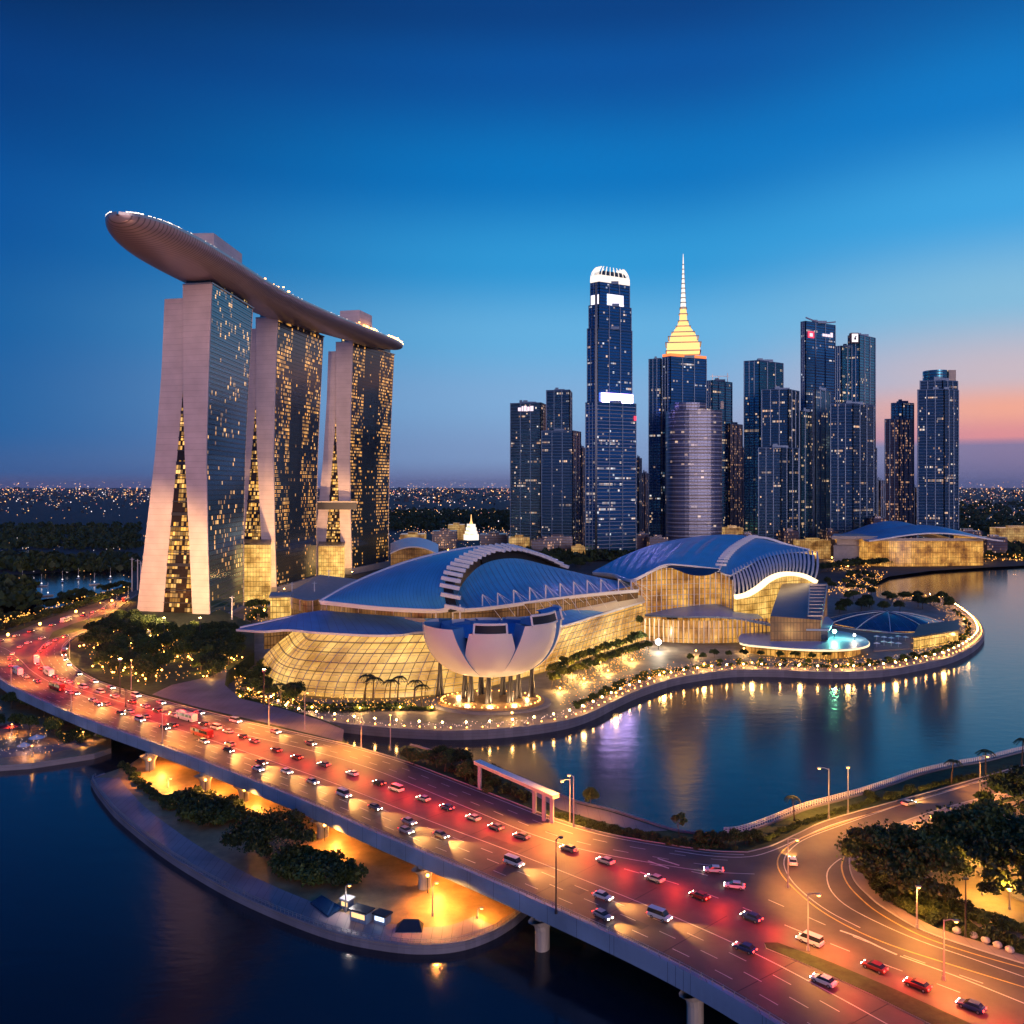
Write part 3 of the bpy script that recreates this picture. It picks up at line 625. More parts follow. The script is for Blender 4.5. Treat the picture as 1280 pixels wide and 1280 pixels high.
# skypark: boat shaped deck on the three towers
SK = [(507, -225.5, .5, 256), (510, -225.5, 7, 256), (517, -225, 12.5, 256.3), (531, -224.5, 18.5, 256.7), (555, -224.5, 23.5, 257.2), (590, -224, 27, 257.8), (640, -222, 28, 258.8), (700, -218, 27, 260), (760, -210, 26, 261), (820, -199, 25, 262.3), (880, -185, 22, 264), (940, -170, 20, 265.6), (990, -158, 18.5, 267), (1030, -148, 15, 268.5), (1058, -141, 10.5, 269.2), (1072, -137.5, 6, 269.6), (1078, -136, .5, 269.8)]
ctr = smooth([Vector((x, y, z)) for y, x, w, z in SK], 5); wid = [v.x for v in smooth([Vector((w, 0, 0)) for y, x, w, z in SK], 5)]
sp = thing('rooftop_deck', (ctr[0].x, ctr[0].y + 60, 243), 'long boat shaped rooftop deck resting across the three hotel towers', 'rooftop deck')
rows = []; ln = 0; lens = []
for i, c in enumerate(ctr):
    if i: ln += (ctr[i] - ctr[i - 1]).length
    lens.append(ln); t = (ctr[min(i + 1, len(ctr) - 1)] - ctr[max(0, i - 1)]); t.z = 0; t.normalize(); n = Vector((t.y, -t.x, 0)); w = max(.3, wid[i]); d = 12.5 * min(1, (w / 24)) ** .8
    rows.append([c + n * w * cos(a) + Vector((0, 0, -d * sin(a) ** .9 if sin(a) > 0 else 0)) for a in [pi * k / 20 for k in range(21)]])
b = MB(); b.grid(rows, 0, uv=lambda i, j: (lens[i], j * 2.6)); b.build('hull', M['hull'], sp, smooth=True)
b = MB()
for i in range(len(rows) - 1): b.quad(rows[i][-1], rows[i][0], rows[i + 1][0], rows[i + 1][-1])
b.build('deck', M['soffit'], sp)
b = MB()
for side in (0, -1):
    rr = [r[side] for r in rows]; b.wall([Vector((p.x, p.y, 0)) for p in rr], .5, 0, 0) if False else None
    b = MB(); b.strip([p + Vector((0, 0, -.3)) for p in rr], [p + Vector((0, 0, 1.3)) for p in rr]); b.build('parapet', M['steel'], sp)
cc = MB(); b = MB()
for i in range(3, len(rows) - 2):
    for side in (0, -1):
        p = rows[i][side]; q = rows[i + 1][side]
        for k in range(3):
            if R() < (.8 if i < 26 or i > 62 else .25):
                v = p.lerp(q, k / 3); v = v + (ctr[i] - v) * .04; b.octa(v + Vector((0, 0, 1.6)), .3 if R() < .7 else .55)
o = b.build('deck_lights', M['skylamp'] if 'skylamp' in M else M['warm'], sp); o.name = 'deck_light'; o['kind'] = 'stuff'
def deckbox(y0, y1, off, w, h, m, nm, dz=0):
    ia = min(range(len(ctr)), key=lambda k: abs(ctr[k].y - y0)); ib = min(range(len(ctr)), key=lambda k: abs(ctr[k].y - y1)); a, c = ctr[ia], ctr[ib]; t = (c - a); t.z = 0; t.normalize(); n = Vector((t.y, -t.x, 0))
    b = MB(); b.prism([a + n * (off - w / 2), a + n * (off + w / 2), c + n * (off + w / 2), c + n * (off - w / 2)], a.z + dz, a.z + h); return b.build(nm, m, sp)
deckbox(608, 668, 8, 22, 15.5, M['endwall'], 'lift_house'); deckbox(606, 612, 8, 23, 16.4, M['darksteel'], 'lift_house_front')
deckbox(925, 965, 3, 22, 19, M['endwall'], 'lift_house'); deckbox(923, 929, 3, 23, 20, M['darksteel'], 'lift_house_front')
deckbox(672, 760, 13, 14, 5, M['decklit'], 'restaurant') if 'decklit' in M else None
b = MB()
for i in range(14, 66):
    if R() < .75:
        c = ctr[i]; 
        for k in range(2): b.ball(c + Vector((U(2, 20) * min(1, wid[i] / 26), U(-4, 4), 1.5)), U(1.4, 2.4), n=5)
b.build('roof_garden', M['leafdark'], sp)['kind'] = 'stuff'
b = MB()
for y0, y1 in ((672, 770), (915, 962), (1012, 1085)):
    for k in range(46):
        y = U(y0, y1); i = min(range(len(ctr)), key=lambda q: abs(ctr[q].y - y)); c = ctr[i]; b.box(c + Vector((wid[i] * U(.55, .93), U(-2, 2), U(1.5, 5))), (U(.8, 2.2), .8, U(.5, 1.1)))
o = b.build('terrace_light', M['amber'], sp); o['kind'] = 'stuff'
# flood lights at the tower feet, aimed up the end walls and the hull
def flood(loc, target, power, color, size, label):
    r = tag(MB_flood(loc), label, 'floodlight', 'flood lights at the hotel towers'); lamp(Vector((0, 0, 16.0)), power * .5, color, 1.5, 'SPOT', None, size, r)
    l = [c for c in bpy.data.objects if c.parent == r and c.type == 'LIGHT'][0]; l.rotation_euler = (Vector(target) - Vector(loc) - Vector((0, 0, 16))).to_track_quat('-Z', 'Y').to_euler(); return r
def MB_flood(loc):
    r = bpy.data.objects.new('floodlight', None); col.objects.link(r); r.location = loc
    b = MB(); v = Vector(loc); b.box(v + Vector((0, 0, 7.3)), (.35, .35, 14.6)); b.build('stand', M['darksteel'], r); b = MB(); b.box(v + Vector((0, 0, 15)), (1.4, 1.0, .9)); b.build('housing', M['steel'], r); b = MB(); b.box(v + Vector((0, 0, 15.5)), (1.1, .8, .06)); b.build('lens', M['warm'], r); return r
WP = (1, .60, .42)
for (px, py, z, tgt, pw, sz, lb) in ((205, 806, 9.8, (-248, 620, 38), 2400000, 50, 'small floodlight lighting the left leg of the nearest tower'), (250, 806, 9.8, (-222, 620, 38), 2000000, 50, 'small floodlight lighting the right leg of the nearest tower'),
                                     (355, 760, 3, (-205, 797, 50), 2000000, 60, 'small floodlight lighting the leg of the middle tower'), (440, 735, 3, (-185, 983, 55), 3200000, 45, 'small floodlight lighting the leg of the farthest tower')):
    flood(G(px, py, z), tgt, pw, (1, .54, .22), sz, lb)
flood(G(150, 868, 9.8), (-226, 560, 250), 900000, (1, .52, .34), 42, 'floodlight on the roadside aimed at the bow of the rooftop deck')
flood(G(330, 884, 9.8), (-190, 720, 250), 900000, (1, .50, .42), 60, 'floodlight near the forecourt aimed at the rooftop deck hull')
# ================================================================== HALLS
def PL(l): return [P(*q) for q in l]
def coons(c0, c1, d0, d1, nu=24, nv=12):
    """c0(u) bottom, c1(u) top, d0(v) left, d1(v) right, each a smoothed point list"""
    c0 = arclen(c0, nu + 1); c1 = arclen(c1, nu + 1); d0 = arclen(d0, nv + 1); d1 = arclen(d1, nv + 1); rows = []
    for j in range(nv + 1):
        v = j / nv; r = []
        for i in range(nu + 1):
            u = i / nu
            a = c0[i] * (1 - v) + c1[i] * v; b = d0[j] * (1 - u) + d1[j] * u
            c = c0[0] * (1 - u) * (1 - v) + c0[-1] * u * (1 - v) + c1[0] * (1 - u) * v + c1[-1] * u * v
            r.append(a + b - c)
        rows.append(r)
    return rows
def shell(rows, name, m, parent, th=1.2, su=60, sv=40, sm=True, under=None):
    b = MB(); nr = len(rows); nc = len(rows[0])
    b.grid(rows, 0, uv=lambda i, j: (j * su / (nc - 1), i * sv / (nr - 1)))
    lo = [[p - Vector((0, 0, th)) for p in r] for r in rows]
    o = b.build(name, m, parent, smooth=sm)
    b = MB(); b.grid([r[::-1] for r in lo], 0)
    for a, c in ((rows[0], lo[0]), (rows[-1], lo[-1]), ([r[0] for r in rows], [r[0] for r in lo]), ([r[-1] for r in rows], [r[-1] for r in lo])): b.strip([p + Vector((0, 0, -.02)) for p in a], c)
    b.build('soffit', under or M['white'], o)
    return o
M['gold1'] = hallmat('gold_glass_wall', 3.2, 3.4, (1, .36, .03), (1, .60, .16), 1.3, ns=.045, dark=.28)
M['gold2'] = hallmat('amber_glass_wall', 2.2, 6.5, (1, .32, .03), (1, .50, .10), .95, ns=.06, dark=.15, fh=.06, fw=.16)
M['gold3'] = hallmat('dim_glass_wall', 1.9, 5, (.9, .30, .05), (1, .48, .16), .30, ns=.05, dark=.12, fw=.2)
M['bright'] = hallmat('bright_lobby', 2.5, 4, (1, .42, .05), (1, .60, .15), 1.2, ns=.08, dark=.35)
M['rimglow'] = glow('eave_strip_light', (1, .70, .40), 1.6, 'FRONT')
h1 = thing('convention_hall', (-40, 480, 3), 'nearest blue roofed hall with a gold glass wall and a spine of white fins', 'hall')
# outward leaning glass wall
bot = smooth(GP([(322, 838), (336, 856), (362, 866), (400, 871), (450, 873), (500, 872), (540, 869), (600, 861), (650, 848), (700, 834), (750, 817), (806, 800)], 4), 5)
topw = smooth([P(388, 776, 500)] + GP([(392, 789), (400, 792), (425, 793), (455, 794), (500, 794), (540, 793), (600, 790), (650, 787), (695, 782), (750, 767), (806, 751)], 25)[0:], 5)
bA = arclen(bot, 70); tA = arclen(topw, 70); rows = []
for j in range(11):
    v = j / 10; r = []
    for i in range(70):
        p = bA[i].lerp(tA[i], v); d = (bA[i] - tA[i]); d.z = 0; k = 1 - v; p2 = Vector((tA[i].x, tA[i].y, 0)) + d * (1 - v ** 1.9); r.append(Vector((p2.x, p2.y, lerp(bA[i].z, tA[i].z, v))))
    rows.append(r)
b = MB(); b.grid(rows, 0, uv=lambda i, j: (j * 3.2, i * 2.3)); b.build('glass_wall', M['gold1'], h1)
b = MB()
for i in range(0, 70, 2):
    for j in range(10): b.bar(rows[j][i] + Vector((0, -.25, 0)), rows[j + 1][i] + Vector((0, -.25, 0)), .22)
for j in range(1, 10):
    for i in range(69): b.bar(rows[j][i] + Vector((0, -.25, 0)), rows[j][i + 1] + Vector((0, -.25, 0)), .16)
o = b.build('mullion', M['mullion'], h1); o['kind'] = 'stuff'
# lower roof
eave = smooth([P(296, 787, 478), P(330, 789, 462)] + GP([(360, 787), (392, 790), (425, 792), (470, 794), (505, 793), (525, 790), (600, 789), (650, 788), (695, 784), (750, 768), (807, 751)], 25.6), 5)
inner = smooth([P(312, 781, 500), P(350, 772, 500)] + GP([(382, 766), (402, 763), (425, 765), (460, 768), (500, 771), (530, 773), (600, 772), (650, 771), (690, 766), (745, 756), (799, 744)], 32), 5)
eA, iA = arclen(eave, 80), arclen(inner, 80)
rows = [[eA[i].lerp(iA[i], v / 5) + Vector((0, 0, .9 * sin(pi * v / 5))) for i in range(80)] for v in range(6)]
shell(rows, 'lower_roof', M['roofdull'], h1, 1.0, 290, 40, under=M['soffit'])
b = MB()
for i in range(79): b.bar(eA[i] + Vector((0, -.5, -.2)), eA[i + 1] + Vector((0, -.5, -.2)), .7, 1.1)
b.build('eave_fascia', M['white'], h1)
b = MB()
for k in range(16): b.bar(P(300, 786, 476).lerp(P(402, 764, 490), k / 16) + Vector((0, 0, .8)), P(300, 786, 476).lerp(P(402, 764, 490), (k + 1) / 16) + Vector((0, 0, .8)), 2.6, .5)
b.build('roof_hip', M['white'], h1)
# clerestory between the roofs
ic = [p + Vector((0, 4, 0)) for p in iA[8:]]
b = MB(); b.strip([Vector((p.x, p.y, 31.5)) for p in ic], [Vector((p.x, p.y, 38.0)) for p in ic], uv=True); b.build('clerestory', M['gold3'], h1)
b = MB()
for p in ic[::3]: b.bar(Vector((p.x, p.y - .5, 32)), Vector((p.x, p.y - .5, 38)), .35)
o = b.build('clerestory_post', M['mullion'], h1); o['kind'] = 'stuff'
# main shell
c0 = smooth(PL([(400, 752, 461), (428, 755, 455), (465, 759, 450), (510, 762, 447), (545, 763, 446), (562, 761, 446)]), 6)
c1 = smooth(PL([(400, 752, 461), (440, 730, 480), (490, 709, 500), (540, 694, 520), (590, 684.5, 536), (634, 683, 540)]), 6)
d0 = [P(400, 752, 461)] * 2
SPN = smooth(PL([(562, 761, 446), (556, 745, 449), (556, 729, 457), (564, 711, 472), (580, 697, 492), (604, 687.5, 516), (634, 683, 540)]), 6)
rows = coons(c0, c1, d0, SPN, 30, 18)
shell(rows, 'main_roof', M['roof'], h1, 1.4, 90, 66)
bk = smooth(PL([(400, 752, 461), (440, 748, 520), (500, 742, 560), (560, 735, 590), (634, 730, 610)]), 6)
rows = coons(bk, c1, d0, [P(634, 730, 610), P(634, 700, 580), P(634, 683, 540)], 20, 8); shell(rows, 'back_roof', M['roof'], h1, 1.0, 90, 50)
b = MB()
for A_ in (c0, c1):
    for p, q in zip(A_, A_[1:]): b.bar(p + Vector((0, -.4, .3)), q + Vector((0, -.4, .3)), 1.3, 1.1)
b.build('roof_edge', M['white'], h1)
# curved spine with white fins
SPF = smooth(PL([(560, 760, 446), (555, 744, 449), (555, 728, 457), (563, 711, 472), (580, 697, 492), (604, 687, 516), (632, 683, 538), (655, 688, 556), (680, 697, 572), (702, 709, 586)]), 8)
sa = arclen(SPF, 27)
b = MB()
for k, p in enumerate(sa[:-1]):
    t = (sa[k + 1] - p).normalized(); L_ = 8.5 if k < 18 else 9
    dirn = Vector((1, -.10, -.15)) if k < 14 else Vector((1, -.35, -.30)); w = (sa[k + 1] - p).length * .52
    b.bar(p + Vector((-1.6, 0, 1.2)), p + dirn.normalized() * L_ + Vector((0, 0, .6)), w * .9, w * .55)
b.build('spine_fin', M['white'], h1)['kind'] = 'stuff'
b = MB()
for p, q in zip(SPF, SPF[1:]): b.bar(p + Vector((2.5, 1, -1.6)), q + Vector((2.5, 1, -1.6)), 5, 2.8)
b.build('spine_gap_shade', M['black'], h1)  # solid black strip painting in the shade of the open gap
# inner roof, lower than the spine
ce = smooth(PL([(566, 763, 450), (600, 761, 452), (640, 756, 462), (690, 749, 482), (740, 743, 508), (798, 738, 545)]), 6)
ct = smooth(PL([(566, 757, 462), (580, 727, 480), (606, 704, 505), (645, 698, 535), (690, 708, 565), (745, 721, 588), (798, 730, 600)]), 6)
rows = coons(ce, ct, [ce[0], ct[0]], [ce[-1], P(799, 734, 575), ct[-1]], 30, 14)
for j, r in enumerate(rows):
    for i, p in enumerate(r): p.z -= 5.5 * sin(pi * j / 14) * sin(pi * min(1, i / 30))
shell(rows, 'inner_roof', M['roof'], h1, 1.2, 80, 90)
ub = smooth(PL([(600, 690, 520), (634, 684, 541), (660, 690, 558), (702, 710, 588), (750, 720, 600), (799, 729, 606)]), 6)
lb = [p + Vector((0, 30, -26)) for p in ub]
b = MB(); b.grid([ub, lb]); b.grid([ub, [p + Vector((3, -4, -14)) for p in ub]]); b.build('rear_wall', M['black'], h1)
for i in range(0, 31, 1):
    b = MB()
    for j in range(4, 13): b.bar(rows[j][i] + Vector((0, 0, .25)), rows[j + 1][i] + Vector((0, 0, .25)), .22)
    b.build('roof_rib', M['rooflight'], h1)
b = MB()
for p, q in zip(ce, ce[1:]): b.bar(p + Vector((0, -.4, .3)), q + Vector((0, -.4, .3)), 1.0)
b.build('inner_roof_edge', M['white'], h1)
# front wall under the inner roof
b = MB(); b.strip([Vector((p.x, p.y + 2, 31)) for p in ce], [Vector((p.x, p.y + 2, p.z - 1.2)) for p in ce], uv=True); b.build('terrace_glass', M['gold3'], h1)
msts = [(603, 743, 774), (622, 741, 773), (642, 737, 771), (662, 734, 769), (682, 731, 766), (700, 729, 763), (717, 727, 760), (734, 725, 757), (751, 724, 754), (773, 723, 750), (789, 725, 747)]
for k, (px, pt_, pb) in enumerate(msts):
    a = G(px, pb, 31.5); t_ = P(px, pt_, a.y); m_ = MB(); m_.tube([a, t_], [.5, .38], 8); o = m_.build('mast', M['white'], h1)
    c_ = MB()
    for q in (4, 9):
        e = a + Vector((5 + q, 10, 3)); c_.bar(t_, e, .16)
    c_.bar(t_, a + Vector((11, -3, -1)), .14); c_.build('stay_cable', M['white'], o)
for px, pb in ((506, 764), (545, 768), (566, 770), (575, 772)):
    a = G(px, pb + 6, 31.5); b = MB(); b.tube([a, a + Vector((0, 0, 9))], .45); b.build('strut', M['white'], h1)
# side wing wall behind the tip
b = MB(); q0 = P(330, 789, 500); q1 = P(400, 775, 520); b.strip([Vector((q0.x, q0.y, 8)), Vector((q1.x, q1.y, 8))], [Vector((q0.x, q0.y, 24)), Vector((q1.x, q1.y, 27))], uv=True); b.build('side_wall', M['gold3'], h1)

# ---------------------------------------------------------------- second hall
h2 = thing('theatre_hall', (130, 620, 3), 'second blue barrel roofed hall with a fan of pale fins over a glowing arc', 'hall')
c0 = smooth(PL([(741, 716, 621), (765, 718, 600), (787, 725, 575), (802, 720, 572), (817, 712, 574), (834, 706, 578), (865, 708, 582), (899, 712, 586)]), 5)
c1 = smooth(PL([(741, 714, 622), (757, 706, 632), (776, 696, 644), (812, 682, 660), (847, 674, 672), (882, 669.5, 680), (914, 668, 684), (941, 671, 685)]), 5)
d1 = smooth(PL([(899, 712, 586), (904, 700, 600), (913, 689, 625), (925, 680, 652), (941, 671, 685)]), 5)
rows = coons(c0, c1, [c0[0], c1[0]], d1, 44, 14)
for j, r in enumerate(rows):
    for i, p in enumerate(r): p.z += .55 * sin(i * 2.2 * pi / 4) * sin(pi * j / 14)
shell(rows, 'barrel_roof', M['roof'], h2, 1.5, 190, 110)
bk = [p + Vector((6, 60, -24)) for p in c1]; shell(coons(bk, c1, [bk[0], c1[0]], [bk[-1], c1[-1]], 20, 4), 'back_roof', M['roof'], h2, 1.0, 190, 60)
b = MB()
for A_ in (c0, d1):
    for p, q in zip(A_, A_[1:]): b.bar(p + Vector((0, -.5, .2)), q + Vector((0, -.5, .2)), 1.2, 1.0)
b.build('roof_edge', M['white'], h2)
b = MB()
da = arclen(d1, 20)
for p in da[1:]: b.bar(p + Vector((-3.5, 0, .8)), p + Vector((3.5, -1.5, .6)), 1.6, 1.4)
b.build('edge_fin', M['white'], h2)
f0 = smooth(PL([(900, 714, 588), (912, 719, 582), (925, 712, 590), (950, 700, 610), (980, 692, 632), (1010, 689, 650)]), 5)
f1 = smooth(PL([(906, 700, 602), (914, 690, 626), (926, 681, 653), (942, 672, 686), (975, 679, 690), (1010, 687, 690)]), 5)
shell(coons(f0, f1, [f0[0], f1[0]], [f0[-1], f1[-1]], 24, 8), 'front_roof', M['rooflight'] if False else M['roof'], h2, 1.2, 100, 60)
b = MB(); ed = smooth(PL([(942, 671, 684), (960, 673, 688), (985, 681, 690), (1012, 687.5, 688)]), 5)
for p, q in zip(ed, ed[1:]): b.bar(p, q, 1.8, 1.6)
b.build('front_edge', M['white'], h2)
# fins
arc = smooth(PL([(918, 746, 566), (932, 743, 568), (946, 735, 574), (960, 724, 582), (974, 718, 590), (990, 717, 598), (1005, 720, 604), (1019, 727, 606)]), 5)
tpc = smooth(PL([(914, 716, 580), (926, 710, 590), (942, 702, 600), (960, 695, 612), (980, 691, 622), (1000, 690, 630), (1019, 693, 634)]), 5)
aA = arclen(arc, 25); tA = arclen(tpc, 25)
for k in range(25):
    b = MB(); a = aA[k] + Vector((0, 1, 1)); t_ = tA[k]; n = Vector((.5, -.86, 0)); t_ = t_ + Vector((0, -3, 2.5)); m_ = a.lerp(t_, .5) + Vector((0, -4, 0)); rr = [a, a.lerp(m_, .5) + Vector((0, -1, 0)), m_, m_.lerp(t_, .5) + Vector((0, -1, 0)), t_]
    wd = [.5, .8, 1.0, .85, .4]; b.grid([[p - n * w, p + n * w] for p, w in zip(rr, wd)]); b.grid([[p + n * w + Vector((.3, .4, 0)), p - n * w + Vector((.3, .4, 0))] for p, w in zip(rr, wd)])
    b.build('fin', M['white'], h2)
b = MB(); b.grid([[p + Vector((1, 4, 0)) for p in aA], [p + Vector((1, 4, -1)) for p in tA]], uv=lambda i, j: (j * 5, i * 18)); b.build('fin_backing', M['glassdark'], h2)
b = MB()
for p, q in zip(arc, arc[1:]): b.bar(p + Vector((0, -2, 0)), q + Vector((0, -2, 0)), 3.2, 2.6)
b.build('arc_light', M['arcglow'] if 'arcglow' in M else M['rimglow'], h2)
b = MB(); b.strip([Vector((p.x, p.y + 2, 3)) for p in arc], [p + Vector((0, 2, -.5)) for p in arc], uv=True); b.build('lobby_glass', M['bright'], h2)
# glass walls below the barrel roof
wl = smooth(PL([(788, 728, 576), (802, 723, 574), (817, 714, 576), (834, 709, 580), (865, 711, 584), (898, 715, 588), (912, 722, 580), (919, 728, 574)]), 5)
b = MB(); b.strip([Vector((p.x, p.y, 3)) for p in wl], [p + Vector((0, 0, -.6)) for p in wl], uv=True); b.build('glass_wall', M['gold2'], h2)
b = MB()
for p in arclen(wl, 22): b.bar(Vector((p.x, p.y - .8, 4)), Vector((p.x, p.y - .8, p.z)), .5)
b.build('mullion', M['white'], h2)
b = MB()
for z in (22, 29, 36): 
    for p, q in zip(wl, wl[1:]): b.bar(Vector((p.x, p.y - .6, z)), Vector((q.x, q.y - .6, z)), .35)
b.build('transom', M['mullion'], h2)
w2 = smooth(PL([(832, 707, 577), (845, 712, 574), (865, 719, 572), (885, 719, 574), (899, 713, 582)]), 5)
b = MB(); b.grid([w2, [P(834, 706, 578).lerp(P(899, 711, 585), i / (len(w2) - 1)) for i in range(len(w2))]]); b.build('gable_panel', M['glassdark'], h2)
# ---------------------------------------------------------------- low buildings on the promontory
g1 = thing('promenade_arcade', (110, 550, 3), 'long low arcade with amber glass front below the second hall', 'arcade')
fr = smooth(GP([(806, 800), (840, 803), (880, 804), (920, 803), (963, 800)], 4), 5); tp = [Vector((p.x, p.y + 1, 17.5)) for p in fr]
b = MB(); b.strip(fr, tp, uv=True); b.build('glass_front', M['gold2'], g1)
b = MB(); rf = smooth(PL([(800, 768, 575), (850, 770, 557), (880, 770, 552), (920, 772, 548), (965, 781, 545)]), 5); bk = [p + Vector((0, 45, 3)) for p in rf]; b.grid([rf, bk]); b.grid([[p + Vector((0, 0, -1.2)) for p in rf], rf]); b.build('roof', M['rooflight'], g1)
b = MB()
for p in arclen(fr, 28): b.bar(p + Vector((0, -.6, 0)), p + Vector((0, -.6, 14)), .7)
b.build('column', M['mullion'], g1)
g2 = thing('sloping_roof_building', (190, 520, 3), 'building with a dark sloping panel roof at the end of the second hall', 'building')
A0, A1, A2, A3 = P(978, 729, 598), P(1034, 729, 598), P(1026, 775, 520), P(963, 770, 520)
b = MB(); rws = [[A3.lerp(A2, i / 8).lerp(A0.lerp(A1, i / 8), j / 10) + Vector((0, 0, 1.2 * sin(pi * j / 10))) for i in range(9)] for j in range(11)]
b.grid(rws, uv=lambda i, j: (j * 3, i * 8)); b.build('sloping_roof', M['slope'] if 'slope' in M else M['roofdull'], g2, smooth=True)
b = MB(); lo = lambda p: Vector((p.x, p.y, 3)); b.grid([[lo(A3), lo(A2)], [A3, A2]]); b.grid([[lo(A2), lo(A1)], [A2, A1]]); b.grid([[lo(A0), lo(A3)], [A0, A3]]); b.grid([[lo(A1), lo(A0)], [A1, A0]]); b.build('wall', M['gold3'], g2)
b = MB(); q0, q1, q2, q3 = P(1012, 735, 590), P(1034, 735, 590), P(1028, 774, 520), P(1010, 774, 520)
for a, c in ((q0, q1), (q1, q2), (q2, q3), (q3, q0)): b.bar(a + Vector((0, 0, 2)), c + Vector((0, 0, 2)), .7)
for k in range(1, 9): b.bar(q0.lerp(q3, k / 9) + Vector((0, 0, 2)), q1.lerp(q2, k / 9) + Vector((0, 0, 2)), .35)
b.build('roof_frame', M['mullion'], g2)
g3 = thing('waterside_restaurant', (190, 490, 3), 'flat roofed waterside restaurant under a curved canopy with a glowing white rim', 'restaurant')
cp = smooth(GP([(925, 803), (960, 808), (1000, 811), (1040, 812), (1070, 810), (1086, 805), (1080, 797), (1060, 791), (1040, 788), (1000, 786), (960, 784), (930, 790)], 9), 5, True)
b = MB(); b.prism(cp, 8.2, 9.2, bot=True); b.build('canopy', M['rooflight'], g3)
b = MB(); fc = cp[:34]
for p, q in zip(fc, fc[1:]): b.bar(Vector((p.x, p.y - .3, 8.4)), Vector((q.x, q.y - .3, 8.4)), .5, .9)
b.build('rim_light', M['rimglow'], g3)
bd = [p.lerp(G(1000, 797, 9), .12) for p in cp]; b = MB(); b.prism(bd, 3, 8.2); b.build('glass_wall', M['gold2'], g3)
up = GP([(968, 786), (1035, 787), (1040, 778), (1034, 772), (968, 770)], 16); b = MB(); b.prism(up, 10, 15.4); b.build('upper_storey', M['glassdark'], g3); b = MB(); b.prism([p + (p - G(1000, 779, 16)) * .05 for p in up], 15.4, 16.4, bot=True); b.build('upper_roof', M['rooflight'], g3)
g4 = thing('garden_pavilion', (300, 500, 3), 'dark low glass domed garden roof near the tip of the promontory', 'pavilion')
cen = G(1110, 772, 8); rws = []
for j in range(9):
    t = j / 8; rws.append([cen + Vector((42 * (1 - t) * cos(a) * (1 + .08 * sin(3 * a)), 38 * (1 - t) * sin(a), 9 * (1 - (1 - t) ** 2) - 5 + .6 * sin(5 * a))) for a in [2 * pi * k / 40 for k in range(40)]])
b = MB(); b.grid(rws, closed=True); b.build('glass_roof', M['domeglass'] if 'domeglass' in M else M['glassdark'], g4, smooth=True)
b = MB()
for k in range(0, 40, 4):
    for j in range(8): b.bar(rws[j][k] + Vector((0, 0, .2)), rws[j + 1][k] + Vector((0, 0, .2)), .35)
for k in range(40): b.bar(rws[0][k] + Vector((0, 0, .3)), rws[0][(k + 1) % 40] + Vector((0, 0, .3)), .9)
b.build('rib', M['white'], g4)
b = MB(); b.prism([(p.x, p.y) for p in [cen + (q - cen) * .94 for q in rws[0]]], 3, 4.2 if False else 3.9); b.build('wall', M['gold2'], g4)
g5 = thing('lit_kiosk_block', (315, 470, 3), 'small amber lit pavilion beside the round end of the promenade', 'pavilion')
q = GP([(1142, 812), (1198, 803), (1196, 790), (1150, 796)], 3); b = MB(); b.prism(q, 3, 10); b.build('wall', M['bright'], g5); b = MB(); b.prism([p + (p - q[0].lerp(q[2], .5)) * .08 for p in q], 10, 10.8, bot=True); b.build('roof', M['darksteel'], g5)
# pool terrace
g6 = thing('terrace_deck', G(1110, 812, 3), 'pale terrace with parasols between the curved canopy and the amber pavilion', 'terrace')
b = MB(); b.prism(GP([(1092, 815), (1138, 812), (1138, 798), (1095, 798)], 3), 3, 3.8); b.build('platform', M['pave'], g6)
for k in range(9):
    c = G(1096 + (k % 5) * 9, 800 + (k // 5) * 7 + (k % 3), 3.8); b = MB(); b.bar(c, c + Vector((0, 0, 2.6)), .12); b.tube([c + Vector((0, 0, 2.3)), c + Vector((0, 0, 3.1))], [2.0, .1], 8); b.build('parasol', M['white'], g6)
# ---------------------------------------------------------------- far domed hall
g7 = thing('domed_expo_hall', (450, 1120, 3), 'distant hall with two low blue domed roofs and an amber glass base', 'hall')
def lowdome(px0, px1, pytop, pyeave, Y, dep, nm):
    c = Vector((xat((px0 + px1) / 2, Y), Y, zat(pyeave, Y))); wx = (px1 - px0) / 2 * Y / F; hh = (pyeave - pytop) * Y / F; rws = []
    for j in range(9):
        v = j / 8; rws.append([c + Vector((wx * (2 * u / 30 - 1), dep * (v - .5) , hh * cos(pi / 2 * (2 * u / 30 - 1)) ** 1.25 * (sin(pi * (v * .72 + .14)) ** .7) + (1.5 if u in (0, 30) else 0) * 0)) for u in range(31)])
    return shell(rws, nm, M['roof'], g7, 1.6, wx * 2, dep)
lowdome(1052, 1180, 651, 673, 1165, 90, 'rear_dome'); lowdome(1070, 1232, 656, 673, 1110, 80, 'front_dome')
fr = [P(1078, 700, 1085), P(1120, 700, 1075), P(1170, 700, 1078), P(1229, 697, 1090)]; fr = smooth(fr, 5)
b = MB(); b.strip([Vector((p.x, p.y, 3)) for p in fr], [Vector((p.x, p.y, zat(675, p.y))) for p in fr], uv=True); b.strip([Vector((fr[0].x, fr[0].y, 3)), Vector((fr[0].x - 4, fr[0].y + 80, 3))], [Vector((fr[0].x, fr[0].y, 36)), Vector((fr[0].x - 4, fr[0].y + 80, 36))], uv=True); b.strip([Vector((fr[-1].x + 4, fr[-1].y + 80, 3)), Vector((fr[-1].x, fr[-1].y, 3))], [Vector((fr[-1].x + 4, fr[-1].y + 80, 36)), Vector((fr[-1].x, fr[-1].y, 36))], uv=True); b.build('glass_wall', M['gold2'], g7)
b = MB(); b.strip([Vector((p.x, p.y - 3, zat(676, p.y))) for p in fr], [Vector((p.x, p.y - 3, zat(672.5, p.y))) for p in fr]); b.build('eave', M['soffit'], g7)
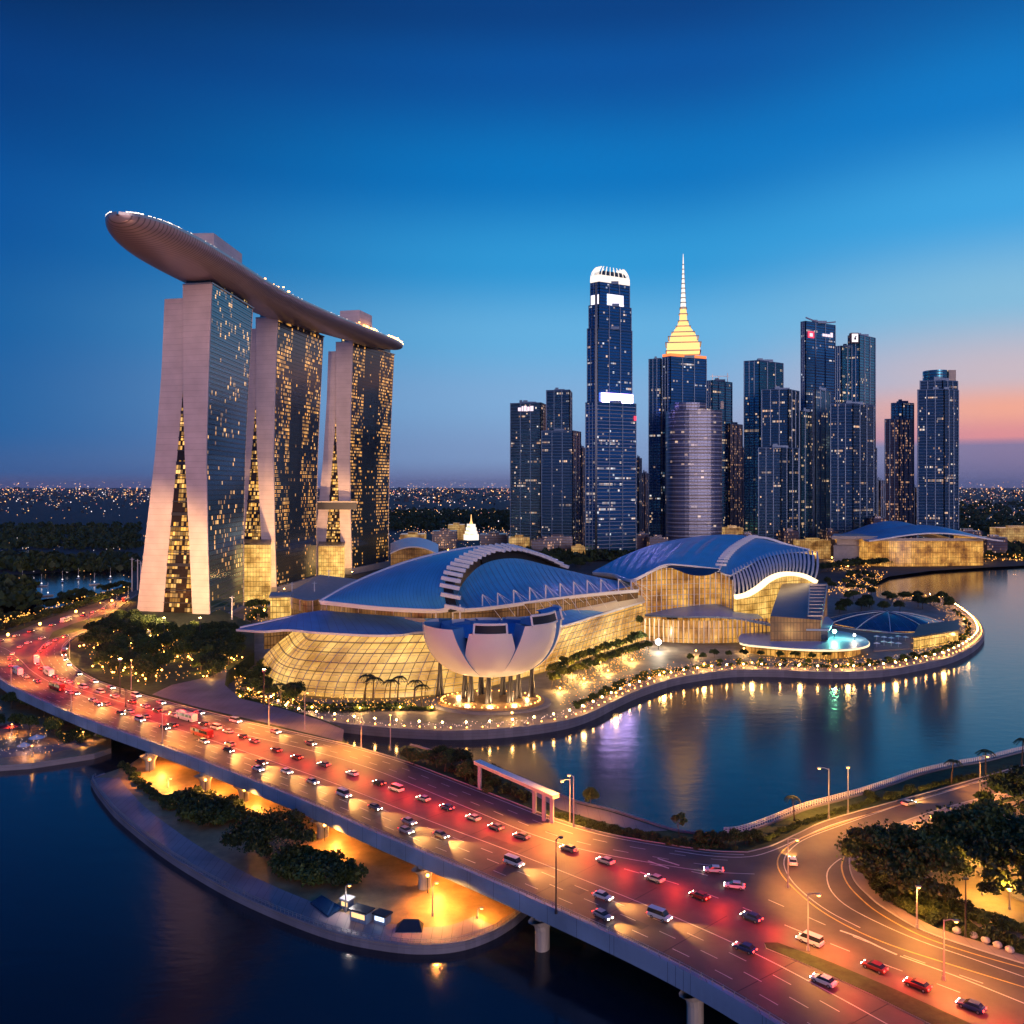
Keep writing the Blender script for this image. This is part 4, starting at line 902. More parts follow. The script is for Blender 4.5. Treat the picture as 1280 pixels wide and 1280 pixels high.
b = MB(); b.prism([P(1042, 700, 1100), P(1094, 700, 1090), P(1096, 700, 1150), P(1044, 700, 1150)], 3, zat(682, 1095)); b.build('annex', M['concrete'], g7)
b = MB(); b.prism([P(1040, 700, 1096), P(1097, 700, 1086), P(1099, 700, 1150), P(1042, 700, 1150)], zat(674, 1095), zat(670, 1095), bot=True); b.prism([P(1046, 700, 1100), P(1086, 700, 1092), P(1086, 700, 1140), P(1046, 700, 1140)], zat(681.5, 1095), zat(674, 1095)); b.build('annex_roof', M['soffit'], g7)
# ---------------------------------------------------------------- lotus shaped museum
mu = thing('lotus_museum', (-9, 388, 3), 'white lotus shaped museum bowl with square skylights standing on dark columns', 'museum')
C0 = Vector((-9.5, 396, 0)); ZB, ZT = 16.8, 42
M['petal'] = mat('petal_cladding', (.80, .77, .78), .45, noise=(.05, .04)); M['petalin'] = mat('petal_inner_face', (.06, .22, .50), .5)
def petal(a0, half, ztop, rtop, notch=False, tw=0):
    """one bulging petal: angle a0 (0 = towards the viewer), opens outward and upward"""
    def pos(s, t, off=0):                     # s -1..1 across, t 0..1 up
        hw = half * (1.95 - .95 * t) ; ang = a0 + s * hw * (1 if t > .05 else 1)
        r = 5 + (rtop - 5) * sin(min(1, t * 1.02) * pi / 2) ** .72 + 1.6 * (1 - s * s) * (.3 + .5 * t) + off; z = ZB + (ztop - ZB) * (1 - cos(t * pi / 2)) ** .92
        return C0 + Vector((r * sin(ang), -r * cos(ang), z))
    rt = [[pos(i / 8 - 1, j / 18) for i in range(17)] for j in range(19)]
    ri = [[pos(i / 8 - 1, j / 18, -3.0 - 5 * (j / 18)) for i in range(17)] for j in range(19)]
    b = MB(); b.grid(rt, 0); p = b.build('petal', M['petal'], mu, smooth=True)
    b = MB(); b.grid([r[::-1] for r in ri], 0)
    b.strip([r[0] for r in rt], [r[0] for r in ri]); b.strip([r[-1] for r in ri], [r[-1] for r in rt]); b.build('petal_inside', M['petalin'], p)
    if notch:                                  # slanted skylight closing the tip
        top_o, top_i = rt[-1], [q + Vector((0, 0, -2)) for q in ri[-1]]; b = MB(); 
        b.strip(top_i, top_o); b.build('tip_cap', M['petal'], p)
        b = MB(); s0, s1 = 2, 14; ins = [[q + Vector((0, 0, 3.8)) + (C0 - Vector((q.x, q.y, 0)) ).normalized() * .6 for q in rt[-1][s0:s1 + 1]], [q + (Vector((q.x, q.y, 0)) - C0).normalized() * .5 for q in rt[-1][s0:s1 + 1]]]
        b.grid([ins[1], ins[0]]); b.build('skylight', M['black'], p)
        b = MB(); o0, o1 = rt[-1][1], rt[-1][15]; u0, u1 = ins[0][0] + Vector((0, 0, .3)), ins[0][-1] + Vector((0, 0, .3))
        b.bar(ins[1][0], u0, .8); b.bar(ins[1][-1], u1, .8)
        for q, w in zip(ins[0], ins[0][1:]): b.bar(q + Vector((0, 0, .3)), w + Vector((0, 0, .3)), .9)
        for q, w in zip(ins[1], ins[1][1:]): b.bar(q, w, .8)
        b.build('skylight_frame', M['petal'], p)
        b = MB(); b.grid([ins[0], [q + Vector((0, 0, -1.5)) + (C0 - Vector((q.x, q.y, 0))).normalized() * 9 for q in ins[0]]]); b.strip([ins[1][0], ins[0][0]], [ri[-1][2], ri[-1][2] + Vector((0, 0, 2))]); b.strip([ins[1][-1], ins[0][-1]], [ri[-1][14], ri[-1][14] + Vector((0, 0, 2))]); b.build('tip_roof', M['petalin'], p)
petal(0.02, .33, 38.5, 27.5, True); petal(-1.0, .45, 40, 29.5); petal(.95, .42, 41.5, 29.5, True); petal(-1.85, .32, 38.5, 30); petal(1.75, .30, 41, 31, True)
petal(2.55, .36, 37.5, 30); petal(-2.5, .36, 37, 29); petal(3.3, .30, 37, 29)
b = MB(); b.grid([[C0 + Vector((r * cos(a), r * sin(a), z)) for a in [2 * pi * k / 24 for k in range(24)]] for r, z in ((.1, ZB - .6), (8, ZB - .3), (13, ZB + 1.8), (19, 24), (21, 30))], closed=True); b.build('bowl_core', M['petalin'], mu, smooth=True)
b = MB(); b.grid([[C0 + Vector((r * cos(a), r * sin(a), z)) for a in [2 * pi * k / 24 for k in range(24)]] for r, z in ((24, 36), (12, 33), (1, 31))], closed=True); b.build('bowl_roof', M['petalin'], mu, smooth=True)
for k, (dx, dy) in enumerate(((-12, 2), (-9, -6), (-1, -9), (8.5, -7), (12, 1), (5, 8), (-5, 9), (18, 3), (-24, 12))):
    c = C0 + Vector((dx, dy, 0)); b = MB(); b.tube([c + Vector((-.7, 0, 3)), c + Vector((.0, 0, 12)), c + Vector((.5, 0, ZB + 2))], [1.0, .75, .95], 10); b.tube([c + Vector((1.4, 1, 3)), c + Vector((.9, .5, 12)), c + Vector((.4, 0, ZB + 2))], [.8, .6, .8], 10); b.build('column', M['darksteel'], mu)
b = MB(); b.prism([C0 + Vector((27 * cos(a), 20 * sin(a), 0)) for a in [2 * pi * k / 40 for k in range(40)]], 3, 4.0); b.build('base_disc', M['quay'], mu)
b = MB(); b.prism([C0 + Vector((24 * cos(a), 17.5 * sin(a), 0)) for a in [2 * pi * k / 40 for k in range(40)]], 4.0, 5.0); b.build('lily_pond', M['sand'], mu)
b = MB()
for k in range(40):
    a = 2 * pi * k / 40; b.box(C0 + Vector((22 * cos(a), 16 * sin(a), 5.2)), (.5, .3, .2), a)
o = b.build('uplight', M['amber'], mu); o['kind'] = 'stuff'
for a in (-2.2, -1.57, -.9, 2.6, .2): lamp(C0 + Vector((17 * cos(a), 12 * sin(a), 6)), 4500, (1, .58, .24), 1.2)
# ================================================================== SKYLINE
SKYG = 'office towers of the bay skyline'
M['w1'] = winmat('office_dark', 2.2, 3.8, .04, (1, .48, .18), (.9, .8, .7), s=.9, base=(.025, .12, .25), frame=(.008, .035, .08), metal=.75, rough=.22, fw=.25, fh=.32, cl=.12, strip=.06, stripw=16)
M['w2'] = winmat('office_navy', 2.8, 4.2, .035, (1, .60, .30), (.8, .85, .9), s=.9, base=(.04, .22, .46), frame=(.01, .06, .15), metal=.8, rough=.2, fw=.1, fh=.35, cl=.10, strip=.07, stripw=26)
M['w3'] = winmat('office_bluegreen', 2.8, 4.0, .035, (1, .60, .30), s=.9, base=(.045, .28, .44), frame=(.012, .09, .16), metal=.8, rough=.25, fw=.12, fh=.3, cl=.12, strip=.055, stripw=24)
M['w4'] = winmat('office_violet', 4.4, 4.4, .03, (1, .62, .4), s=.7, base=(.11, .15, .28), frame=(.05, .05, .09), metal=.5, rough=.3, fw=.1, fh=.4, cl=.12, strip=.02, stripw=9)
M['w5'] = winmat('office_warmgrid', 2.0, 3.6, .16, (1, .45, .2), s=.6, base=(.09, .11, .20), frame=(.07, .05, .07), metal=.5, rough=.3, fw=.32, fh=.35, cl=.10, strip=.02)
M['band'] = mat('floor_band', (.06, .13, .26), .4, .3); M['bandl'] = mat('pale_floor_band', (.34, .36, .46), .4, .2)
M['signbar'] = glow('lilac_sign', (.60, .42, 1), 30, 'AUTO'); M['signwhite'] = glow('white_sign', (.95, .88, 1), 1.6, 'AUTO'); M['signviolet'] = glow('violet_sign', (.55, .35, 1), 8.0, 'AUTO'); M['signpink'] = glow('rosy_sign', (1, .75, .85), 1.3, 'AUTO'); M['signred'] = glow('red_sign', (1, .06, .12), 1.4, 'AUTO')
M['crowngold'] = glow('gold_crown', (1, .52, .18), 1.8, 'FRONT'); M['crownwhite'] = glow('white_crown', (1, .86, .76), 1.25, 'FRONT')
GRD = 2.6
def sky_t(label, blocks, sign=None, extras=None):
    """blocks: (px0, pxc, px1, py_top, Y_corner, dY_left, dY_right, material, band material, band step, py_base)"""
    b0 = blocks[0]; root = thing('office_tower', (xat(b0[1], b0[4]), b0[4], GRD), label, 'tower', SKYG); out = []
    for (x0, xc, x1, pt_, Y, dl, dr, m, bm, bs, pb) in blocks:
        Lp = Vector((xat(x0, Y + dl), Y + dl, 0)); C_ = Vector((xat(xc, Y), Y, 0)); Rp = Vector((xat(x1, Y + dr), Y + dr, 0)); B = Lp + Rp - C_
        z1 = zat(pt_, Y); z0 = GRD if pb is None else zat(pb, Y)
        b = MB(); b.prism([C_, Rp, B, Lp], z0, z1, 0); o = b.build('shaft', M[m], root)
        cen = (C_ + B) / 2; g = lambda k: [q + (q - cen).normalized() * k for q in (C_, Rp, B, Lp)]
        if bm:
            b = MB(); z = z0 + bs
            while z < z1 - 1:
                a = g(.35)
                for q, w in ((a[3], a[0]), (a[0], a[1])): b.bar(Vector((q.x, q.y, z)), Vector((w.x, w.y, z)), .5, bs * .16)
                z += bs
            s_ = b.build('floor_band', M[bm], o); s_['kind'] = 'stuff'
        b = MB(); a = g(.3); a2 = g(-2.0)
        for q, w in zip(a, a[1:] + a[:1]): b.bar(Vector((q.x, q.y, z1 + .4)), Vector((w.x, w.y, z1 + .4)), .7, 1.6)
        s = (x1 - x0) * Y / F
        vf = MB()
        for q, w in ((Lp, C_), (C_, Rp)):
            for u in (0, .33, .66, 1):
                e = q.lerp(w, u); vf.bar(Vector((e.x, e.y - .5, z0)), Vector((e.x, e.y - .5, z1 + .5)), 1.1)
        v_ = vf.build('vertical_fin', M['band'], o); v_['kind'] = 'stuff'
        b.box((cen.x, cen.y, z1 + 2), (s * .4, s * .3, 4)); b.box((cen.x - s * .1, cen.y, z1 + 3.2), (s * .12, s * .12, 6.4))
        b.build('roof_plant', M['band'], o)
        out.append((C_, Rp, B, Lp, z0, z1))
    return root, out
def facesign(root, name, A, B, z0, z1, u0, u1, m, out=.8):
    A = Vector((A.x, A.y, 0)); B = Vector((B.x, B.y, 0)); t = (B - A).normalized(); n = Vector((t.y, -t.x, 0)) * out
    a = A.lerp(B, u0) + n; c = A.lerp(B, u1) + n
    b = MB(); mid_ = (a + c) / 2; b.bar(Vector((a.x, a.y, (z0 + z1) / 2)), Vector((c.x, c.y, (z0 + z1) / 2)), .6, z1 - z0); return b.build(name, M[m], root)
r, o = sky_t('leftmost dark office tower of the skyline with a rosy sign near its slanted top', [(638, 676, 684, 504, 1250, 12, 40, 'w1', 'band', 4.2, None)])
Cc, Rp, B, Lp, z0, z1 = o[0]
for k, (u, w, h) in enumerate(((.26, .10, 5), (.38, .05, 7), (.45, .09, 7.5), (.56, .08, 6), (.66, .10, 7))): facesign(r, 'sign_letter', Lp, Cc, z1 - 10 - h * .1, z1 - 10 + h * .9, u, u + w, 'signpink')
b = MB(); b.tube([Cc + Vector((-28, 8, z1)), Cc + Vector((-28, 8, z1 + 5))], 2, 6); b.build('roof_tank', M['band'], r)
r, o = sky_t('dark stepped office tower next to the leftmost one with a faint window grid', [(683, 712, 715, 488, 1235, 8, 40, 'w1', 'band', 5.0, None), (677, 716, 726, 539, 1228, 4, 30, 'w1', 'band', 4.2, None)])
# the very tall tower with the glowing crown
r, o = sky_t('tallest skyscraper with a white glowing clawed crown and a bright sign at mid height', [(732, 745, 795, 503, 1180, 14, 30, 'w2', 'bandl', 5.0, None), (734, 747, 790, 410, 1186, 12, 28, 'w2', 'band', 4.6, 503), (736, 748, 789, 381, 1187, 11, 27, 'w2', 'band', 4.6, 410), (738, 749, 787, 353, 1188, 10, 26, 'w2', 'band', 4.6, 381)])
Cc, Rp, B, Lp, z0, z1 = o[3]; cen = (Cc + B) / 2; cen.z = 0
facesign(r, 'lit_panel', Lp, Cc, zat(381, 1188), zat(368, 1188), .12, .98, 'signwhite'); facesign(r, 'lit_panel', Cc, Rp, zat(380, 1188), zat(366, 1188), .25, .78, 'signwhite')
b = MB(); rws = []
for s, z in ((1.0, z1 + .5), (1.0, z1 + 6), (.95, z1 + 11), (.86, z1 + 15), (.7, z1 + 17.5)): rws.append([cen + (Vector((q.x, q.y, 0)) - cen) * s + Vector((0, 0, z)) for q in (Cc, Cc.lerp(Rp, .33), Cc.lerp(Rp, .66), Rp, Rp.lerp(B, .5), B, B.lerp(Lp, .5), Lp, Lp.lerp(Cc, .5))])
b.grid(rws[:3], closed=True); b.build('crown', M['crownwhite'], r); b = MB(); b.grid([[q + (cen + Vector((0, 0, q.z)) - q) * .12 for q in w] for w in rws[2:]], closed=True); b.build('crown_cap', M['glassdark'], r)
b = MB()
for (p, q) in ((Lp, Cc), (Cc, Rp), (Rp, B), (B, Lp)):
    for k in range(7):
        e = p.lerp(q, (k + .5) / 7); e = Vector((e.x, e.y, 0)); prev = None
        for s, z in ((1.03, z1 + 2), (1.02, z1 + 9), (.96, z1 + 15), (.84, z1 + 20), (.72, z1 + 23)):
            w = cen + (e - cen) * s + Vector((0, 0, z))
            if prev is not None: b.bar(prev, w, .9)
            prev = w
b.build('crown_claw', M['crownwhite'], r)['kind'] = 'stuff'
Cc, Rp, B, Lp, z0, z1 = o[1]
facesign(r, 'sign_screen', Cc, Rp, zat(503, 1180), zat(490, 1180), .08, 1.0, 'signviolet', 2.0); facesign(r, 'sign_bar', Cc, Rp, zat(502.2, 1180), zat(491.2, 1180), .10, .98, 'signbar', 2.6)
facesign(r, 'sign_mark', Cc, Rp, zat(500.5, 1180), zat(496, 1180), .78, .80, 'black', 3.2); facesign(r, 'sign_mark', Cc, Rp, zat(500.8, 1180), zat(500.0, 1180), .22, .52, 'black', 3.2)
Cc, Rp, B, Lp, z0, z1 = o[0]; facesign(r, 'beacon', Cc, Rp, zat(524, 1180), zat(518, 1180), .93, .99, 'signred', 1.6)
b = MB(); b.bar(Vector((Cc.x, Cc.y - .6, GRD)), Vector((Cc.x, Cc.y - .6, zat(353, 1180))), 3.2); b.build('corner_notch', M['glassdark'], r)
# spire tower
r, o = sky_t('skyscraper topped by a golden stepped crown and a tall lit spire', [(828, 838, 883, 446, 1290, 12, 30, 'w2', 'band', 4.6, None), (811, 826, 832, 449, 1296, 6, 30, 'w2', 'band', 4.6, None)])
Cc, Rp, B, Lp, z0, z1 = o[0]; cx = xat(855, 1300); cy_ = 1306
def ring(rx, z, n=4, rot=.6): return [Vector((cx + rx * cos(2 * pi * k / n + rot), cy_ + rx * .9 * sin(2 * pi * k / n + rot), z)) for k in range(n)]
k_ = 1300 / F
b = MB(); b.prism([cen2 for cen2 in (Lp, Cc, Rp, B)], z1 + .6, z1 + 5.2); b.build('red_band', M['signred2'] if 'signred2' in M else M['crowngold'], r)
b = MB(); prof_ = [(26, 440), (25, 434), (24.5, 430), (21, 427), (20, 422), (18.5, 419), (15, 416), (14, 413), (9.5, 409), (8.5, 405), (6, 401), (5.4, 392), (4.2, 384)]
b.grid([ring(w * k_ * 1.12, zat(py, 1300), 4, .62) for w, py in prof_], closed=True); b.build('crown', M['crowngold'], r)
b = MB()
for w, py in ((26.5, 440), (27, 430), (23, 422), (17.5, 416), (11, 408), (7.5, 401), (6.2, 392), (5, 385)):
    q = ring(w * k_ * 1.12, zat(py, 1300), 4, .62)
    for a, c in zip(q, q[1:] + q[:1]): b.bar(a, c, 1.6, 1.3)
b.build('crown_ledge', M['soffit'], r)
b = MB(); b.tube([(cx, cy_, zat(386, 1300)), (cx, cy_, zat(368, 1300)), (cx, cy_, zat(345, 1300)), (cx, cy_, zat(330, 1300)), (cx, cy_, zat(316, 1300))], [4.2, 3.0, 1.6, 1.0, .35], 8); b.build('spire', M['crownwhite'], r)
b = MB()
for py in range(384, 326, -6): b.tube([(cx, cy_, zat(py, 1300)), (cx, cy_, zat(py - 1, 1300))], 4.6 * (py - 315) / 70 + .6, 8)
b.build('spire_ring', M['soffit'], r)
# violet banded rounded tower in front
r = thing('office_tower', (xat(872, 1200), 1200, GRD), 'violet grey office tower with pale horizontal bands and rounded corners', 'tower', SKYG)
def rounded(px0, px1, Y, dep, n=40, pw=3.2):
    cx_ = xat((px0 + px1) / 2, Y); w = (px1 - px0) / 2 * Y / F
    return [Vector((cx_ + w * math.copysign(abs(cos(a)) ** (2 / pw), cos(a)), Y + dep / 2 + dep / 2 * math.copysign(abs(sin(a)) ** (2 / pw), sin(a)), 0)) for a in [2 * pi * k / n for k in range(n)]]
def rtower(root, px0, px1, pt_, Y, dep, m, bm, bs, pb=None, pw=3.2):
    pts = rounded(px0, px1, Y, dep, 40, pw); z0 = GRD if pb is None else zat(pb, Y); z1 = zat(pt_, Y); ac = [0]
    for a, c in zip(pts, pts[1:] + pts[:1]): ac.append(ac[-1] + (c - a).length)
    b = MB()
    for k in range(40):
        a, c = pts[k], pts[(k + 1) % 40]; b.quad((a.x, a.y, z0), (c.x, c.y, z0), (c.x, c.y, z1), (a.x, a.y, z1), 0, [(ac[k], z0), (ac[k + 1], z0), (ac[k + 1], z1), (ac[k], z1)])
    b.flat(pts, z1); o = b.build('shaft', M[m], root)
    if bm:
        b = MB(); z = z0 + bs
        while z < z1 + 1:
            for a, c in zip(pts[20:] , pts[21:] + pts[:1]): b.bar(Vector((a.x, a.y - .3, z)), Vector((c.x, c.y - .3, z)), .7, bs * .2)
            z += bs
        s_ = b.build('floor_band', M[bm], o); s_['kind'] = 'stuff'
    return pts, z0, z1
rtower(r, 838, 907, 512, 1200, 60, 'w4', 'bandl', 6.0); rtower(r, 843, 886, 503, 1204, 50, 'w4', 'bandl', 6.0, 512)
b = MB(); b.box((xat(903, 1200), 1203, zat(510, 1200) + 4), (4, 4, 10)); b.build('roof_plant', M['soffit'], r)
r, o = sky_t('slim tower with pale bands and rooftop aerials, behind the violet banded tower', [(883, 890, 915, 476, 1400, 8, 30, 'w3', 'bandl', 7.0, None)])
b = MB(); Cc = o[0][0]; 
for dx, h in ((10, 12), (20, 9), (34, 14)): b.bar(Cc + Vector((dx - 6, 14, o[0][5])), Cc + Vector((dx - 6, 14, o[0][5] + h)), .9)
b.bar(Cc + Vector((0, 14, o[0][5] + 9)), Cc + Vector((30, 14, o[0][5] + 9)), .8); b.build('aerial', M['steel'], r)
sky_t('narrow low tower with many amber windows, right of the violet banded tower', [(905, 912, 928, 530, 1420, 8, 30, 'w5', None, 0, None)])
r, o = sky_t('broad flat topped blue tower with few lit floors, left of the dark stepped tower', [(930, 949, 979, 451, 1300, 10, 34, 'w3', 'band', 4.6, None)])
sky_t('dark stepped tower with long amber lit floors, standing before the broad blue tower', [(952, 985, 999, 487, 1250, 8, 30, 'w1', None, 0, None), (948, 976, 998, 560, 1240, 6, 25, 'w1', 'band', 4.2, None)])
r, o = sky_t('tall navy tower with red signs and a curved silver parapet', [(1001, 1007, 1044, 402, 1350, 8, 36, 'w2', 'band', 4.6, None)])
Cc, Rp, B, Lp, z0, z1 = o[0]
facesign(r, 'round_emblem', Cc, Rp, z1 - 24, z1 - 14, .06, .26, 'signred', 1.2); facesign(r, 'round_emblem_core', Cc, Rp, z1 - 22, z1 - 17, .11, .20, 'signpink', 1.8)
for k in range(4): facesign(r, 'sign_letter', Cc, Rp, z1 - 19, z1 - 15 + (3 if k == 3 else 0), .55 + k * .09, .62 + k * .09, 'signpink', 1.2)
b = MB(); ar = [Cc.lerp(Rp, t) + Vector((0, -1, z1 + 6 - 8 * sin(pi * t) * .5)) for t in [k / 10 for k in range(11)]]
for p, q in zip(ar, ar[1:]): b.bar(p, q, 1.2, 2)
b.build('curved_parapet', M['bandl'], r)
sky_t('pale blue mirrored slab tower in front of the tall navy tower', [(1016, 1019, 1038, 487, 1285, 4, 30, 'w6', 'band', 3.8, None), (998, 1001, 1017, 514, 1280, 4, 30, 'w3', 'bandl', 3.6, None)]) if False else None
M['w6'] = winmat('office_mirror', 2.6, 3.8, .04, (1, .6, .3), s=.8, base=(.25, .55, .80), frame=(.06, .2, .34), metal=.7, rough=.25, fw=.12, fh=.3, cl=.12, strip=.01)
sky_t('pale blue mirrored slab tower in front of the tall navy tower', [(1016, 1019, 1038, 487, 1285, 4, 30, 'w6', 'band', 3.8, None), (998, 1001, 1017, 514, 1280, 4, 30, 'w3', 'band', 3.6, None)])
r, o = sky_t('tall blue tower with a small white lit sign box on its shoulder', [(1060, 1074, 1094, 419, 1305, 10, 30, 'w3', 'band', 4.4, None), (1044, 1052, 1074, 433, 1300, 6, 30, 'w3', 'band', 4.4, None)])
Cc = o[1][0]; b = MB(); b.box((xat(1067, 1300), 1299, zat(423, 1300)), (11, 8, 15)); b.build('sign_box', M['darksteel'], r); b = MB(); b.box((xat(1067, 1300), 1294.6, zat(423, 1300)), (8.5, .6, 11.5)); b.build('sign_face', M['signwhite'], r); b = MB(); b.box((xat(1067, 1300), 1294.1, zat(424, 1300)), (3, .5, 3.5)); b.box((xat(1067, 1300) + 1, 1294.1, zat(421.5, 1300)), (2, .5, 2)); b.build('sign_mark', M['black'], r)
sky_t('dark lower tower block in front of the tall blue sign box tower', [(1038, 1066, 1092, 505, 1245, 8, 30, 'w1', 'band', 4.6, None)])
sky_t('warm gridded tower with a dark square top, left of the rightmost tower', [(1106, 1124, 1142, 524, 1300, 10, 12, 'w5', None, 0, None), (1114, 1128, 1142, 504, 1304, 8, 10, 'w3', 'band', 4.4, 524)])
r, o = sky_t('rightmost skyline tower with a rounded stepped top', [(1147, 1180, 1198, 487, 1250, 10, 14, 'w1', 'band', 4.4, None), (1150, 1178, 1197, 476, 1252, 8, 12, 'w1', 'band', 4.4, 487)])
rtower(r, 1162, 1190, 462, 1262, 34, 'w3', 'band', 4.4, 476, 2.2)
b = MB(); b.box((xat(1192, 1262), 1270, zat(470, 1262)), (10, 10, 18)); b.build('roof_fin', M['soffit'], r)
for px0, px1, pt_, Y, lb, m in ((722, 733, 560, 1480, 'low dark block seen between the stepped tower and the tallest skyscraper', 'w5'), (794, 802, 573, 1500, 'slim low block right beside the tallest skyscraper', 'w1'), (800, 812, 592, 1560, 'low block between the tallest skyscraper and the spire tower', 'w5'), (1093, 1106, 601, 1500, 'small low block left of the warm gridded tower', 'w5'), (920, 932, 560, 1500, 'slim dark block left of the broad blue tower', 'w5'), (1140, 1149, 610, 1500, 'small block between the two rightmost towers', 'w5'), (1085, 1096, 560, 1480, 'dark block behind the right edge of the tall sign box tower', 'w1')):
    sky_t(lb, [(px0, (px0 + px1) / 2, px1, pt_, Y, 6, 20, m, None, 0, None)])
# low lit blocks at the foot of the skyline
LOWG = 'low lit blocks at the foot of the skyline'
for k, (px0, px1, pt_, Y) in enumerate(((636, 662, 672, 1240), (664, 690, 676, 1200), (678, 716, 671, 1215), (716, 732, 684, 1160), (796, 812, 668, 1215), (812, 836, 672, 1190), (906, 930, 660, 1230), (926, 948, 668, 1215), (980, 1000, 664, 1215), (1000, 1040, 676, 1190), (1034, 1050, 664, 1220), (1092, 1110, 648, 1240), (500, 530, 668, 1330), (540, 570, 664, 1380), (600, 634, 668, 1330), (560, 580, 656, 1600), (1200, 1230, 664, 1240), (1234, 1262, 672, 1180), (1250, 1300, 660, 1400))):
    a = Vector((xat(px0, Y), Y, 0)); c = Vector((xat(px1, Y), Y + 5, 0)); b = MB(); b.prism([a, c, c + Vector((0, 30, 0)), a + Vector((0, 30, 0))], 2.6, zat(pt_, Y)); b.box(((a.x + c.x) / 2, Y + 14, zat(pt_, Y) + 1.5), ((c.x - a.x) * .4, 8, 3))
    tag(b.build('low_block', M['w5'] if k % 3 else M['lowgold']), 'small low lit block at the foot of the skyline towers', 'building', LOWG)
# glowing pagoda
pg = thing('lit_temple', (xat(589, 1300), 1300, 2.6), 'small glowing golden temple spire between the hotel towers and the skyline', 'temple')
b = MB(); cx = xat(589, 1300)
for w, py0, py1 in ((8, 675, 668), (6, 668, 664), (4.5, 664, 659), (3, 659, 655)): b.box((cx, 1300, (zat(py0, 1300) + zat(py1, 1300)) / 2), (w * 2 * k_ * .9, 16, abs(zat(py0, 1300) - zat(py1, 1300))), .5)
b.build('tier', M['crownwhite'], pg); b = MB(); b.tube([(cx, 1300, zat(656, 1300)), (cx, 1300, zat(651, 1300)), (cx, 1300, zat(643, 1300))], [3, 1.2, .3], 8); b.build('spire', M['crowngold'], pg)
for py, w in ((668, 10), (664, 8), (659, 6)): b = MB(); b.tube([(cx, 1300, zat(py, 1300)), (cx, 1300, zat(py - 1.6, 1300))], [w * k_, w * k_ * .5], 4); b.build('eave', M['crowngold'], pg)
# ================================================================== HOTEL SURROUNDS
def block(name, quad, z0, z1, m, label, cat, roof=None, parts=()):
    r = thing(name, (quad[0][0], quad[0][1], z0), label, cat); q = [Vector((a[0], a[1], 0)) for a in quad]
    b = MB(); b.prism(q, z0, z1); b.build('wall', M[m], r); c = sum(q, Vector((0, 0, 0))) / len(q)
    b = MB(); b.prism([p + (p - c).normalized() * 1.5 for p in q], z1, z1 + 1.2, bot=True); b.build('roof', M[roof or 'soffit'], r); return r
block('lobby_block', [P(304, 735, 745), P(338, 735, 745), P(340, 735, 850), P(306, 735, 850)], 3, zat(681, 745), 'bright', 'golden lit lobby block between the nearest and the middle hotel towers', 'lobby', 'darksteel')
block('lobby_block', [P(398, 710, 930), P(430, 710, 930), P(432, 710, 1040), P(400, 710, 1040)], 3, zat(683, 930), 'bright', 'golden lit lobby block between the middle and the farthest hotel towers', 'lobby', 'darksteel')
block('link_bridge', [P(396, 640, 965), P(446, 640, 965), P(446, 640, 985), P(396, 640, 985)], zat(637, 965), zat(628, 965), 'darksteel', 'slim bridge wall crossing at mid height of the farthest tower legs', 'link bridge')
block('shopping_arcade', [P(335, 760, 610), P(400, 752, 640), P(470, 735, 760), P(400, 728, 820)], 3, 17, 'gold3', 'low grey roofed arcade with amber walls at the foot of the middle tower', 'arcade', 'concrete')
block('amber_pavilion', [P(338, 768, 590), P(362, 766, 592), P(364, 766, 610), P(340, 766, 610)], 3, zat(747, 590), 'bright', 'small amber curtain walled pavilion behind the tip of the nearest blue roof', 'pavilion', 'concrete')
wd = thing('white_dome_hall', (xat(517, 1000), 1000, 3), 'low white curved hall with sparkling glass behind the nearest blue roof', 'hall')
rws = [[Vector((xat(px, 980 + 70 * v), 980 + 70 * v, zat(683 + (px - 517) ** 2 / 90 * .9 + (0 if v else 0), 980) + 6 * v)) for px in [488 + 60 * k / 16 for k in range(17)]] for v in (0, .5, 1)]
shell(rws, 'roof', M['white'], wd, 1.2); b = MB(); b.strip([Vector((p.x, p.y + 2, 3)) for p in rws[0]], [p + Vector((0, 2, -1)) for p in rws[0]], uv=True); b.build('glass_wall', M['gold3'], wd)
MASTG = 'pale masts around the hotel forecourt'
for px, pb, pt_, Y in ((290, 790, 745, 600), (365, 752, 728, 690), (393, 753, 727, 690), (411, 735, 712, 800), (452, 745, 722, 700), (165, 740, 697, 760), (172, 738, 699, 770), (176, 738, 702, 775)):
    b = MB(); b.tube([P(px, pb, Y), P(px, pt_, Y)], [.6, .35], 6); b.bar(P(px - 3, pt_ + 2, Y), P(px + 3, pt_ + 2, Y), .3); tag(b.build('mast', M['white'], origin=P(px, pb, Y)), 'slim pale mast standing near the feet of the hotel towers', 'mast', MASTG)
b = MB(); b.bar(P(163, 722, 760), P(180, 722, 770), .8); b.build('mast_link', M['white']); bpy.data.objects.remove(bpy.data.objects['mast_link'])
